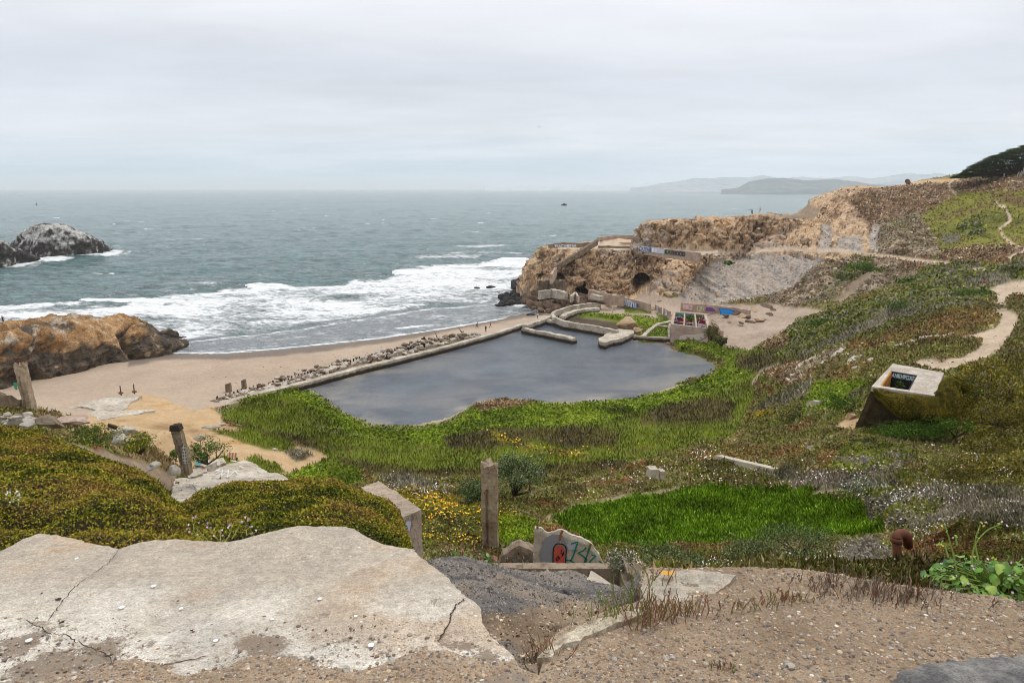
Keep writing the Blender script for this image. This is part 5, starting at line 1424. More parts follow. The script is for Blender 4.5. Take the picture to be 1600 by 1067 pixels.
tag(o, 'low concrete kerb along the near edge of the half buried beach slab', 'kerb')
ra = [tuple(at(u, v, D=D)) for u, v, D in ((-90, 590, 58), (-30, 603, 58), (10, 617, 59), (40, 633, 61), (75, 652, 62), (110, 664, 62))]
o = wall('ramp_wall', ra, 2.2, 1.0, M_concd, None, .35, .12, jag=.25); tag(o, 'sloping brown concrete wall running down from the left edge to the tilted pillar', 'wall')
for (u, v, D, s, rz, lab, mt) in ((118, 655, 58, (3.0, 2.2, .5), .3, 'flat grey slab lying tilted on the slope right of the tilted pillar', M_concp), (78, 660, 36, (1.5, .8, .6), -.4, 'grey wedge of concrete at the top of the left shrub mound', M_concd), (195, 674, 52, (1.7, 1.3, .8), .2, 'grey green painted block on the sandy slope left of the split pillar', M_concf), (190, 688, 47, (1.1, .9, .8), .6, 'pale pink boulder above the yellow flowered shrub', M_stone), (256, 683, 66, (2.6, .7, .5), .0, 'short concrete beam lying on sand left of the split pillar', M_concf), (311, 684, 74, (1.2, .8, .7), .3, 'white block on the sand right of the split pillar', M_stone), (330, 667, 88, (2.2, .9, .5), .1, 'cluster of pale stones on sand near the edge of the grass', M_stone), (346, 664, 90, (1.4, .6, .4), .2, 'thin slab lying on sand below the pool wall end', M_concf), (347, 708, 75, (.6, .4, .3), .2, 'small white stone alone on the sand', M_stone), (430, 702, 78, (.7, .5, .35), 0, 'pale stone on the tip of the grass tongue', M_stone), (175, 666, 60, (1.5, .35, .3), -.5, 'dark driftwood log on the upper sand', M_dark), (149, 566, 143, (3.2, 2.2, 2.4), .2, 'brown boulder at the foot of the large beach rock', M_boul), (25, 658, 38, (1.1, .7, .6), .3, 'pile of white broken stones at the left edge above the shrubs', M_stone), (6, 654, 39, (.7, .5, .5), .8, 'white stone at the far left above the shrub mound', M_stone), (44, 664, 37, (.8, .5, .5), 1.2, 'low pale rock between the stone pile and shrub mound', M_stone), (272, 735, 47, (.8, .7, .7), .4, 'small pink grey rock left of the stepped slab', M_stone), (240, 727, 44, (.9, .6, .5), 1, 'grey stone among shrubs left of the split pillar base', M_stone)):
    p = at(u, v, D=D); o = rock('rock' if mt in (M_stone, M_boul) else ('driftwood' if mt is M_dark else 'concrete_block'), p, s, mt, seed=int(u * 7 + v), rz=rz, boxy=.55 if mt not in (M_boul, M_stone) else .25, cut=3 if mt is M_dark else 7, level=3)
    tag(o, lab, 'driftwood' if mt is M_dark else ('rock' if mt in (M_stone, M_boul) else 'concrete block'))

# ------------------------------------------------------------------ pool wall, pickets, debris
W0 = [(240, 650), (300, 640), (335, 632), (400, 614), (478, 596), (560, 574), (620, 560), (700, 540), (770, 521), (822, 504)]
wp = [tuple(at(u, v, z=2.75)) for u, v in W0]
o = wall('pool_wall', wp, 3.6, 1.5, M_concw, None, .8, .12, seed=33, jag=.12)
tag(o, 'long straight concrete sea wall between the sandy beach and the big pool', 'wall')
M_waterline = flat_mat('dark_algae', (62, 50, 38), .8, .3)
debris = None; protos = []
for k in range(6):
    v_, f_ = rock_geo(2, 400 + k, 8, .12, .35)
    me_o = np_mesh('rubble_stone', v_, f_, [M_stone, M_concf, M_concd, M_boul, M_stone, M_concd][k], None, smooth_=False); protos.append(me_o)
def put(i, loc, size, rz, tilt, label, cat, grp, used=set()):
    o = protos[i]
    if i in used or True:
        o2 = o.copy(); COL.objects.link(o2); o = o2
    o.location = loc; o.scale = [q_ / 2 for q_ in size]; o.rotation_euler = (tilt, tilt * .6, rz)
    return tag(o, label, cat, grp)
wl_ = np.array([q_[:2] for q_ in wp])
def along(t, off):          # t in 0..1 along the wall, off metres to the seaward side
    seg = np.linalg.norm(np.diff(wl_, axis=0), axis=1); s_ = np.concatenate([[0], np.cumsum(seg)]) / seg.sum()
    x = np.interp(t, s_, wl_[:, 0]); y = np.interp(t, s_, wl_[:, 1]); d = wl_[-1] - wl_[0]; d /= np.linalg.norm(d)
    return np.array([x - d[1] * off, y + d[0] * off])
for k in range(270):
    t = rng.uniform(.10, .80); wd = 5.2 * smooth(.08, .35, t) * smooth(.86, .6, t) + .8; off = 1.2 + rng.random() * wd
    p = along(t, off); s = rng.uniform(.5, 1.35) * (1.1 if t > .45 else .8)
    hump = 1.1 * smooth(.35, .7, t) * smooth(.85, .7, t) * math.sin(min(1, (off - 1) / (wd + .4)) * math.pi)
    put(k % 6, (p[0], p[1], 2.65 + hump + rng.uniform(-.1, .25)), (s * rng.uniform(.8, 1.6), s * rng.uniform(.6, 1.1), s * rng.uniform(.4, .75)), rng.uniform(0, 6), rng.uniform(-.5, .5), 'pale broken stone heaped along the seaward side of the pool wall', 'stone', 'broken stones heaped along the pool wall')
for k in range(34):
    t = rng.uniform(.06, .14) if k % 2 else rng.uniform(.1, .3); p = along(t, rng.uniform(1.1, 2.4)); s = rng.uniform(.6, 1.6)
    put(k % 6, (p[0], p[1], 2.6), (s * 1.7, s, s * .35), rng.uniform(0, 6), rng.uniform(-.3, .3), 'pale broken stone heaped along the seaward side of the pool wall', 'stone', 'broken stones heaped along the pool wall')
protos_m = [bpy.data.objects.new('rubble_stone', o.data) for o in protos]
for o in protos: bpy.data.objects.remove(o)
# timber revetment line and picket stubs
o = wall('stone_revetment', [tuple(list(along(t, 1.6 + 3.2 * smooth(.1, .5, t) * smooth(.85, .6, t))) + [2.6]) for t in np.linspace(.03, .82, 40)], .8, 2.2, M_concf, None, .6, .35, seed=61, jag=.5)
tag(o, 'low eroded band of rubble masonry under the loose stones along the pool wall', 'revetment')
pk = None
for k in range(64):
    t = .12 + k * .0083; p = along(t, 3.4 + 3.0 * smooth(.1, .5, t))
    if pk is None: pk = hexa('timber_stake', boxc(0, 0, -.6, .22, .22, 1.25), M_dark, None, 2, .03); o = pk
    else: o = pk.copy(); COL.objects.link(o)
    o.location = (p[0], p[1], 2.2 + rng.uniform(-.12, .18)); o.rotation_euler = (rng.uniform(-.1, .1), rng.uniform(-.1, .1), rng.uniform(0, 1))
    tag(o, 'short dark timber stake in the row along the beach edge of the rubble', 'stake', 'timber stakes along the beach edge of the rubble')
for k in range(14):
    p = at(rng.uniform(4, 56), rng.uniform(644, 668), D=38 + rng.uniform(-.5, .5)); s = rng.uniform(.25, .6); o = protos_m[k % 3].copy(); COL.objects.link(o); o.location = p; o.scale = [s * .6, s * .5, s * .35]; o.rotation_euler = (rng.uniform(-.4, .4), 0, rng.uniform(0, 6))
    tag(o, 'small white stone in the broken pile above the left shrub mound', 'stone', 'white stones piled above the left shrub mound')
for (u, vb, vt, w, lab) in ((358, 613, 599, .95, 'left of two thick weathered timber stumps at the near end of the rubble'), (382, 607, 593, .8, 'right of two thick weathered timber stumps at the near end of the rubble'), (662, 543, 527, .9, 'dark timber stump rising from the middle of the rubble heap')):
    p = at(u, vb, z=2.2); t_ = at(u, vt, D=p[1]); h = t_[2] - p[2]
    r_ = empty('timber_stump', p); tag(r_, lab, 'stump')
    for dx, hh in ((-.28 * w, h * .9), (.2 * w, h)):
        pillar_v = hexa('timber', boxc(dx, 0, -.5, w * .45, w * .6, hh + .5), M_dark if u > 600 else M_concd, r_, 6, .07, int(u))
for (u, v, lab) in ((605, 560, 'tangled dark driftwood at the near side of the rubble heap'), (638, 545, 'dark driftwood branches sticking up from the rubble heap'), (650, 540, 'forked driftwood branch beside the timber stump'), (682, 532, 'dark curved driftwood root on the rubble heap'), (724, 522, 'dark driftwood log near the far end of the rubble heap')):
    p = at(u, v, z=2.9); b = Bag()
    for k in range(7):
        d = rng.normal(size=3); d[2] = abs(d[2]) * .5; d /= np.linalg.norm(d); L = rng.uniform(.8, 2.1)
        v_, f_ = tube_geo([p + rng.normal(0, .3, 3) * (1, 1, .2), p + d * L * .5 + rng.normal(0, .1, 3), p + d * L], [.14, .1, .04]); b.add(v_, f_)
    o = b.build('driftwood', M_dark); tag(o, lab, 'driftwood')

# breakwaters and basin walls of the old baths
def W(name, pts, z, h, th, label, mat=M_concw, jag=.15, step=.6, seed=71, cat='wall', jit=.14):
    o = wall(name, [tuple(at(u, v, z=z)) for u, v in pts], h, th, mat, None, step, jit, seed=seed, jag=jag); return tag(o, label, cat)
W('breakwater', [(818, 512), (860, 520), (898, 528)], 2.9, 3.2, 1.6, 'straight broken concrete breakwater arm reaching into the pool from the sea wall corner', jag=.3)
W('basin_wall', [(820, 508), (845, 499), (857, 494), (870, 495)], 3.1, 3, 1.7, 'short concrete wall linking the sea wall to the curved basin wall', jag=.2, seed=73)
W('basin_wall', [(856, 499), (890, 503), (930, 513), (962, 520)], 2.9, 3.2, 1.3, 'inner straight wall of the upper basin facing the open pool', jag=.2, seed=75)
W('curved_wall', [(938, 474), (926, 473), (908, 475), (892, 478), (878, 482), (867, 486), (863, 490), (866, 495), (880, 501), (905, 505), (935, 510), (965, 516)], 3.7, 2.2, .9, 'curved pale concrete rim wall sweeping round the upper basin', jag=.15, seed=77)
W('curved_wall', [(936, 481), (915, 482), (898, 485), (884, 490), (878, 494)], 3.0, 1.8, 1.6, 'inner curved bank wall inside the rim of the upper basin', jag=.15, seed=79)
pt = [(935, 529), (958, 515), (968, 514), (990, 516), (991, 520), (972, 529), (958, 531), (946, 536), (938, 534)]
o = plate('pier', [at(u, v, z=3.0)[:2] for u, v in pt], 3.0, 2.6, M_concw, step=.5, jit=.08, rough=.15, rs=1.5); tag(o, 'stubby L shaped concrete pier at the far side of the big pool', 'pier')
W('basin_wall', [(990, 524), (1020, 526), (1049, 527)], 2.7, 2.4, .9, 'front wall of the small empty basin at the pool edge', jag=.1, seed=81)
W('basin_wall', [(1005, 524), (1016, 514), (1027, 506), (1052, 500)], 2.8, 2.2, .9, 'slanting wall on the left side of the small empty basin', jag=.1, seed=83)
W('basin_wall', [(1047, 526), (1046, 515), (1048, 505)], 2.8, 2.2, .9, 'right wall of the small empty basin beside the roofless ruin', jag=.1, seed=85)
W('basin_wall', [(1028, 508), (1046, 510)], 2.6, 2.2, .7, 'back wall of the small empty basin', jag=.1, seed=87)
o = rock('rock', at(982, 508, z=3.0), (6.5, 4.5, 3.0), M_tanrock, 17, .3, 4, .35, boxy=.3); tag(o, 'large tilted tan rock slab behind the L shaped pier', 'rock')
o = rock('rock', at(997, 516, z=2.6), (3.6, 2.8, 1.9), M_tanrock, 18, 1.3, 3); tag(o, 'brown rock right of the tilted slab behind the pier', 'rock')

# roofless ruin with nine painted compartments
za = 6.3
c00, c10, c11, c01 = at(1050, 506, z=za), at(1108, 513, z=za), at(1102, 491, z=za), at(1054, 487, z=za)
ru = empty('roofless_ruin', ((c00 + c10) / 2 - np.array([0, 0, 3.6]))); tag(ru, 'roofless concrete ruin split into nine compartments full of graffiti beside the pool', 'ruin')
def RL(s_, t_, z=0.0): return (c00*(1-s_)*(1-t_) + c10*s_*(1-t_) + c11*s_*t_ + c01*(1-s_)*t_) + np.array([0, 0, z])
def rwall(a, b, h, th, mat, name, z=0.0):
    o = wall(name, [tuple(RL(*a, z)), tuple(RL(*b, z))], h, th, mat, None, .5, .06, seed=91); loc_parent(o, ru); return o
rwall((0, 0), (1, 0), 5.0, .6, M_concp, 'front_wall'); rwall((1, 0), (1, 1), 3.8, .6, M_concp, 'side_wall'); rwall((1, 1), (0, 1), 3.8, .6, M_concp, 'back_wall'); rwall((0, 1), (0, 0), 5.0, .6, M_concp, 'side_wall')
for t_ in (1/3, 2/3): rwall((t_, .03), (t_, .97), 2.6, .35, M_concp, 'partition', -.04)
for t_ in (.34, .67): rwall((.03, t_), (.97, t_), 2.4, .3, M_concp, 'partition', -.35)
o = np_mesh('floor', [RL(0, 0, -2.4), RL(1, 0, -2.4), RL(1, 1, -2.4), RL(0, 1, -2.4)], np.array([[0, 1, 2, 3]]), M_concd); loc_parent(o, ru)
pal9 = [[(90, 100, 110), (170, 180, 200), (200, 205, 215)], [(170, 50, 48), (190, 150, 80), (150, 40, 44)], [(40, 150, 140), (40, 130, 190), (70, 110, 60)]]
for r_ in range(3):
    for c_ in range(3):
        a, b = RL(c_/3 + .03, (r_+1)/3 - .02 if r_ < 2 else .97), RL((c_+1)/3 - .03, (r_+1)/3 - .02 if r_ < 2 else .97)
        f_ = Face(a + np.array([0, -.22, -1.9]), b - a); L = np.linalg.norm(b - a)
        f_.blob(L/2, .95, L*.45, .75, pal9[r_][c_], ru, .05)
        for q_ in range(4):
            rgb = [(220, 224, 230), (40, 60, 120), (200, 60, 60), (30, 30, 40)][(q_ + r_ + c_) % 4]
            f_.stroke([(L*rng.uniform(.1, .9), rng.uniform(.2, 1.6)) for _ in range(3)], .2, rgb, ru, lift=.1)
ffr = Face(c00 + np.array([0, -.36, -4.3]), c10 - c00); Lr = np.linalg.norm(c10 - c00)
ffr.patch([(1.6, .2), (2.1, 1.8), (3.5, 2.3), (5.5, 2.5), (7.5, 3.1), (Lr-.3, 3.2), (Lr-.2, .3)], (196, 178, 170), ru, lift=.06)
for q_ in ([(3.6, 1.9), (4.0, 1.4), (4.4, 1.7)], [(6.1, 1.2), (7.4, 1.5)], [(6.8, 2.0), (7.6, 1.7), (8.2, 2.2)], [(5.2, 1.8), (5.4, 1.5)]):
    ffr.stroke(q_, .16, [(130, 50, 48), (176, 70, 66), (70, 66, 76), (110, 50, 46)][len(q_) % 4], ru, lift=.09)
for ch in ru.children: ch.matrix_parent_inverse = Matrix.Translation(-ru.location)
o = hexa('concrete_block', boxc(*(at(1123, 528, z=3.0)[:2]), 2.4, 1.6, 1.0, 2.3, .2), M_concp, None, 8, .12, 95, .6); tag(o, 'upright pink concrete stub right of the roofless ruin', 'concrete block')
o = rock('white_stone', at(1045, 536, z=1.7), (1.8, .7, .4), M_stone, 5, .2, 3); tag(o, 'flat white stone at the water edge below the roofless ruin', 'rock')

# graffiti walls on the flat
def gwall(pts, z, h, th, label, mat=M_concp, **k):
    o = wall('graffiti_wall', [tuple(at(u, v, z=z)) for u, v in pts], h, th, mat, None, .5, .06, seed=int(pts[0][0]), jag=k.get('jag', .2)); tag(o, label, 'wall')
    a, b = at(*pts[0], z=z), at(*pts[-1], z=z); f_ = Face(np.array([a[0], a[1], z - h]), np.array([b[0]-a[0], b[1]-a[1], 0])); f_.o = f_.o + f_.n * (th / 2 + .05); return o, f_, np.linalg.norm((b-a)[:2])
o, f_, L = gwall([(976, 465), (1000, 470), (1016, 475)], 5.6, 2.6, .5, 'low pink wall painted with a white block tag and a blue blob', jag=.1)
f_.patch([(.3, .3), (4.4, .4), (4.4, 2.2), (.3, 2.3)], (216, 220, 232), o)
f_.text('WYTES', .5, .5, 1.4, (226, 230, 240), o, .12, 1.0, .03); f_.text('WYTES', .4, .4, 1.5, (40, 52, 110), o, .07, 1.03, .12)
f_.blob(5.6, 1.2, .95, .7, (40, 150, 200), o, .06); f_.scrawl(5.0, 6.2, .7, .9, (24, 90, 150), o, .12, 3, 3)
o, f_, L = gwall([(1025, 476), (1033, 480)], 4.9, 1.8, .5, 'short leaning wall piece with a white and purple tag, left of two'); f_.blob(L/2, .9, .8, .7, (206, 208, 226), o); f_.scrawl(.3, L-.3, .5, .8, (80, 70, 150), o, .1, 5, 3)
o, f_, L = gwall([(1038, 481), (1047, 486)], 4.9, 1.9, .5, 'short leaning wall piece with a white and purple tag, right of two'); f_.blob(L/2, .9, .8, .8, (206, 208, 226), o); f_.scrawl(.3, L-.3, .5, .8, (90, 90, 160), o, .1, 6, 3)
o, f_, L = gwall([(1064, 473), (1090, 475), (1120, 477), (1150, 481), (1172, 485)], 5.6, 2.4, .6, 'long low pink wall with purple tag and bright blue rounded tag on the flat', jag=.15)
f_.patch([(.8, .8), (3.6, .7), (3.6, 2.1), (.8, 2.0)], (206, 176, 172), o); f_.scrawl(1.0, 3.5, .9, 1.0, (150, 120, 130), o, .1, 12, 4)
f_.blob(6.0, 1.3, 1.0, .65, (186, 178, 150), o); f_.scrawl(5.2, 6.8, .8, 1.0, (120, 130, 90), o, .1, 13, 3)
f_.blob(8.8, 1.45, 1.35, .55, (104, 66, 130), o, .05); f_.scrawl(7.6, 9.9, 1.0, .9, (70, 40, 100), o, .12, 14, 5)
f_.blob(13.4, 1.25, 2.0, 1.0, (24, 60, 140), o, .05); f_.blob(13.4, 1.25, 1.8, .85, (30, 140, 220), o, .08); f_.scrawl(12.2, 14.6, .8, .9, (20, 100, 200), o, .1, 15, 4)
f_.scrawl(15.8, 17.6, .9, .8, (170, 110, 96), o, .08, 16, 4); f_.blob(19.2, .9, .7, .4, (214, 212, 216), o, .05)
rr = [(1178, 487), (1190, 480), (1150, 489), (1162, 495), (1140, 486), (1200, 492), (1185, 500), (1172, 503), (1134, 493), (1140, 503), (1158, 505), (1208, 484), (1132, 487), (1195, 500), (1170, 495)]
for k, (u, v) in enumerate(rr):
    s = rng.uniform(1.6, 4.2) if k < 8 else rng.uniform(1.0, 1.8)
    o = rock('rubble_rock', at(u, v, z=3.9 if k % 2 else 4.3), (s * 1.5, s, s * .55), M_boul if k % 3 else M_tanrock, 500 + k, rng.uniform(0, 6), 3, .2)
    tag(o, 'brown rock in the rubble heap at the right end of the long graffiti wall', 'rock', 'rocks in the rubble heap on the flat')
for k, (u, v, s) in enumerate(((1044, 461, 2.6), (1055, 460, 2.4), (1072, 456, 1.8), (1075, 463, 1.2), (1068, 464, 1.0), (1124, 463, 2.2), (1070, 452, 1.4), (1245, 521, 2.0), (1030, 471, 1.2), (1050, 493, 1.2), (1018, 484, 2.2), (998, 483, 1.3), (1003, 481, 1.0), (1085, 448, 1.3), (1098, 463, .9))):
    p = ground(u, v, 100, 260); o = rock('boulder', p, (s * 1.3, s, s * .8), M_tanrock if k != 7 else M_stone, 600 + k, rng.uniform(0, 6), 3)
    tag(o, 'tan boulder fallen on the flat below the grey shale slope' if k != 7 else 'white boulder on the bank at the right of the sandy flat', 'boulder', 'tan boulders below the shale slope' if k != 7 else None)

# ------------------------------------------------------------------ headland walls
o = W('parapet_wall', [(985, 383), (1010, 385), (1040, 389), (1068, 392), (1094, 395)], 18.3, 2.8, .6, 'long parapet on the headland covered in block letter graffiti', M_concp, .05)
zA = 18.3; a, b = at(985, 383, z=zA), at(1094, 395, z=zA)
pts_ = [at(u, v, z=zA) for u, v in ((985, 383), (1010, 385), (1040, 389), (1068, 392), (1094, 395))]
def seg_face(i, j): 
    f_ = Face(pts_[i] + np.array([0, 0, -1.7]), (pts_[j] - pts_[i])); f_.o = f_.o + f_.n * .42; return f_, np.linalg.norm(pts_[j] - pts_[i])
f_, L = seg_face(0, 1); f_.patch([(1.0, .2), (L, .1), (L, 1.6), (1.0, 1.6)], (214, 216, 226), o, lift=.02); f_.text('WACKS', 1.2, .25, 1.25, (60, 74, 130), o, .08, .95, .05)
f_, L = seg_face(1, 2); f_.patch([(0, .1), (L, .1), (L, 1.6), (0, 1.6)], (190, 194, 206), o, lift=.02); f_.text('TAH', .1, .25, 1.2, (70, 90, 150), o, .08, .95, .05); f_.patch([(2.5, .1), (3.6, .1), (3.6, 1.6), (2.5, 1.6)], (110, 130, 150), o, lift=.06); f_.text('THK', 3.8, .25, 1.2, (228, 226, 236), o, .08, .95, .08)
f_, L = seg_face(2, 3); f_.text('KAY', .2, .15, 1.4, (12, 74, 62), o, .08, 1.0, .07); f_.text('HOOD', L * .5, .1, 1.4, (22, 34, 50), o, .08, .86, .07)
W('parapet_wall', [(934, 371), (960, 368), (990, 368), (1008, 370)], 18.2, 1.6, .6, 'pink rear parapet along the seaward edge of the headland terrace', M_concp, .03)
o = W('parapet_wall', [(858, 382), (880, 379), (905, 380), (930, 378)], 18.0, 2.0, .6, 'low seaward wall with small black and white tags at the headland tip', M_concd, .1)
a, b = at(866, 381, z=18.0), at(900, 380, z=18.0); f_ = Face(a + np.array([0, -.5, -1.4]), b - a); f_.text('TRACYMETRA', 0, .1, 1.0, (206, 210, 222), o, .1, .95, .04)
o = W('parapet_wall', [(935, 384), (958, 384), (985, 385)], 17.2, 1.0, .6, 'low brown parapet between the two standing people and the lettered wall', M_concd, .1)
# stair ramp down the tip
s0, s1 = at(934, 375, D=230.5), at(866, 416, D=221)
st = empty('stair_ramp', s1); tag(st, 'long straight concrete stair ramp climbing the headland tip to the terrace', 'stairs')
for off, nm, mt, hh in ((0, 'side_wall', M_concd, 1.7), (2.2, 'side_wall', M_concd, 1.5)):
    o = wall(nm, [tuple(s0 + np.array([0, off, 0])), tuple(s1 + np.array([0, off, 0]))], hh, .5, mt, None, .6, .08, seed=5); loc_parent(o, st)
bg_ = Bag()
for k in range(30):
    p = s0 + (s1 - s0) * (k + .5) / 30 + np.array([0, 1.2, -.6]); c8 = np.array(boxc(p[0], p[1], p[2] - .5, abs(s1[0]-s0[0]) / 30 + .12, 1.8, .55))
    bg_.add(c8, [(0, 1, 5, 4), (1, 2, 6, 5), (2, 3, 7, 6), (3, 0, 4, 7), (4, 5, 6, 7)])
o = bg_.build('steps', M_concd); loc_parent(o, st)
W('ruined_wall', [(840, 440), (856, 436), (870, 437), (884, 439)], 8.0, 3.5, .8, 'dark ruined wall with openings halfway down the headland tip', M_concd, .8, seed=99)
W('ruined_wall', [(861, 428), (869, 417)], 12.0, 3.0, .8, 'pink stained upright ruin buttress at the foot of the stair ramp', M_concp, .6, seed=98)
W('ruined_wall', [(843, 455), (862, 452), (885, 456)], 5.6, 2.6, 1.4, 'grey concrete ledge above the boulders at the headland foot', M_concf, .5, seed=97)
W('ruined_wall', [(892, 462), (899, 457), (904, 462)], 5.4, 2.0, .6, 'small grey concrete gable left of the lower cave mouth', M_concf, .6, seed=96)
W('ruined_wall', [(921, 452), (940, 456), (958, 461), (975, 462)], 6.6, 3.0, .8, 'low stained concrete wall between the lower cave and the white tag', M_concp, .3, seed=94)
W('ruined_wall', [(925, 459), (940, 463)], 6.0, 1.2, 1.4, 'fallen concrete beam in front of the low stained wall', M_concf, .1, seed=93)
hexa_p = at(971, 470, z=4.6); o = hexa('concrete_block', boxc(hexa_p[0], hexa_p[1], 2.5, 2.0, 1.2, 3.2, .2), M_concp, None, 8, .1, 95, .6); tag(o, 'square pink concrete pier at the left end of the white tagged wall', 'concrete block')
# pipe down the slope from the end of the lettered wall
pa, pb_ = at(1095, 397, z=17.4), at(1086, 430, D=218)
o = tube('drain_pipe', [pa, (pa + pb_) / 2 + np.array([0, -.5, .3]), pb_], .22, flat_mat('pale_pipe', (196, 182, 160), .7), None, 8); tag(o, 'long pale pipe hanging down the cliff from the end of the lettered wall', 'pipe')
o = rock('rock', at(1053, 345, D=240) , (4.0, 2.0, 1.0), M_boul, 44, 0, 3, boxy=.5); tag(o, 'grey block lying on the left end of the upper cliff', 'rock')
o = rock('rock', at(1082, 345, D=241) , (2.0, 1.4, .8), M_boul, 45, 0, 3); tag(o, 'small brown rock on the skyline of the upper cliff', 'rock')
o = rock('boulder', at(1419, 284, D=281), (2.2, 1.6, 1.8), M_boul, 46, 0, 3, boxy=.3); tag(o, 'single brown boulder on the bare skyline of the right hill', 'boulder')
o = rock('rock', at(914, 389, z=17.2), (3.5, 2, 1.2), M_tanrock, 47, 0, 3); tag(o, 'tan rock beside the top of the stair ramp', 'rock')
o = rock('rock', at(977, 380, z=17.0), (5.5, 2, .8), M_tanrock, 48, 0, 3); tag(o, 'flat dark rock lying on the headland terrace', 'rock')

# boulders at the foot of the headland
bl = 0
for (u, v, s) in ((835, 468, 4.5), (850, 470, 4), (862, 466, 4.2), (875, 470, 4), (828, 474, 3), (842, 478, 3.2), (857, 478, 3.8), (870, 480, 3), (885, 474, 3.6), (838, 460, 4.5), (852, 460, 4), (868, 458, 3.6), (882, 463, 3.2), (895, 470, 5), (910, 467, 5.5), (925, 468, 4.5), (826, 464, 3.4), (845, 484, 2.2), (858, 486, 2.0), (868, 484, 2.2), (832, 481, 1.8), (820, 470, 2.8), (848, 466, 2.4), (878, 456, 3.0), (860, 472, 2.6), (890, 480, 2.2), (905, 474, 3), (940, 470, 3)):
    o = rock('boulder', at(u, v, z=max(.6, 2.6 - (v - 455) * .03 + (.8 if v < 465 else 0))), (s * 1.2, s, s * .8), M_boul, 700 + bl, rng.uniform(0, 6), 3); bl += 1
    tag(o, 'brown rounded boulder in the pile at the foot of the headland', 'boulder', 'brown boulders at the foot of the headland')
for (u, v, s) in ((786, 463, 3.2), (793, 466, 3.0), (800, 461, 3.6), (808, 463, 3.4), (790, 471, 2.8), (797, 474, 3.2), (784, 476, 3.0), (806, 468, 2.6), (815, 466, 3.0), (812, 473, 2.4), (778, 477, 1.6), (793, 459, 2.0), (804, 456, 2.2)):
    o = rock('sea_boulder', at(u, v, z=.35), (s * 1.5, s, s * .7), M_wetrock, 740 + bl, rng.uniform(0, 6), 3); bl += 1
    tag(o, 'wet black boulder awash in the surf left of the headland', 'boulder', 'black boulders in the surf by the headland')
for (u, v, s, lab) in ((768, 449, 2.4, 'small black rock alone in the surf, larger of two'), (745, 450, 1.5, 'small black rock alone in the surf, smaller of two'), (830, 492, 1.6, 'black stone at the far end of the beach beside a walker')):
    o = rock('sea_boulder', at(u, v, z=.25), (s * 1.6, s, s * .7), M_wetrock, 780 + bl, 0, 3); bl += 1; tag(o, lab, 'boulder')
o = rock('sea_rock', at(812, 448, z=1.0), (8, 9, 6.5), M_wetrock, 790, .3, 4, .2); tag(o, 'black wedge rock leaning against the seaward foot of the headland', 'rock')

# ------------------------------------------------------------------ big rocks as solid lofted bodies
def catm(R, n):
    R = np.asarray(R, float); m = len(R); P_ = np.concatenate([2*R[:1]-R[1:2], R, 2*R[-1:]-R[-2:-1]]); out_ = []
    ts = np.linspace(0, m - 1, n)
    for t in ts:
        i = min(int(t), m - 2); f_ = t - i; p0, p1, p2, p3 = P_[i], P_[i+1], P_[i+2], P_[i+3]
        out_.append(.5 * ((2*p1) + (-p0+p2)*f_ + (2*p0-5*p1+4*p2-p3)*f_**2 + (-p0+3*p1-3*p2+p3)*f_**3))
    return np.array(out_)
def loft_pts(rows, nu, nv_):
    R = np.array([catm(r, nu) for r in rows]); G = catm(R.reshape(len(rows), -1), nv_).reshape(nv_, nu, 3)
    return G
def grid_faces(a, b):
    ii, jj = np.meshgrid(np.arange(a - 1), np.arange(b - 1), indexing='ij'); q_ = (ii * b + jj).ravel()
    return np.stack([q_, q_ + 1, q_ + b + 1, q_ + b], 1)
def gnormal(G):
    n = np.cross(np.gradient(G, axis=1), np.gradient(G, axis=0)); n /= np.linalg.norm(n, axis=2, keepdims=True) + 1e-9; return n
def big_rock(name, foot, crest, dback, amp, sc, colf, label, nu=260, nv_=90, sink=1.0):
    us = np.linspace(foot[0][0], foot[-1][0], 15)
    fv = np.interp(us, [p[0] for p in foot], [p[1] for p in foot]); fz = np.interp(us, [p[0] for p in foot], [p[2] for p in foot])
    cu = np.linspace(foot[0][0], foot[-1][0], 15); cv = np.interp(cu, [p[0] for p in crest], [p[1] for p in crest])
    r0, r1, r2, r3, r4, r5 = [], [], [], [], [], []
    for i in range(15):
        f_ = at(us[i], fv[i], z=fz[i]); k = math.sin(math.pi * min(1, max(.0, (i + .35) / 14.7))) ** .4 if True else 1
        dc = dback * .38; c_ = at(cu[i], cv[i], D=f_[1] + dc); hh = max(c_[2] - f_[2], .2)
        r0.append(f_ - np.array([0, 0, sink])); r1.append(f_ + np.array([0, .12 * dback * .5, hh * .42])); r2.append(f_ + np.array([0, .2 * dback, hh * .85]))
        r3.append(c_); r4.append(c_ + np.array([0, dback * .3, -hh * .35])); r5.append(c_ + np.array([0, dback * .55, -hh - 3]))
    G = loft_pts([r0, r1, r2, r3, r4, r5], nu, nv_); N_ = gnormal(G); N_ *= np.sign((N_[..., 2:3]).mean())
    g = G.reshape(-1, 3); n_ = N_.reshape(-1, 3)
    d = amp * fbm(g[:, 0], g[:, 1], g[:, 2] * 1.5, scale=sc, octaves=4, seed=810, ridged=True) + amp * .45 * fbm(g[:, 0], g[:, 1], g[:, 2], scale=sc * .28, octaves=4, seed=812, ridged=True)
    d -= amp * 1.6 * smooth(.80, .97, fbm(g[:, 0] + g[:, 2] * .3, g[:, 1] * .2, scale=sc * 1.6, octaves=2, seed=820, ridged=True))
    g2 = g + n_ * d[:, None]
    o = np_mesh(name, g2, grid_faces(nv_, nu), M_rockc, None, smooth_=False, colors=colf(g2, d)); tag(o, label, 'rock'); return o
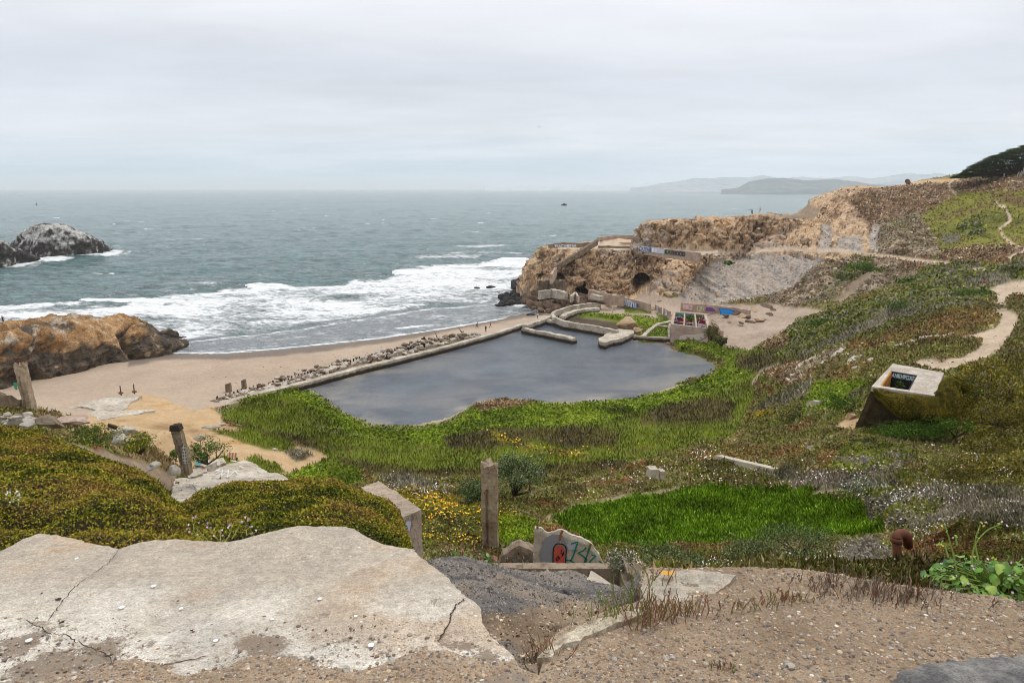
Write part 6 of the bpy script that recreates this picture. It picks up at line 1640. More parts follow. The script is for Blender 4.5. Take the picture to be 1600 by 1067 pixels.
def orange_rock(g, d):
    a = fbm(g[:, 0], g[:, 1], g[:, 2], scale=6, octaves=4, seed=830); b = fbm(g[:, 0], g[:, 1], g[:, 2], scale=1.6, octaves=4, seed=831)
    c = pal(.5 + .8 * a + .5 * b, (120, 92, 64), (168, 130, 88), (200, 168, 130))
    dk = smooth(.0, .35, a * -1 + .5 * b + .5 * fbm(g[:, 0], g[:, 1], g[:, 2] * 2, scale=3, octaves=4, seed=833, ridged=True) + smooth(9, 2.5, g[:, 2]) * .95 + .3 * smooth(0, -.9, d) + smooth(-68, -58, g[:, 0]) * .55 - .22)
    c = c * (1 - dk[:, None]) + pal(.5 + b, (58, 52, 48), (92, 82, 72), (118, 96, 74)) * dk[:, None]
    wt = smooth(.35, .5, b + smooth(7, 10, g[:, 2]) * .25 - .1) * .7; return c * (1 - wt[:, None]) + srgb(196, 184, 166) * wt[:, None]
br_ = big_rock('beach_rock', [(-260, 680, 2.6), (-120, 640, 2.6), (0, 606, 2.6), (40, 592, 2.6), (65, 583, 2.4), (100, 580, 2.2), (130, 575, 2.0), (165, 565, 1.6), (205, 560, 1.2), (240, 556, .7), (264, 551, .2), (275, 548, 0)], [(-260, 540), (-100, 515), (0, 510), (50, 504), (100, 501), (115, 499), (130, 504), (165, 502), (190, 497), (205, 504), (220, 513), (235, 523), (255, 531), (268, 538), (276, 547)], 26, 1.3, 6, orange_rock, 'massive orange and black rock outcrop on the beach at the left edge', nu=340)
def guano_rock(g, d):
    b = fbm(g[:, 0], g[:, 1], g[:, 2], scale=2.5, octaves=4, seed=841); a = fbm(g[:, 0], g[:, 1], g[:, 2], scale=9, octaves=3, seed=840)
    w = smooth(-.35, .45, b * 1.3 + .5 * a + smooth(3, 11, g[:, 2]) * .7 - .45)
    c = pal(.5 + b, (46, 42, 40), (70, 64, 60)); return c * (1 - w[:, None]) + pal(.5 + a, (170, 166, 160), (206, 202, 196)) * w[:, None]
big_rock('sea_rock', [(14, 398, 0), (40, 402, 0), (62, 404, 0), (110, 401, 0), (150, 398, 0), (166, 394, 0)], [(14, 392), (22, 378), (35, 366), (50, 356), (62, 352), (80, 352), (98, 352), (112, 358), (128, 366), (146, 376), (158, 386), (166, 393)], 34, 1.4, 6, guano_rock, 'whitish guano covered rock rising from the sea, larger of two', nu=220, nv_=70, sink=2)
big_rock('sea_rock', [(-120, 424, 0), (-40, 420, 0), (0, 416, 0), (30, 412, 0), (50, 408, 0)], [(-120, 390), (-60, 372), (-10, 374), (5, 380), (20, 388), (36, 398), (50, 407)], 30, 1.3, 6, guano_rock, 'dark streaked sea rock cut by the left edge of the picture, smaller of two', nu=160, nv_=60, sink=2)
# ------------------------------------------------------------------ plants
def quads_geo(P_, N_, size, aspect, upright, seed=0, lean=.5, bend=0.0):
    """n leaf quads (diamonds); upright: blades stand along N_, else leaves lie across it with random tilt"""
    r = np.random.default_rng(seed); n = len(P_)
    rv = r.normal(size=(n, 3)); rv /= np.linalg.norm(rv, axis=1, keepdims=True)
    if upright:
        a = N_ + lean * rv; a /= np.linalg.norm(a, axis=1, keepdims=True)
        b = np.cross(a, r.normal(size=(n, 3))); b /= np.linalg.norm(b, axis=1, keepdims=True)
    else:
        nn = N_ + lean * rv * 1.6; nn /= np.linalg.norm(nn, axis=1, keepdims=True)
        a = np.cross(nn, r.normal(size=(n, 3))); a /= np.linalg.norm(a, axis=1, keepdims=True); b = np.cross(nn, a)
    s = np.broadcast_to(size, (n,))[:, None]; w = s * aspect
    if upright: v0, v1, v2, v3 = P_ - a*s*.15, P_ + a*s*.45 + b*w*.5, P_ + a*s, P_ + a*s*.45 - b*w*.5
    else: v0, v1, v2, v3 = P_ - a*s*.5, P_ + b*w*.5, P_ + a*s*.5, P_ - b*w*.5
    V_ = np.stack([v0, v1, v2, v3], 1).reshape(-1, 3); F_ = np.arange(4 * n).reshape(n, 4)
    return V_, F_
def leaves(name, P_, N_, size, aspect, col, parent=None, upright=False, seed=0, lean=.5, mat=None):
    V_, F_ = quads_geo(P_, N_, size, aspect, upright, seed, lean)
    return np_mesh(name, V_, F_, mat or M_leaf, parent, smooth_=False, colors=np.repeat(col, 4, 0))
def pick(r, cols, n, var=.25):
    c = np.array([srgb(*k) for k in cols])[r.integers(0, len(cols), n)]
    return c * r.uniform(1 - var, 1 + var, (n, 1))

# scatter over the ground, weighted by how large each patch of ground shows
FU, FV = proj(tv[:, 0], tv[:, 1], tv[:, 2])
ta, tb, tc_, td = TF.T
ar = .5 * np.abs((FU[tc_] - FU[ta]) * (FV[td] - FV[tb]) - (FU[td] - FU[tb]) * (FV[tc_] - FV[ta]))
sgn = ((FU[tc_] - FU[ta]) * (FV[td] - FV[tb]) - (FU[td] - FU[tb]) * (FV[tc_] - FV[ta])) < 0
inn = (FU[ta] > -120) & (FU[ta] < 1720) & (FV[ta] < 1150) & (FV[ta] > 200)
fdep = tv[ta, 1] * CP - (tv[ta, 2] - CZ) * SP
fn_ = np.cross(tv[tc_] - tv[ta], tv[td] - tv[tb]); fn_ /= np.linalg.norm(fn_, axis=1, keepdims=True) + 1e-12; fn_ *= np.sign(fn_[:, 2:3])
def scatter(name, kinds, dens, hpx, asp, hmax, hmin, mix, mixp, upright=True, lean=.45, seed=1, extra=None, var=.3, label=None, lift=0.0, keepcol=1.0):
    m = np.isin(ftyp, [KIND[k] for k in kinds if k in KIND]) & inn & sgn
    w = ar * m * dens * ~((tv[ta, 2] < 1.5) & (tv[ta, 1] > 80) & (tv[ta, 0] < 60))
    if extra is not None: w = w * extra(tv[ta, 0], tv[ta, 1], tv[ta, 2], FU[ta], FV[ta])
    tot = w.sum(); n = int(tot)
    if n < 5: return None
    r = np.random.default_rng(seed)
    idx = np.searchsorted(np.cumsum(w), r.random(n) * tot); idx = np.clip(idx, 0, len(w) - 1)
    s_, t_ = r.random((n, 1)), r.random((n, 1))
    p = tv[ta[idx]] * (1-s_)*(1-t_) + tv[tb[idx]] * s_*(1-t_) + tv[tc_[idx]] * s_*t_ + tv[td[idx]] * (1-s_)*t_
    h = np.clip(hpx * fdep[idx] / F, hmin, hmax) * r.uniform(.6, 1.5, n)
    up = fn_[idx] * .4 + np.array([0, 0, .8])
    base = tcol[ta[idx]] * keepcol * 1.2
    mc_ = np.array([srgb(*k) for k in mix])[r.integers(0, len(mix), n)]
    k = (r.random(n) < mixp)[:, None]
    c = np.where(k, mc_, base) * r.uniform(1 - var, 1 + var, (n, 1))
    p[:, 2] += lift * h
    fs_ = smooth(15, 120, p[:, 1]) * 2.2 + 1
    c = c * 1.2 * np.clip(1 + .75 * fbm(p[:, 0] / fs_, p[:, 1] / fs_, scale=1.1, octaves=3, seed=seed) + .2 * fbm(p[:, 0], p[:, 1], scale=.35, octaves=2, seed=seed + 1), .35, 1.9)[:, None]
    V_, F_ = quads_geo(p, up, h, asp, upright, seed, lean)
    o = np_mesh(name, V_, F_, M_leaf, None, smooth_=False, colors=np.repeat(c, 4, 0))
    tag(o, kind='stuff')
    if label: o['label'] = label
    print(name, kinds[0], n)
    return o
scatter('grass', ['olive', 'darkgrass', 'dry'], .42, 4.5, .28, .5, .05, [(112, 116, 40), (70, 70, 26), (128, 112, 66)], .3, seed=11)
scatter('ground_cover', ['bright'], .6, 3.8, .6, .45, .05, [(102, 122, 26), (60, 76, 14), (128, 138, 46)], .4, seed=12, lean=.9, upright=False, lift=.35)
scatter('ground_cover', ['scrub', 'mustard', 'redice', 'brown'], .46, 3.8, .6, .5, .03, [(114, 120, 50), (66, 66, 28), (124, 104, 78), (110, 76, 50), (132, 130, 90)], .42, seed=13, lean=.8, var=.4, upright=False, lift=.4)
scatter('shrubs_cover', ['shrubgreen', 'mosshump'], .55, 3.8, .65, .6, .04, [(108, 116, 40), (58, 62, 24), (132, 132, 56), (112, 104, 96)], .4, seed=14, lean=.8, var=.4, upright=False, lift=.4)
scatter('shrub_twigs', ['scrub', 'shrubgreen', 'mosshump', 'redice', 'brown'], .10, 6, .22, .5, .05, [(128, 122, 74), (84, 84, 40), (138, 118, 92)], .5, seed=31, lean=.7)
scatter('dry_shrubs', ['lilac'], .45, 6, .25, .5, .04, [(128, 120, 102), (84, 78, 64), (150, 140, 122), (84, 92, 46)], .55, seed=15, lean=.8, var=.3)
scatter('hill_grass', ['hillgreen', 'rubble'], .3, 2.6, .6, .7, .1, [(128, 130, 52), (84, 84, 36), (112, 88, 60)], .3, seed=16, lean=.8, upright=False, lift=.3)
scatter('iceplant', ['iceplant'], .7, 5.0, .36, .16, .04, [(100, 130, 20), (60, 84, 12), (134, 160, 56)], .6, seed=17, lean=.6, var=.4)
# flowers
def inpoly(*polys):
    def f(x, y, z, u, v):
        k = np.zeros(len(u))
        for P_, d in polys:
            p = np.array(P_, float); m = (u > p[:, 0].min()-20) & (u < p[:, 0].max()+20) & (v > p[:, 1].min()-20) & (v < p[:, 1].max()+20)
            if m.any(): k[m] = np.maximum(k[m], d * smooth(10, -10, sdpoly(u[m] + 14*fbm(x[m], y[m], scale=2, octaves=3, seed=5), v[m] + 8*fbm(x[m], y[m], scale=1.5, octaves=3, seed=6), p)))
        return k * np.clip(.15 + 2.2 * smooth(-.1, .45, fbm(x, y, scale=1.4, octaves=3, seed=7)), 0, 2.4)
    return f
ALLV = ['scrub', 'olive', 'bright', 'darkgrass', 'mustard', 'shrubgreen', 'redice', 'lilac', 'mosshump', 'brown', 'dry', 'iceplant']
VG = ALLV[:-1]
scatter('white_flowers', VG, .045, 2.0, .9, .3, .012, [(232, 232, 224), (214, 206, 206), (224, 196, 206)], 1, False, .5, 21, inpoly(([(1060, 700), (1250, 720), (1420, 720), (1600, 730), (1640, 800), (1600, 860), (1400, 850), (1370, 790), (1250, 765), (1080, 760)], 1), ([(1380, 760), (1460, 780), (1440, 830), (1385, 830)], 1.6), ([(940, 850), (1060, 880), (1300, 850), (1420, 840), (1420, 890), (1240, 900), (1000, 900)], 1.3), ([(900, 730), (1060, 720), (1080, 770), (900, 790)], .8), ([(590, 750), (700, 755), (690, 780), (600, 775)], .9), ([(1460, 690), (1560, 720), (1480, 750), (1420, 720)], .9)), .12, lift=1.2)
scatter('pink_flowers', VG, .04, 2.0, .9, .3, .012, [(196, 164, 172), (206, 180, 178), (176, 150, 160)], 1, False, .5, 22, inpoly(([(940, 855), (1000, 850), (1010, 890), (960, 900)], 3), ([(1160, 730), (1300, 745), (1340, 770), (1180, 760)], 1.4), ([(1440, 775), (1600, 790), (1600, 830), (1400, 800)], 1.4), ([(560, 750), (700, 750), (700, 780), (600, 780)], .8), ([(850, 740), (1000, 735), (1000, 760), (860, 770)], .7)), .12, lift=1.2)
scatter('yellow_flowers', VG, .032, 2.6, .8, .4, .015, [(214, 170, 34), (226, 186, 50), (196, 140, 30)], 1, False, .5, 23, inpoly(([(630, 772), (690, 775), (770, 800), (800, 805), (790, 835), (740, 850), (670, 850), (640, 810)], 1.5), ([(770, 674), (850, 704), (915, 708), (905, 714), (850, 712), (790, 696)], 1.3), ([(860, 690), (980, 695), (1040, 690), (970, 715), (880, 720)], .6), ([(1160, 655), (1260, 630), (1290, 640), (1200, 665)], .5), ([(200, 688), (240, 690), (240, 715), (205, 712)], 1)), .15, lift=1.2)

def strew(name, kinds, dens, spx, smax, smin, cols, seed, extra=None, var=.2):
    m = np.isin(ftyp, [KIND[k] for k in kinds if k in KIND]) & inn & sgn
    w = ar * m * dens
    if extra is not None: w = w * extra(tv[ta, 0], tv[ta, 1], tv[ta, 2], FU[ta], FV[ta])
    tot = w.sum(); n = int(tot)
    if n < 3: return
    r = np.random.default_rng(seed); idx = np.clip(np.searchsorted(np.cumsum(w), r.random(n) * tot), 0, len(w) - 1)
    p = tv[ta[idx]] + (tv[tc_[idx]] - tv[ta[idx]]) * r.random((n, 1))
    s = np.clip(spx * fdep[idx] / F * (.5 + 1.8 * r.random(n) ** 3), smin, smax)
    v0, f0 = ico(1); q_ = len(v0)
    L = v0[None] * (1 + r.uniform(-.35, .35, (n, q_, 1))) * (s[:, None] * r.uniform(.55, 1.2, (n, 3)) * np.array([1, 1, .7]))[:, None] * .5
    c_ = np.array([srgb(*k) for k in cols])[r.integers(0, len(cols), n)] * r.uniform(1 - var, 1 + var, (n, 1))
    o = np_mesh(name, (L + p[:, None]).reshape(-1, 3), (f0[None] + (np.arange(n) * q_)[:, None, None]).reshape(-1, 3), M_pebble, None, smooth_=False, colors=np.repeat(c_, q_, 0)); tag(o, kind='stuff'); print(name, n); return o
M_pebble = col_mat('pebble', .9, cv=.1, bscale=200)
GRY = [(70, 68, 68), (104, 102, 102), (134, 128, 122), (88, 84, 82), (160, 152, 144)]
TAN = [(84, 70, 58), (150, 126, 100), (186, 164, 138), (120, 100, 82), (204, 188, 166)]
strew('scree', ['greydirt'], .20, 2.3, .05, .006, [(78, 74, 72), (106, 102, 98), (136, 129, 120), (92, 87, 82), (156, 146, 134)], 701)
strew('scree', ['tandirt'], .05, 3.5, .05, .006, TAN, 702)
strew('scree', ['shale'], .018, 3, 1.0, .2, [(104, 100, 98), (134, 128, 124), (160, 150, 140), (172, 152, 128)], 703)
strew('scree', ['rubble', 'brown'], .07, 3.4, 1.2, .1, TAN + GRY[2:], 704)
strew('scree', ['rock'], .035, 3.6, 1.5, .2, TAN, 705, lambda x, y, z, u, v: smooth(-.1, .3, fbm(x, y, z, scale=8, octaves=2, seed=3)))
strew('beach_litter', ['beach', 'osand', 'flat', 'path'], .004, 2.2, .35, .02, [(96, 80, 66), (120, 102, 84), (176, 160, 142)], 706, lambda x, y, z, u, v: smooth(0, .4, fbm(x, y, scale=10, octaves=3, seed=4)) * 3)

# near shrub mounds: solid lumpy body under many small leaves
def mound(name, rows, nu, nv_, n, size, cols, label, cat='shrub', amp=.12, sc=.5, seed=1, under=(40, 34, 16), asp=.55, group=None, weight=None):
    G = loft_pts(rows, nu, nv_); N_ = gnormal(G)
    if N_[..., 2].mean() < 0: N_ = -N_
    g = G.reshape(-1, 3); nr_ = N_.reshape(-1, 3)
    d = amp * (.8 * fbm(g[:, 0], g[:, 1], g[:, 2], scale=sc, octaves=4, seed=seed) + .5 * np.abs(fbm(g[:, 0], g[:, 1], scale=sc * 2.5, octaves=2, seed=seed + 4)) - .25)
    g = g + nr_ * d[:, None]
    root = empty(name, g.mean(0) * (1, 1, 0) + (0, 0, g[:, 2].min())); tag(root, label, cat, group)
    F_ = grid_faces(nv_, nu)
    o = np_mesh('stems', g - nr_ * size * .8, F_, flat_mat('shrub_stems', under, .95, .4, 0, 20), None); loc_parent(o, root)
    a = g[F_[:, 0]]; ar_ = np.linalg.norm(np.cross(g[F_[:, 2]] - a, g[F_[:, 3]] - g[F_[:, 1]]), axis=1)
    dep = g[F_[:, 0], 1]; w = ar_ / np.maximum(dep, 2) ** 1.3
    r = np.random.default_rng(seed); idx = np.searchsorted(np.cumsum(w), r.random(n) * w.sum()); idx = np.clip(idx, 0, len(w) - 1)
    s_, t_ = r.random((n, 1)), r.random((n, 1)); q_ = F_[idx]
    p = g[q_[:, 0]]*(1-s_)*(1-t_) + g[q_[:, 1]]*s_*(1-t_) + g[q_[:, 2]]*s_*t_ + g[q_[:, 3]]*(1-s_)*t_
    nn = nr_[q_[:, 0]]
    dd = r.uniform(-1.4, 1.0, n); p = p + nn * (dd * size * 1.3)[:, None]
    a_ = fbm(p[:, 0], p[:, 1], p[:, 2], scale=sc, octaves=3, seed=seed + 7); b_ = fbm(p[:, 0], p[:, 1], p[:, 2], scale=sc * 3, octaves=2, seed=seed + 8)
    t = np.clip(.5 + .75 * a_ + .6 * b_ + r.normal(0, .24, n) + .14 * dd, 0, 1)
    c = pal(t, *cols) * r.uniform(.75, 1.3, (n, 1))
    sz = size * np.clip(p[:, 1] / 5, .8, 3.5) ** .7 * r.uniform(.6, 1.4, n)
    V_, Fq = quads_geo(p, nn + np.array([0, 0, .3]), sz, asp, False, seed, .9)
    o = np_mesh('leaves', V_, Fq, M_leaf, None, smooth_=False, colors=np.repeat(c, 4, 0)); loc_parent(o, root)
    return root
OLV = [(30, 38, 8), (64, 74, 14), (110, 112, 24), (156, 146, 48), (134, 104, 56)]
OLD = [(40, 42, 14), (60, 66, 18), (86, 88, 24), (108, 96, 36), (96, 72, 44)]
us = [-160, -60, 20, 100, 160, 215, 255, 285, 305]
R0 = [at(u, 1000, z=34.2) for u in us]; 
def row(vs, Ds): return [at(u, v, D=D) for u, v, D in zip(us, vs, Ds)]
rows1 = [row([1000] * 9, [3.3] * 9),
         row([850, 850, 846, 842, 846, 850, 855, 858, 858], [3.9] * 9),
         row([772, 770, 768, 768, 778, 798, 820, 836, 848], [5.3, 5.3, 5.3, 5.3, 5.2, 5.0, 4.8, 4.6, 4.4]),
         row([714, 711, 711, 725, 742, 762, 788, 812, 840], [8, 8, 8, 7.5, 7, 6.6, 6.2, 5.8, 5]),
         row([672, 668, 669, 690, 714, 738, 764, 794, 832], [12.5, 12.5, 12.5, 11, 10, 9, 8, 7, 5.6]),
         row([700, 697, 700, 722, 745, 768, 790, 810, 835], [13.5, 13.5, 13.5, 12, 11, 10, 9, 7.8, 6.2])]
mound('shrub_mound', rows1, 170, 130, 210000, .021, OLV, 'wide olive green shrub mound filling the left side behind the big slab', amp=.24, sc=.5, seed=900)
us = [262, 300, 345, 390, 430, 480, 530, 575, 610, 642]
rows2 = [row([1000] * 10, [3.3] * 10), row([862, 856, 856, 852, 846, 840, 840, 850, 864, 878], [3.75] * 10),
         row([840, 824, 812, 806, 802, 800, 804, 816, 838, 866], [4.6, 4.7, 4.8, 4.8, 4.8, 4.8, 4.8, 4.7, 4.6, 4.4]),
         row([826, 798, 779, 772, 769, 768, 771, 782, 802, 848], [5.8, 6, 6.4, 6.6, 6.8, 6.8, 6.6, 6.4, 6, 5.2]),
         row([820, 790, 766, 758, 754, 752, 755, 768, 788, 838], [6.6, 7, 7.6, 8, 8.2, 8.2, 8, 7.6, 7, 6]),
         row([830, 806, 790, 786, 784, 782, 785, 802, 826, 870], [7.2, 7.8, 8.6, 9, 9.2, 9.2, 9, 8.4, 7.6, 6.4])]
mound('shrub_mound', rows2, 150, 90, 120000, .02, OLV, 'rounded olive shrub mound between the stepped slab and the long concrete block', amp=.18, sc=.45, seed=920)
# low shrubs on the right edge of the terrace
us = [1235, 1290, 1350, 1410, 1470, 1540, 1620, 1720]
def row(vs, Ds): return [at(u, v, D=D) for u, v, D in zip(us, vs, Ds)]
rows3 = [row([935, 945, 955, 965, 975, 985, 1000, 1010], [3.4] * 8), row([905, 905, 910, 915, 920, 925, 930, 940], [3.55] * 8), row([900, 892, 888, 890, 882, 876, 880, 890], [4.0] * 8), row([896, 884, 878, 880, 866, 852, 852, 862], [4.7] * 8), row([905, 892, 886, 884, 878, 872, 872, 880], [5.4] * 8)]
mound('shrub_mound', rows3, 120, 50, 60000, .018, OLD, 'low dark olive shrub along the right edge of the gravel behind the leafy plant', amp=.09, sc=.35, seed=930)

def bush(name, c, rad, n, size, cols, label, cat='bush', seed=1, asp=.5, nb=9, tips=None, group=None, flat_=.0, lumps=14):
    r = np.random.default_rng(seed); c = np.array(c, float); rad = np.array(rad, float)
    root = empty(name, c - np.array([0, 0, rad[2] * .6])); tag(root, label, cat, group)
    cen = r.normal(size=(lumps, 3)); cen /= np.linalg.norm(cen, axis=1, keepdims=True); cen *= r.uniform(.35, .85, (lumps, 1)); cen[:, 2] = np.abs(cen[:, 2]) * .9 - .15
    lr = r.uniform(.22, .5, lumps); k = r.integers(0, lumps, n)
    d = r.normal(size=(n, 3)); d /= np.linalg.norm(d, axis=1, keepdims=True); rr_ = r.uniform(.55, 1.05, (n, 1))
    q_ = cen[k] + d * lr[k][:, None] * rr_
    p = c + q_ * rad
    nn = d + np.array([0, 0, .5]); nn /= np.linalg.norm(nn, axis=1, keepdims=True)
    t = np.clip(.45 + .3 * d[:, 2] * 0 + r.normal(0, .25, n) + .25 * (r.random(lumps)[k] - .5), 0, 1)
    col = pal(t, *cols) * r.uniform(.75, 1.25, (n, 1))
    if tips is not None:
        m = (r.random(n) < tips[0]) & (rr_[:, 0] > .85); col[m] = pick(r, tips[1], m.sum(), .12)
    V_, F_ = quads_geo(p, nn, size * r.uniform(.6, 1.4, n), asp, False, seed, .7)
    o = np_mesh('foliage', V_, F_, M_leaf, None, smooth_=False, colors=np.repeat(col, 4, 0)); loc_parent(o, root)
    b = Bag()
    for i in range(nb):
        e = c + cen[i % lumps] * rad; s_ = c - np.array([0, 0, rad[2] * .75]); mid = (s_ + e) / 2 + r.normal(0, .12, 3) * rad
        v_, f_ = tube_geo([s_, mid, e], [rad.min() * .05, rad.min() * .035, rad.min() * .015]); b.add(v_, f_)
    o = b.build('branches', M_dark, None); loc_parent(o, root)
    return root
GG = [(44, 54, 28), (78, 92, 50), (116, 128, 84), (154, 164, 126)]
GB = [(34, 52, 16), (56, 84, 24), (84, 112, 36), (112, 134, 56)]
GD = [(34, 40, 18), (54, 62, 26), (78, 86, 38), (98, 100, 50)]
def B(u, v, D, rx, rz, n, cols, label, seed, name='bush', ry=None, size=None, tips=None, asp=.5, group=None, lumps=14):
    p = at(u, v, D=D); bush(name, p, (rx, ry or rx, rz), n, size or .0022 * D + .01, cols, label, 'bush' if name == 'bush' else 'plant', seed, asp, tips=tips, group=group, lumps=lumps)
B(803, 742, 24, 1.3, 1.1, 10000, GG, 'grey green coyote bush standing just behind the grooved pillar', 1001, ry=1.0, tips=(.25, [(150, 160, 130)]), lumps=18)
B(748, 762, 24, 1.0, .8, 6000, GG, 'smaller grey green bush at the left behind the grooved pillar', 1002)
B(322, 706, 54, 1.9, 1.5, 2600, GB, 'dark green bush right beside the split spotted pillar', 1003, tips=(.1, [(130, 140, 100)]))
B(274, 712, 54, .7, .7, 700, GB, 'narrow green bush touching the left side of the split pillar', 1004)
B(218, 693, 33, 1.2, .75, 2200, GB, 'round green shrub with yellow flowers behind the left mound', 1005, tips=(.3, [(220, 180, 40)]))
B(150, 678, 40, 2.0, .7, 2000, GB, 'low dark green shrub with yellow specks beside the fallen grey slab', 1006, tips=(.12, [(210, 170, 40)]))
B(1112, 517, 150, 1.8, 3.0, 1500, [(80, 76, 40), (112, 104, 60), (138, 128, 84)], 'tall dry olive bush against the right side of the roofless ruin', 1007)
B(1128, 533, 146, 2.0, 1.6, 1000, GD, 'low bush in front of the pink concrete stub', 1008)
B(1080, 497, 156, 1.3, .9, 500, GB, 'small green shrub growing inside the roofless ruin', 1009)
B(1345, 672, 40, 0, 0, 10, GB, '', 1010) if False else None
B(1318, 630, 46, 1.6, .8, 2200, GB, 'round leafy green bush left of the bunker', 1011, tips=(.1, [(150, 170, 80)]))
B(1250, 655, 55, 1.8, .8, 1500, GD, 'dark low bush on the slope left of the bunker, below the lilac shrubs', 1012)
B(1428, 673, 33.5, 2.5, .75, 5200, GB, 'dark green undergrowth at the shaded foot of the bunker', 1013, ry=1.2, lumps=22)
B(1495, 668, 33, 1.1, .7, 1800, GB, 'green shrub at the right foot of the bunker', 1014, tips=(.1, [(200, 190, 60)]))
B(1330, 712, 30, 1.4, .6, 2500, GD, 'dark green domed shrub between red iceplant patches', 1015, lumps=20)
B(1270, 700, 36, .8, .45, 900, GG, 'pale grey green tuft near the long concrete beam', 1016, tips=(.3, [(190, 190, 160)]))
B(1045, 873, 12.5, .75, .35, 5000, GG, 'rounded grey green shrub just behind the pebbly concrete corner', 1017, lumps=20)
B(970, 878, 12.8, .45, .3, 2600, GG, 'pink flowered shrub beside the graffiti fragment', 1018, tips=(.5, [(206, 180, 186), (224, 206, 210)]), lumps=16)
B(1170, 862, 13, .7, .32, 3600, GG, 'dull green shrub under the bright iceplant mound', 1019, lumps=18)
B(1250, 850, 13.5, 1.1, .35, 4600, GG, 'wide grey green shrub below the right end of the iceplant mound', 1020, lumps=22)
B(1350, 862, 8.5, .5, .22, 2400, [(130, 122, 108), (160, 152, 138), (110, 100, 86)], 'dry grey twiggy shrub left of the rusty pipe', 1021, asp=.15, size=.07)
B(1375, 765, 22, 1.3, .35, 1800, GG, 'spreading shrub with white flowers right of the iceplant mound', 1022, tips=(.4, [(226, 226, 220)]))
B(1525, 740, 22, 1.8, .45, 2200, [(66, 66, 22), (100, 92, 32), (120, 108, 48)], 'mossy olive hummock right of the path below the bunker', 1023)
B(1590, 700, 27, 2.0, .6, 2400, [(66, 66, 22), (100, 92, 32), (120, 108, 48)], 'mossy olive hummock at the right edge below the bunker', 1024)
B(1560, 650, 34, 2.2, .7, 2400, [(66, 66, 22), (100, 92, 32), (120, 108, 48)], 'mossy brown green hummock right of the bunker', 1025)
B(1515, 610, 40, 2.0, .6, 1800, GD, 'dark hummock behind the bunker beside the pale path', 1026)
B(960, 640, 100, 4, .8, 900, GD, 'dark rushes at the near edge of the pool', 1027)
B(1220, 548, 130, 5, 1.2, 900, GD, 'dark shrub band between pool meadow and right slope', 1028)
B(1545, 477, 96, 2.6, .8, 900, [(96, 90, 56), (128, 120, 80), (70, 66, 40)], 'dry tan bush at the bend of the pale path', 1029)
B(1528, 460, 112, 4.0, 1.3, 1500, GB, 'dark green bush on the left of the path bend', 1030)
B(1350, 420, 190, 5.5, 2.0, 1500, GB, 'dark green shrub patch on the bare slope under the cliff path', 1031)
B(1515, 360, 205, 5, 2.0, 1200, GD, 'grey green shrub clump in the middle of the grassy hill', 1032)
B(1139, 411, 214, 2.0, 1.0, 400, GB, 'small green bush on the cliff below the path', 1033)
B(1450, 440, 150, 8, 1.6, 2200, GB, 'long dark green thicket on the ridge below the cliff path, left part', 1034, ry=4, lumps=26)
B(1565, 424, 148, 7, 1.8, 2000, GB, 'long dark green thicket on the ridge beside the upper path, right part', 1035, ry=4, lumps=26)
B(1300, 505, 132, 8, 1.2, 1800, GB, 'green thicket running down the right slope toward the flat', 1036, ry=4, lumps=26)
B(1430, 478, 112, 7, 1.3, 2200, GB, 'green thicket on the crest of the near slope', 1037, ry=4, lumps=26)

# leafy wild radish on the right, flowering tuft by the pillar, weeds
def leafplant(name, base, spread, nleaf, ls, cols, label, seed, height=.25, cat='plant'):
    r = np.random.default_rng(seed); root = empty(name, base); tag(root, label, cat)
    bl_, bs_ = Bag(), Bag(); M_ = []
    for i in range(nleaf):
        a = r.uniform(0, 2*math.pi); d = math.sqrt(r.random()); px_, py_ = spread[0]*d*math.cos(a), spread[1]*d*math.sin(a)
        h = height * (1 - .65 * d * d) * r.uniform(.35, 1.1); tip = np.array([px_, py_, h]); s0_ = np.array([px_*.2, py_*.2, 0])
        v_, f_ = tube_geo([s0_, (s0_ + tip)/2 + np.array([0, 0, h*.3]), tip], [.005, .004, .0025], 4); bs_.add(v_, f_, srgb(120, 140, 60))
        L = ls * r.uniform(.6, 1.35); dirn = np.array([math.cos(a), math.sin(a), 0]) + r.normal(0, .5, 3); dirn[2] = r.uniform(-.5, .35); dirn /= np.linalg.norm(dirn)
        sd_ = np.cross(dirn, [0, 0, 1]) ; sd_ = sd_ / (np.linalg.norm(sd_) + 1e-9); nn = np.cross(sd_, dirn); W_ = L * r.uniform(.32, .45)
        sd_ = sd_ + nn * r.uniform(-.5, .5)
        ts = [0, .18, .4, .65, .88, 1.0]; wsv = [.1, .75, 1, .85, .4, .02]; vv_ = []
        for t, w in zip(ts, wsv):
            c0 = tip + dirn * L * t - np.array([0, 0, 1]) * L * .45 * t * t; rip = .12 * L * math.sin(t * 9 + i)
            vv_ += [c0 - sd_*W_*w + nn*(rip + .1*W_), c0, c0 + sd_*W_*w + nn*(.1*W_ - rip)]
        ff_ = []
        for j in range(5): ff_ += [(3*j, 3*j+1, 3*j+4, 3*j+3), (3*j+1, 3*j+2, 3*j+5, 3*j+4)]
        c_ = np.array([srgb(*cols[r.integers(0, len(cols))])]) * r.uniform(.8, 1.25)
        cc_ = np.repeat(c_, 18, 0) * np.tile([1, 1.2, 1], 6)[:, None]
        bl_.add(vv_, ff_, cc_)
    o = bl_.build('leaves', M_leafs, root, True); bs_.build('stalks', M_leafs, root)
    return root
def leafs_mat():
    m, nt, b = new_mat('fresh_leaf')
    nt.links.new(attr(nt, 'Col'), b.inputs['Base Color']); b.inputs['Roughness'].default_value = .45
    b.inputs['Specular IOR Level'].default_value = .35
    return m
M_leafs = leafs_mat()
LG = [(66, 104, 30), (84, 124, 36), (100, 138, 46), (56, 92, 34), (120, 142, 56)]
bp = at(1535, 935, z=35.08)
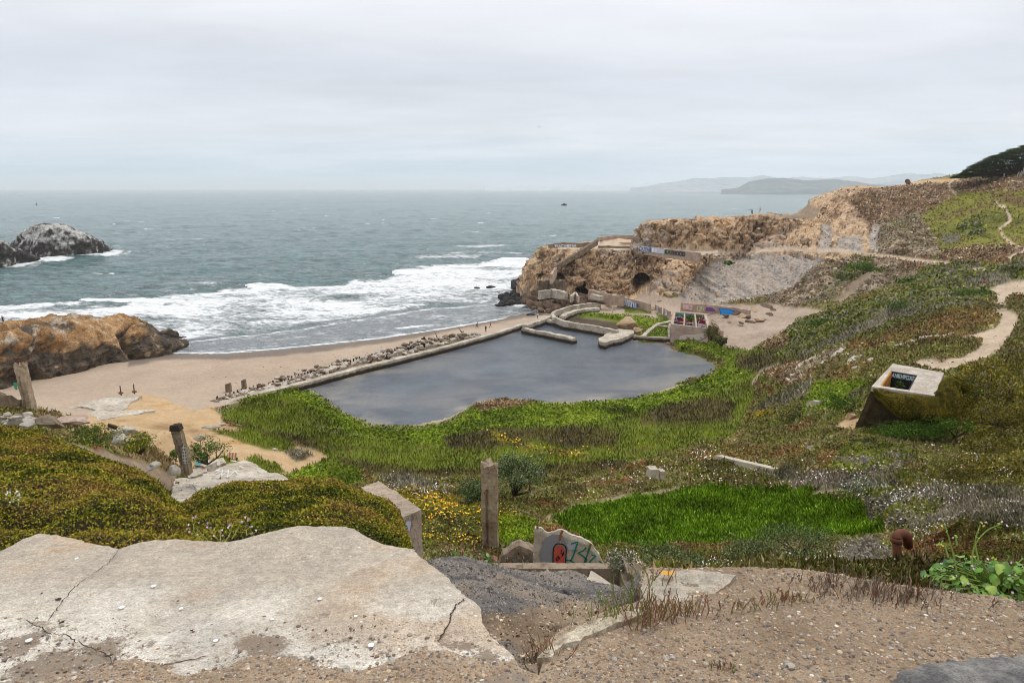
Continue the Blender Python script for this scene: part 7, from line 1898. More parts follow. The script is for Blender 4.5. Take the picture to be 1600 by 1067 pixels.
rp = leafplant('wild_radish', bp + np.array([.06, 0, 0]), (.34, .19), 330, .040, LG, 'bright green wild radish with broad leaves and tall pale flower stems at the right edge', 41, .2)
b = Bag(); fl = Bag(); r_ = np.random.default_rng(5)
for (u0, v0, pts) in ((1478, 905, [(1468, 860), (1458, 825), (1452, 818)]), (1462, 870, [(1455, 850), (1448, 848)]), (1475, 850, [(1473, 835)]), (1498, 890, [(1502, 855), (1520, 830), (1545, 818)]), (1510, 880, [(1504, 845), (1512, 820)]), (1570, 918, [(1590, 915), (1605, 920)]), (1540, 900, [(1530, 870)])):
    D_ = bp[1]; q_ = [at(u0, v0, D=D_)] + [at(u, v, D=D_ + .02) for u, v in pts]; q_ = catm(q_, 9) - bp
    v_, f_ = tube_geo(q_, np.linspace(.0045, .002, 9), 5); b.add(v_, f_, srgb(128, 150, 70))
    for k in range(3):
        c_ = q_[-1] + r_.normal(0, .012, 3); v_, f_ = quads_geo(np.array([c_] * 3), np.tile([0, -.6, .6], (3, 1)), .016, .7, False, k, .8); fl.add(v_, f_, srgb(*[(222, 206, 224), (220, 212, 90), (190, 200, 90)][r_.integers(0, 3)]))
    for k in (3, 5, 7):
        v_, f_ = quads_geo(q_[k][None], np.array([[r_.uniform(-1, 1), -.5, .4]]), .035, .45, True, k + 3, .5); b.add(v_, f_, srgb(150, 176, 70))
for k in range(26):
    c_ = np.array([r_.uniform(-.3, .3), r_.uniform(-.15, .1), r_.uniform(.12, .22)]); v_, f_ = quads_geo(np.array([c_] * 3), np.tile([0, -.4, .8], (3, 1)), .014, .7, False, k, .8); fl.add(v_, f_, srgb(228, 216, 228))
b.build('stems', M_leafs, rp); fl.build('flowers', M_leafs, rp)
fp = at(730, 880, D=8.3)
leafplant('seaside_daisy', fp + np.array([-.02, 0, -.05]), (.42, .22), 130, .07, [(54, 92, 34), (76, 112, 44), (96, 124, 56), (120, 70, 50)], 'low leafy plant with pink flowers on the crest of the grey dirt by the pillar', 43, .22)
b = Bag()
for k in range(90):
    x = rng.uniform(-.42, .42); p0_ = fp + np.array([x, rng.uniform(-.1, .15), -.05]); h = rng.uniform(.14, .36) * (1 - abs(x)); tp = p0_ + np.array([rng.normal(0, .03), 0, h])
    v_, f_ = tube_geo([p0_, tp], [.003, .002], 3); b.add(v_, f_, srgb(110, 84, 60))
    v_, f_ = quads_geo(np.array([tp] * 3), np.tile([0, -.4, .8], (3, 1)), .028, .7, False, k, .9); b.add(v_, f_, srgb(*[(206, 160, 156), (150, 70, 60), (196, 176, 120), (130, 96, 60)][k % 4]))
o = b.build('dry_flower_stalks', M_leafs); tag(o, 'reddish flower stalks rising behind the low leafy plant by the pillar', 'plant')

def weeds(name, spots, label, seed, cols=((132, 96, 72), (156, 124, 92), (112, 112, 56), (124, 84, 62)), h=(.03, .09), n=14, spread=.07, group=None):
    r = np.random.default_rng(seed)
    for (u, v) in spots:
        p = ground(u, v, 1.9, 14); b = Bag()
        for k in range(n):
            p0_ = p + np.array([r.normal(0, spread), r.normal(0, spread * .5), -.01]); hh = r.uniform(*h)
            p0_[2] = gz_at(p0_[0], p0_[1]) - .005 if p0_[1] > 1.5 else p0_[2]
            tp = p0_ + np.array([r.normal(0, .3) * hh, r.normal(0, .2) * hh, hh])
            c_ = srgb(*cols[r.integers(0, len(cols))])
            v_, f_ = tube_geo([p0_, (p0_ + tp) / 2 + r.normal(0, .08, 3) * hh, tp], [.0022, .0018, .001], 3); b.add(v_, f_, c_)
            if r.random() < .4:
                m = np.array([p0_ + (tp - p0_) * t for t in np.linspace(.45, 1, 7)]); v_, f_ = quads_geo(m, np.tile([0, -.2, .9], (7, 1)), .012, .5, True, k, .6); b.add(v_, f_, c_ * 1.15)
        tag(b.build(name, M_leafs), label, 'weeds', (group or label) if len(spots) > 1 else None)
weeds('dry_weeds', [(838, 1035), (846, 1030), (855, 1022), (832, 1022)], 'brown dry weeds sprouting in the notch between the slab and the gravel', 51, h=(.05, .13), spread=.035)
weeds('dry_weeds', [(1010, 965), (1030, 968), (1050, 960), (1070, 962), (1085, 958), (1015, 980), (1000, 975), (1040, 955)], 'tuft of reddish brown weeds in front of the pebbly concrete corner', 52, h=(.04, .11), spread=.05)
weeds('green_weeds', [(940, 955), (955, 945), (975, 950), (990, 940), (930, 970)], 'green and brown weeds at the lower lip of the grey hollow', 53, cols=((96, 112, 44), (120, 128, 56), (118, 84, 60)), h=(.06, .18), spread=.09, n=34)
weeds('dry_weeds', [(1135, 960), (1170, 950), (1200, 945), (1220, 935), (1240, 940)], 'line of short red weeds across the middle of the gravel', 54, h=(.015, .06), spread=.05)
weeds('dry_weeds', [(1115, 1042), (1130, 1045)], 'single flattened reddish weed low in the gravel', 55, h=(.01, .025), spread=.025)
weeds('dry_weeds', [(820, 915), (865, 960), (880, 955), (905, 940)], 'thin brown stalks standing on the grey dirt', 56, h=(.08, .25), spread=.1, n=8)
weeds('dry_grass', [(1560, 880), (1580, 885), (1600, 880), (1590, 895)], 'curled brown dead stalks behind the leafy plant at the right edge', 57, h=(.06, .13), spread=.05)
weeds('dead_twigs', [(1290, 915), (1320, 925), (1350, 930), (1390, 935), (1420, 940), (1450, 930), (1370, 915)], 'grey dead twigs and straw along the edge of the gravel', 58, cols=((120, 108, 96), (150, 136, 116), (96, 82, 68), (110, 76, 58)), h=(.02, .08), spread=.11, n=45)
r_ = np.random.default_rng(8); b2_ = {True: Bag(), False: Bag()}
for (u0, v0, u1, v1) in ((318, 845, 300, 806), (330, 850, 304, 822), (352, 846, 362, 815), (362, 842, 378, 810), (345, 845, 345, 826), (386, 836, 392, 822), (340, 842, 322, 820), (20, 785, 14, 766), (12, 792, 24, 770), (28, 790, 30, 772)):
    b = b2_[u0 > 100]; D_ = 3.6 if u0 > 100 else 4.6; a_, c_ = at(u0, v0, D=D_), at(u1, v1, D=D_ + .1); m_ = (a_ + c_) / 2 + r_.normal(0, .01, 3)
    v_, f_ = tube_geo([a_, m_, c_], [.003, .0022, .0015], 4); b.add(v_, f_, srgb(140, 140, 70))
    for k in range(5 if u0 > 100 else 9):
        q_ = c_ + r_.normal(0, .022, 3) + (a_ - c_) * r_.uniform(0, .35); v_, f_ = quads_geo(np.array([q_] * 3), np.tile([0, -.5, .7], (3, 1)), .016, .8, False, k, .8); b.add(v_, f_, srgb(*([(214, 190, 210), (196, 160, 190)][k % 2] if u0 > 100 else (236, 236, 230))))
tag(b2_[False].build('wild_radish', M_leafs), 'spray of small white flowers in the left shrub mound at the picture edge', 'plant')
o = b2_[True].build('wild_radish', M_leafs); tag(o, 'thin stems with pale pink flowers rising behind the top edge of the big slab', 'plant')

# pebbles: the terrace gravel
def pebbles(n, reg, smin, smax, seed, name='gravel'):
    r = np.random.default_rng(seed); x = r.uniform(-2.2, 2.4, n); y = 1.75 + (r.random(n) ** 1.3) * 1.75
    sT = sdpoly(x, y, TERR); k = (sT < -.01) & (x < 1.1 * y * .85 + .1) & (x > -.95 * y)
    x, y = x[k], y[k]; lf = x < .1
    zg = H(x, y); zs__ = slab_z(x, y)
    onslab = lf & (zs__ > zg)
    drop = onslab & ((r.random(len(x)) > smooth(2.7, 2.15, y) * .35))
    x, y, zg = x[~drop], y[~drop], np.maximum(zg, np.where(lf, zs__, -1))[~drop]
    n = len(x); s = smin + (smax - smin) * r.random(n) ** 4
    v0, f0 = ico(1); m = len(v0)
    sc = s[:, None] * r.uniform(.6, 1.2, (n, 3)) * np.array([1, 1, .6]); th = r.uniform(0, 6.28, n); c, q_ = np.cos(th), np.sin(th)
    L = v0[None] * (1 + r.uniform(-.25, .25, (n, m, 1))) * sc[:, None]
    X = L[..., 0]*c[:, None] - L[..., 1]*q_[:, None] + x[:, None]; Y = L[..., 0]*q_[:, None] + L[..., 1]*c[:, None] + y[:, None]; Z = L[..., 2] + (zg + s * .1)[:, None]
    cols = np.array([srgb(*k_) for k_ in ((150, 138, 124), (118, 108, 100), (176, 166, 152), (208, 202, 192), (134, 112, 92), (96, 90, 88), (160, 130, 104), (184, 160, 132))])[r.choice(8, n, p=[.2, .16, .14, .02, .22, .06, .11, .09])] * r.uniform(.8, 1.15, (n, 1))
    o = np_mesh(name, np.stack([X, Y, Z], 2).reshape(-1, 3), (f0[None] + (np.arange(n) * m)[:, None, None]).reshape(-1, 3), M_pebble, None, smooth_=False, colors=np.repeat(cols, m, 0))
    tag(o, kind='stuff'); return o
pebbles(60000, None, .002, .010, 61); pebbles(60000, None, .0012, .0035, 62)
# grey asphalt-like scree in the lower right corner
ap = [(1395, 1067), (1420, 1050), (1470, 1036), (1540, 1026), (1600, 1020), (1700, 1015), (1700, 1090), (1380, 1090)]
o = plate('asphalt', [at(u, v, z=35.3)[:2] for u, v in ap], lambda x, y: zslab(y) + .034 + 0*x, .06, ground_mat('worn_asphalt', [(.03, .4), (.008, .6)], .6, 1.0, .02), step=.025, jit=.008, rough=.008, rs=.1, colors=lambda v: pal(.5 + fbm(v[:, 0], v[:, 1], scale=.06, octaves=4, seed=77), (92, 90, 90), (122, 120, 118), (146, 142, 136)))
tag(o, kind='structure')
sp = None
for k, (u, v, s) in enumerate(((900, 966, .0), (612, 1040, .028), (542, 1057, .03), (1230, 1052, .03), (1235, 1058, .03), (1040, 1035, .024), (1390, 1022, .018), (1050, 1035, .02), (1255, 1038, .016), (700, 1045, .02), (1265, 1040, .018), (1300, 1000, .014), (960, 1040, .018), (1160, 1010, .015))):
    if not s: continue
    p = at(u, v, z=35.26); o = rock('stone', (p[0], p[1], max(gz_at(p[0], p[1]), float(slab_z(np.array([p[0]]), np.array([p[1]]))[0]) if p[0] < .1 else 0) + s * .2), (s * 1.3, s, s * .7), M_stone, 70 + k, k, 3)
    tag(o, 'small pale stone lying loose on the foreground gravel', 'stone', 'loose stones on the foreground gravel')

# rusty pipe with elbow
pc = at(1402, 866, D=5.2)
pp = empty('rusty_pipe', pc + np.array([0, 0, -.15])); tag(pp, 'short rusty iron pipe with a bent elbow sticking out of the shrubs', 'pipe')
e_ = at(1401, 842, D=5.2)
o = tube('pipe', [pc + np.array([0, 0, -.2]), pc, e_], .034, M_rust, None, 16); loc_parent(o, pp)
arc = [e_ + np.array([.052 - .052*math.cos(t), .02*math.sin(t), .04*math.sin(t)]) for t in np.linspace(0, math.pi * .8, 12)]; arc.append(arc[-1] + np.array([.05, .05, -.12]))
o = tube('elbow', arc, [.041] * 3 + [.039] * 8 + [.036, .036], M_rust, None, 16); loc_parent(o, pp)
o = tube('collar', [e_ - np.array([0, 0, .025]), e_ + np.array([0, 0, .012])], 0.047, M_rust, None, 16); loc_parent(o, pp)

# ------------------------------------------------------------------ bunker
zt = at(1362, 604, D=36)[2]
T0, T1, T2, T3 = at(1361.8, 603.7, z=zt), at(1460, 618, z=zt), at(1475, 582, z=zt), at(1395, 568, z=zt)
bk = empty('bunker', (T0 + T1) / 2 - np.array([0, 0, 2.6])); tag(bk, 'pale roofless concrete bunker with graffiti round a dark square opening', 'bunker')
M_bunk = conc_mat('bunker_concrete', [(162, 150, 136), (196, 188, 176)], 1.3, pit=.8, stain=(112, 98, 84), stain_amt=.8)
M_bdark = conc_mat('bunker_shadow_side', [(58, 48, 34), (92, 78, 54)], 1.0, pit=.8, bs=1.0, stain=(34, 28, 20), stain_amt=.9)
def TL_(s_, t_, z=0): return T0*(1-s_)*(1-t_) + T1*s_*(1-t_) + T2*s_*t_ + T3*(1-s_)*t_ + np.array([0, 0, z])
def inv_st(u, v):
    p = at(u, v, z=zt); a = T1 - T0; b_ = T3 - T0; A_ = np.array([[a[0], b_[0]], [a[1], b_[1]]]); return np.linalg.solve(A_, (p - T0)[:2])
O = [inv_st(*q_) for q_ in ((1375.5, 602.5), (1421.5, 609.5), (1437, 585), (1392.3, 579))]
th_ = .28
def quadp(a, b, c, d, name, mat, n=8, jit=.03): 
    c8 = [TL_(*p_, -th_) for p_ in (a, b, c, d)] + [TL_(*p_) for p_ in (a, b, c, d)]
    o = hexa(name, c8, mat, None, n, jit, 7, .5); loc_parent(o, bk)
C = [(0, 0), (1, 0), (1, 1), (0, 1)]
quadp(C[0], C[1], O[1], O[0], 'roof_rim', M_bunk); quadp(C[1], C[2], O[2], O[1], 'roof_rim', M_bunk, 14); quadp(C[2], C[3], O[3], O[2], 'roof_rim', M_bunk); quadp(C[3], C[0], O[0], O[3], 'roof_rim', M_bunk)
B0, B1, B2, B3 = at(1334, 672, D=36.6), at(1478, 690, D=34.5), T2 + np.array([.3, .2, -2.6]), T3 + np.array([-.6, .2, -2.4])
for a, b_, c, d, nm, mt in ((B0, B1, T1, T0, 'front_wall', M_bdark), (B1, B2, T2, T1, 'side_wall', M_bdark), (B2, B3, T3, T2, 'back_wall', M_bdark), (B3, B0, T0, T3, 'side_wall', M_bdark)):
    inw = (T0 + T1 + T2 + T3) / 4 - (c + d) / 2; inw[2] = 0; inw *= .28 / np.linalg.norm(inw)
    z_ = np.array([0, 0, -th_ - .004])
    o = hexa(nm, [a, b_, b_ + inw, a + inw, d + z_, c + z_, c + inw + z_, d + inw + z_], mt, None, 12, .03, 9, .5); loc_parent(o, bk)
o = np_mesh('floor', [T0 + (0, 0, -2.1), T1 + (0, 0, -2.1), T2 + (0, 0, -2.1), T3 + (0, 0, -2.1)], np.array([[0, 1, 2, 3]]), M_bdark); loc_parent(o, bk)
# black and ochre-painted inner walls directly below the opening edge, with lettering on the far one
def inner(p, q_, nm, mt=M_bdark, dep=1.7):
    a, b_ = TL_(*O[p], -.02), TL_(*O[q_], -.02); o = wall(nm, [tuple(a), tuple(b_)], dep, .16, mt, None, .3, .01, seed=4); loc_parent(o, bk); return a, b_
M_blk = flat_mat('inner_black', (36, 34, 38), .8, .2)
a, b_ = inner(3, 2, 'inner_wall', M_blk); inner(0, 3, 'inner_wall', flat_mat('ochre_paint', (170, 116, 40), .8, .2)); inner(2, 1, 'inner_wall', M_blk)
fb = Face(a + np.array([0, -.10, -.36]), b_ - a); L = np.linalg.norm(b_ - a)
t1_ = fb.text('ANKHFOXES', .04, .03, .27, (200, 220, 226), bk, .03, 1.0, .012, fit=L - .1)
a2, b2 = TL_(*O[0], -.02), TL_(*O[3], -.02); fs_ = Face(a2 + np.array([.10, 0, -.9]), b2 - a2)
for k in range(4): fs_.blob(.25 + .3*k, .5, .13, .3, [(70, 90, 130), (190, 190, 200), (196, 120, 40), (150, 60, 50)][k], bk, .03)
for ch in bk.children:
    if ch.matrix_parent_inverse == Matrix.Identity(4): ch.matrix_parent_inverse = Matrix.Translation(-bk.location)
B(1405, 603, 38, .35, .55, 160, GB, 'small green weed growing inside the bunker opening', 1040, name='bunker_weed', lumps=6)
# moss-like shrub draped over the bunker front and side
us = [1364, 1378, 1400, 1425, 1450, 1468, 1485, 1500]
MB = [(48, 44, 10), (82, 76, 14), (116, 106, 22), (142, 124, 34)]
def row(vs, Ds): return [at(u, v, D=D) for u, v, D in zip(us, vs, Ds)]
rowsb = [row([604, 603, 607, 611, 616, 600, 588, 596], [36.0, 35.9, 35.6, 35.4, 35.2, 36.5, 37.5, 37.5]), row([607, 612, 620, 622, 622, 612, 606, 612], [35.6, 35, 34.6, 34.4, 34.3, 34.6, 35.5, 36]),
         row([610, 621, 636, 640, 640, 634, 630, 632], [35.6, 34.8, 34.2, 34.0, 33.8, 34, 34.6, 35.2]), row([612, 628, 648, 655, 655, 652, 648, 650], [35.8, 35, 34.3, 34.1, 33.9, 34, 34.4, 35]), row([614, 630, 650, 657, 657, 655, 655, 660], [36.3, 36.2, 36, 36, 36, 36, 36, 36])]
mound('draped_shrub', rowsb, 90, 60, 30000, .024, MB, 'thick mossy olive shrub draped over the front of the bunker', amp=.3, sc=.8, seed=940)
B(1492, 605, 37.5, 1.0, .8, 5000, MB, 'mossy hummock against the right side of the bunker, upper one', 1041, size=.09, lumps=16)
B(1490, 632, 36, 1.1, .8, 5000, MB, 'mossy hummock against the right side of the bunker, lower one', 1042, size=.09, lumps=16)

# beam, stump and broken slabs on the slope
pA, pB_ = at(1122, 711, z=ground(1122, 722)[2] + .55), at(1215, 732, z=ground(1215, 734)[2] + .12)
o = wall('concrete_beam', [tuple(pA), tuple(pB_)], .9, .42, M_conc, None, .25, .015, seed=3); tag(o, 'long pale concrete beam lying in flowering shrubs above the iceplant mound', 'concrete beam')
o = Face(pA + np.array([.2, -.25, -.5]), pB_ - pA).scrawl(.4, 1.4, .1, .3, (96, 90, 92), o, .03, 3, 4)
gq = ground(1025, 758)
o = hexa('concrete_stump', boxc(gq[0] - .12, gq[1] + .3, gq[2] - .2, .35, .45, .85, .2), M_conc, None, 6, .07, 3, .2); tag(o, 'small broken concrete stump sticking up left of the iceplant mound', 'concrete stump')
hexa('post', boxc(gq[0] + .28, gq[1] + .3, gq[2] - .2, .22, .3, .75, .1), M_conc, o, 4, .05, 5, .2)
for i, (pts, z_, hh, lab) in enumerate((([(1238, 592), (1250, 575), (1262, 568)], .5, .8, 'crumbling pale wall edge at the lower end of the old chute'), ([(1262, 568), (1290, 554), (1310, 548)], .5, .7, 'upper crumbling edge of the old concrete chute'), ([(1282, 574), (1300, 562), (1320, 546)], .4, .7, 'right pale edge of the old concrete chute'), ([(1322, 560), (1335, 554), (1347, 551)], .4, .7, 'pale broken kerb right of the old chute, upper'), ([(1325, 570), (1337, 563), (1347, 560)], .4, .7, 'pale broken kerb right of the old chute, lower'), ([(1400, 545), (1440, 532), (1490, 525)], .3, .6, 'low pale kerb beside the wide path above the bunker'), ([(1220, 606), (1232, 595)], .3, .6, 'thin pale kerb end above the lilac shrubs'), ([(1265, 634), (1285, 632)], .3, .5, 'short pale kerb stones among shrubs left of the bunker'))):
    q_ = []
    for (u, v) in pts: g_ = ground(u, v); q_.append((g_[0], g_[1], g_[2] + z_))
    o = wall('broken_kerb', q_, hh + .6, .6, M_concf, None, .3, .12, seed=200 + i, jag=.35); tag(o, lab, 'kerb')
chs = [ground(u, v) for u, v in ((1256, 592), (1290, 573), (1306, 553), (1278, 560), (1256, 574))]
o = np_mesh('chute_floor', [tuple(p + np.array([0, 0, .28])) for p in chs] + [tuple(p - np.array([0, 0, .8])) for p in chs], [np.array([[0, 1, 2, 3, 4]]), np.array([(i, (i+1) % 5, 5+(i+1) % 5, 5+i) for i in range(5)])], M_concf, smooth_=False); tag(o, 'flat weathered floor of the old concrete chute on the right slope', 'concrete slab')
for (u, v, s, rz, tl, lab, mt) in ((1338, 577, (1.6, .8, .35), .5, .5, 'white slab with blue paint tipped up among red iceplant', M_stone), (1363, 566, (1.2, .8, .3), .6, .7, 'tilted pale block with a dark letter above the bunker', M_conc), (1370, 578, (1.6, .7, .3), .6, .2, 'flat tan slab left of the bunker roof', M_tanrock), (1357, 558, (.6, .4, .3), .2, .2, 'small dark stone above the tilted lettered block', M_boul), (1330, 655, (.7, .5, .5), .3, .4, 'tan rock just left of the bunker wall', M_tanrock), (1300, 650, (.9, .4, .25), .1, .1, 'small pale slab left of the bunker foot', M_stone), (1448, 573, (.5, .35, .3), .4, .1, 'low white stone at the end of the wide path behind the bunker', M_stone), (1453, 566, (.5, .4, .35), .4, .1, 'tiny white stone standing in the middle of the wide path', M_stone), (1496, 602, (.6, .4, .3), .4, .1, 'white stone on the narrow trail right of the bunker', M_stone), (1385, 690, (1.4, .8, .3), .2, 0, 'grey dead branch pile in front of the bunker', M_boul), (1272, 702, (.9, .35, .3), .2, 0, 'white stone just above the right end of the long beam', M_stone), (1538, 493, (.0, .0, .0), 0, 0, '', M_stone)):
    if not s[0]: continue
    g_ = ground(u, v); o = rock('concrete_block' if mt in (M_conc, M_stone) else 'rock', g_ + np.array([0, 0, s[2] * .25]), s, mt, int(u + v), rz, 3, tl, boxy=.5); tag(o, lab, 'concrete block' if mt in (M_conc, M_stone) else 'rock')
    if u == 1363: Face(g_ + np.array([-.15, -.42, .0]), (1, .3, 0), (0, .4, 1)).text('N', 0, 0, .3, (30, 30, 34), o, .1, 1, .03).matrix_parent_inverse = o.matrix_basis.inverted()
    if u == 1338: Face(g_ + np.array([-.5, -.5, .0]), (1, .5, 0), (0, .6, 1)).blob(.3, .1, .3, .12, (120, 170, 200), o, .1).matrix_parent_inverse = o.matrix_basis.inverted()

# ------------------------------------------------------------------ cypress trees and posts on the hill
def cypress(uc, vbase, D, prof, n, label, seed, trunk_u, D1=14):
    r = np.random.default_rng(seed); base = at(trunk_u, vbase, D=D); root = empty('cypress_tree', base); tag(root, label, 'tree')
    P_, Nn2, S_ = [], [], []
    u0, u1 = prof[0][0], prof[-1][0]; bag = Bag(); mb = Bag()
    for k in range(n):
        u = r.uniform(u0, u1); vt = np.interp(u, [p[0] for p in prof], [p[1] for p in prof]); lo_ = vbase - 1.5
        f_ = r.random() ** 1.5; v = vt + (lo_ - vt) * f_ * (.97 if u < trunk_u - 35 else .62)
        Dk = D + r.uniform(-D1 / 2, D1 / 2); c = at(u, v, D=Dk); c = np.array([c[0], c[1], c[2]])
        rr_ = np.array([r.uniform(1.0, 2.4), r.uniform(1, 2.2), r.uniform(.25, .55)]) * min(1, (lo_ - vt + 6) / 22); m = 75
        d = r.normal(size=(m, 3)); d /= np.linalg.norm(d, axis=1, keepdims=True); P_.append(c + d * rr_ * r.uniform(.3, 1, (m, 1))); Nn2.append(d * .3 + np.array([0, 0, 1])); S_.append(np.full(m, r.random()))
        if k % 3 == 0:
            v_, f2 = tube_geo([c, c * .5 + base * .5 + np.array([0, 0, 1.0]), base + np.array([0, 0, .8])], [.05, .12, .2], 4); mb.add(v_, f2)
    P_ = np.vstack(P_); Nn2 = np.vstack(Nn2); S_ = np.concatenate(S_)
    col = pal(np.clip(.45 + .4 * (S_ - .5) + r.normal(0, .2, len(P_)), 0, 1), (26, 36, 16), (46, 62, 26), (74, 92, 40)) * r.uniform(.8, 1.2, (len(P_), 1))
    V_, F_ = quads_geo(P_ - base, Nn2, r.uniform(.3, .75, len(P_)), .4, False, seed, .5)
    np_mesh('crown', V_, F_, M_leaf, root, smooth_=False, colors=np.repeat(col, 4, 0))
    for dx, top in ((0, 1.6), (1.6, 2.4)):
        t_ = at(trunk_u + dx * 4 + 4, vbase - 24 * top / 1.6, D=D) - base; v_, f2 = tube_geo([(dx, -2, -1), (dx + .4, -2, t_[2] * .4), (t_[0], -2, t_[2])], [.28, .2, .12], 7); mb2 = Bag(); mb2.add(v_, f2); mb2.build('trunk', M_stone, root)
    o = mb.build('limbs', M_dark); loc_parent(o, root)
    return root
cypress(1540, 280, 262, [(1486, 278), (1497, 274), (1508, 268), (1520, 259), (1530, 256), (1545, 247), (1552, 244), (1563, 242), (1575, 236), (1600, 228), (1640, 222)], 520, 'dark windswept cypress sloping down to the left on the hilltop', 71, 1590)
cypress(1640, 276, 285, [(1565, 244), (1600, 230), (1640, 220), (1700, 212), (1760, 230)], 260, 'second dark cypress behind the first at the right edge of the hilltop', 72, 1650)
fpst = None
for (u, v, h) in ((1509, 278, 7), (1526, 277, 5), (1547, 276, 5.5), (1568, 276, 9), (1624, 275, 8)):
    g_ = ground(u, v + 3, 200, 300); 
    if fpst is None: fpst = hexa('wooden_post', boxc(0, 0, -.8, .3, .3, 2.1), M_stone, None, 3, .04, 2, .4); o = fpst
    else: o = fpst.copy(); COL.objects.link(o)
    o.location = (g_[0], g_[1], g_[2] + (h - 5) * .12); tag(o, 'pale wooden post in the row along the top of the grassy hill', 'post', 'wooden posts along the hilltop')
b = Bag(); g_ = ground(1592, 279, 200, 300)
for (dx, dz, x2, z2) in ((0, 0, .9, 3.2), (-1.2, 0, -.9, 2.0), (-.9, 2.0, -.3, 2.2), (-.5, 0, .2, 2.6), (.9, 3.2, 1.5, 6), (2.6, 0, 2.7, 2.2)):
    v_, f_ = tube_geo([g_ + np.array([dx, -.5, dz - (.5 if dz == 0 else 0)]), g_ + np.array([x2, -.5, z2])], [.17, .12], 6); b.add(v_, f_)
o = b.build('dead_snag', M_stone); tag(o, 'bleached forked dead trunk below the cypress on the hilltop', 'dead tree')

def crest(u, lo, hi):
    m = (np.abs(FU - u) < 1.2) & (tv[:, 1] > lo) & (tv[:, 1] < hi); c_ = np.nonzero(m)[0]; i_ = c_[np.argmin(FV[c_])]; return tv[i_].astype(float)
# ------------------------------------------------------------------ people
def person(loc, rz, top, legs, label, pose='stand', hair=(40, 32, 28), h=1.74, lean=0.0):
    s = h / 1.74
    J = {'pelvis': (0, 0, .93), 'waist': (0, 0, 1.08), 'chest': (0, .0, 1.30), 'neck': (0, 0, 1.46), 'head': (0, -.015, 1.58), 'crown': (0, 0, 1.70)}
    st_ = {'stand': .08, 'walk': .30, 'point': .14, 'sit': .1}[pose]
    for sd_, nm in ((1, 'l'), (-1, 'r')):
        J['sh' + nm] = (.19 * sd_, 0, 1.41); J['el' + nm] = (.25 * sd_, .02, 1.13); J['wr' + nm] = (.25 * sd_, -.10, .90); J['ha' + nm] = (.25 * sd_, -.13, .80)
        fw = st_ * sd_ if pose == 'walk' else 0; sx = .1 + (.08 if pose == 'point' else 0)
        J['hip' + nm] = (.1 * sd_, 0, .90); J['kn' + nm] = (sx * sd_, -fw * .5 - (.04 if pose == 'walk' else 0), .49); J['an' + nm] = (sx * 1.1 * sd_, -fw if pose != 'walk' or fw > 0 else -fw, .09); J['to' + nm] = (sx * 1.15 * sd_, J['an' + nm][1] - .16, .035)
    if pose == 'point': J['ell'] = (.46, -.04, 1.40); J['wrl'] = (.70, -.06, 1.42); J['hal'] = (.80, -.06, 1.42)
    if pose == 'sit':
        for k in J: J[k] = (J[k][0], J[k][1], J[k][2] - .48)
        for sd_, nm in ((1, 'l'), (-1, 'r')): J['kn' + nm] = (.14 * sd_, -.42, .45); J['an' + nm] = (.12 * sd_, -.48, .07); J['to' + nm] = (.12 * sd_, -.62, .04)
    if lean:
        for k in ('waist', 'chest', 'neck', 'head', 'crown', 'shl', 'shr', 'ell', 'elr', 'wrl', 'wrr', 'hal', 'har'): x, y, z = J[k]; J[k] = (x, y - lean * (z - .93), z - abs(lean) * .15 * (z - .93))
    E = [('pelvis', 'waist'), ('waist', 'chest'), ('chest', 'neck'), ('neck', 'head'), ('head', 'crown')]
    for nm in 'lr': E += [('chest', 'sh' + nm), ('sh' + nm, 'el' + nm), ('el' + nm, 'wr' + nm), ('wr' + nm, 'ha' + nm), ('pelvis', 'hip' + nm), ('hip' + nm, 'kn' + nm), ('kn' + nm, 'an' + nm), ('an' + nm, 'to' + nm)]
    R_ = {'pelvis': (.15, .11), 'waist': (.135, .1), 'chest': (.16, .11), 'neck': (.055, .055), 'head': (.085, .1), 'crown': (.06, .07)}
    rr_ = {'sh': .065, 'el': .048, 'wr': .035, 'ha': .04, 'hip': .095, 'kn': .065, 'an': .045, 'to': .04}
    names = list(J); me = bpy.data.meshes.new('person'); me.from_pydata([tuple(np.array(J[k]) * s) for k in names], [(names.index(a), names.index(b_)) for a, b_ in E], [])
    ob = bpy.data.objects.new('person', me); COL.objects.link(ob)
    md = ob.modifiers.new('skin', 'SKIN'); md.use_smooth_shade = True
    for i, k in enumerate(names):
        r2 = R_.get(k) or (rr_[k[:-1]],) * 2; me.skin_vertices[0].data[i].radius = (r2[0] * s, r2[1] * s)
    me.skin_vertices[0].data[0].use_root = True
    sb = ob.modifiers.new('sub', 'SUBSURF'); sb.levels = 1; sb.render_levels = 1
    dg = bpy.context.evaluated_depsgraph_get(); nm_ = bpy.data.meshes.new_from_object(ob.evaluated_get(dg)); bpy.data.objects.remove(ob)
    o = bpy.data.objects.new('person', nm_); COL.objects.link(o)
    nm_.materials.clear()
    for c_ in ((178, 132, 108), top, legs, (34, 30, 30)): nm_.materials.append(paint_mat(c_))
    Jn = np.array([J[k] for k in names]) * s
    grp = {'head': 0, 'crown': 0, 'neck': 0, 'hal': 0, 'har': 0, 'pelvis': 2, 'hipl': 2, 'hipr': 2, 'knl': 2, 'knr': 2, 'anl': 2, 'anr': 2, 'tol': 3, 'tor': 3}
    for f_ in nm_.polygons:
        d = np.linalg.norm(Jn - np.array(f_.center), axis=1); f_.material_index = grp.get(names[int(d.argmin())], 1); f_.use_smooth = True
    hv, hf = rock_geo(2, 3, 0, .05); hc = np.array(J['crown']) * s
    k_ = np_mesh('hair', hv * np.array([.085, .1, .075]) * s + hc + np.array([0, .02, -.01]), hf, paint_mat(hair), o)
    o.location = loc; o.rotation_euler = (0, 0, rz); tag(o, label, 'person'); return o
BK = (36, 38, 44)
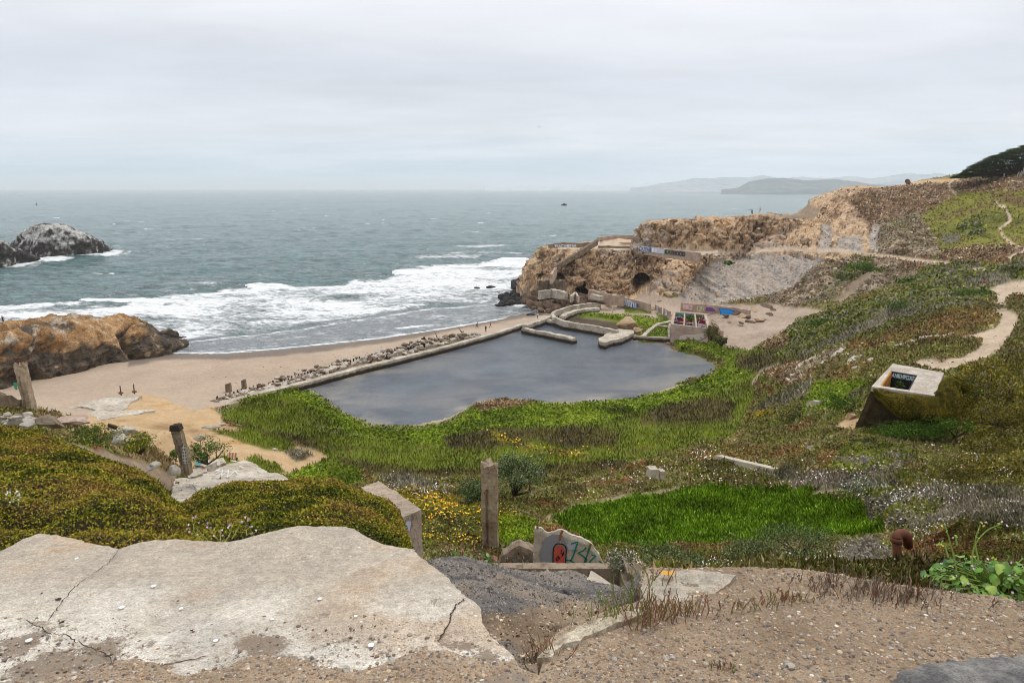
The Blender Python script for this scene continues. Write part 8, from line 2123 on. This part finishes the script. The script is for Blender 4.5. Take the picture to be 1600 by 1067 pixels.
person(at(745, 513, z=1.0), 1.2, BK, (60, 62, 66), 'person in dark clothes bending over the wet sand by the surf', 'walk', lean=.35)
person(at(766, 512, z=1.3), 1.9, (200, 44, 40), (60, 50, 50), 'person in a red top walking on the beach', 'walk')
pp_ = at(759, 519, z=2.8); person(pp_, 2.6, BK, BK, 'person in black standing on the sea wall above the stones', 'stand')
person(at(840, 498, z=1.9), .4, (210, 214, 220), (46, 50, 66), 'person in a pale top and dark trousers at the far end of the beach', 'stand')
person(crest(1174, 225, 275) + np.array([0, 0, -.05]), 3.0, BK, BK, 'person in black pointing to the right on the upper cliff', 'point', h=2.3)
person(crest(1187, 225, 275) + np.array([0, 0, -.05]), 1.4, BK, (96, 40, 34), 'person in black jacket and red brown trousers standing on the upper cliff', 'stand', h=2.3)
q_ = at(939, 381, z=_zA); person(q_, .5, (34, 50, 90), (36, 40, 56), 'person in a blue jacket at the top of the stair ramp, left of two', 'stand')
q_ = at(942, 381, z=_zA); person(q_, 1.5, (36, 38, 48), (30, 34, 44), 'person in black at the top of the stair ramp, right of two', 'stand')
q_ = at(997, 384, z=17.9); person(q_ + np.array([0, .0, -.1]), 2.0, BK, BK, 'person in black sitting on the lettered parapet', 'sit')
g_ = ground(1537, 452, 90, 160); person(g_, 2.8, (150, 40, 44), (206, 206, 206), 'person in a red top and white trousers beside the path bend', 'walk')
q_ = at(5, 505, D=131); rp_ = person(q_ + np.array([0, 0, -.2]), .6, (48, 58, 76), BK, 'person in dark clothes standing on the big beach rock at the far left', 'stand')

# ------------------------------------------------------------------ boat, buoy, bird
p = at(881, 320.5, z=0); bt = empty('motor_boat', (p[0], p[1], 0)); tag(bt, 'tiny dark motor boat far out on the sea with a white wake', 'boat')
L_ = 14.0
hull = catm([[-7, 0, 1.2], [-4, 2.1, 1.3], [2, 2.2, 1.6], [7.5, 0, 2.4]], 14); hl = Bag(); V_ = []
for q_ in hull: V_ += [(q_[0], -q_[1], q_[2]), (q_[0] * .92, -q_[1] * .6, -.4), (q_[0] * .92, q_[1] * .6, -.4), (q_[0], q_[1], q_[2])]
n_ = len(hull); F_ = [(4*i+j, 4*i+4+j, 4*i+5+j, 4*i+1+j) for i in range(n_-1) for j in range(3)] + [(4*i+3, 4*i+7, 4*i+4, 4*i) for i in range(n_-1)]
np_mesh('hull', V_, np.array(F_), paint_mat((44, 50, 58)), bt, smooth_=False)
hexa('cabin', [(-2, -1.4, 1.5), (3, -1.4, 1.5), (3, 1.4, 1.5), (-2, 1.4, 1.5), (-1.8, -1.2, 4), (2, -1.2, 4), (2, 1.2, 4), (-1.8, 1.2, 4)], paint_mat((70, 74, 80)), bt, 3, .01)
tube('mast', [(-.5, 0, 4), (-.5, 0, 6.5)], .15, M_dark, bt, 6)
wv = []; us_ = np.linspace(0, 1, 40)
for i, t in enumerate(us_): x = -6 - t * 150; wv += [(x, -3 - t * 4 - rng.random(), 1.7), (x, 3 + t * 4 + rng.random(), 1.7)]
np_mesh('wake', wv, np.array([(2*i, 2*i+2, 2*i+3, 2*i+1) for i in range(39)]), M_drop, bt, smooth_=False)
p = at(57, 320, z=0); by = empty('buoy', (p[0], p[1], 0)); tag(by, 'tiny dark buoy far out on the sea at the left', 'buoy')
tube('float', [(0, 0, -.5), (0, 0, 1.2)], [2.0, 1.6], M_dark, by, 12); tube('mast', [(0, 0, 1.2), (0, 0, 5.5)], [.7, .3], M_dark, by, 8); tube('top_mark', [(0, 0, 5.5), (0, 0, 6.4)], [.6, .6], M_dark, by, 8)
def bird(u, v, D, lab, k=1.0):
    p = at(u, v, D=D); o_ = Bag()
    v_, f_ = ico(2); o_.add(v_ * np.array([.07, .28, .07]) * k, f_)
    for sd_ in (1, -1): o_.add(np.array([(0, -.1, .03), (0, .12, .03), (.42*sd_, .1, .20), (.42*sd_, -.08, .22), (.8*sd_, .12, .12), (.8*sd_, .06, .12)]) * k, [(0, 3, 2, 1), (3, 5, 4, 2)])
    o_.add(np.array([(-.03, .25, .0), (.03, .25, 0), (.09, .45, 0), (-.09, .45, 0)]) * k, [(0, 1, 2, 3)])
    o = o_.build('bird', M_dark, None, True); o.location = p; o.rotation_euler = (0, 0, .7); tag(o, lab, 'bird')
bird(842.5, 199, 190, 'single small dark bird flying in the grey sky above the horizon', .75)
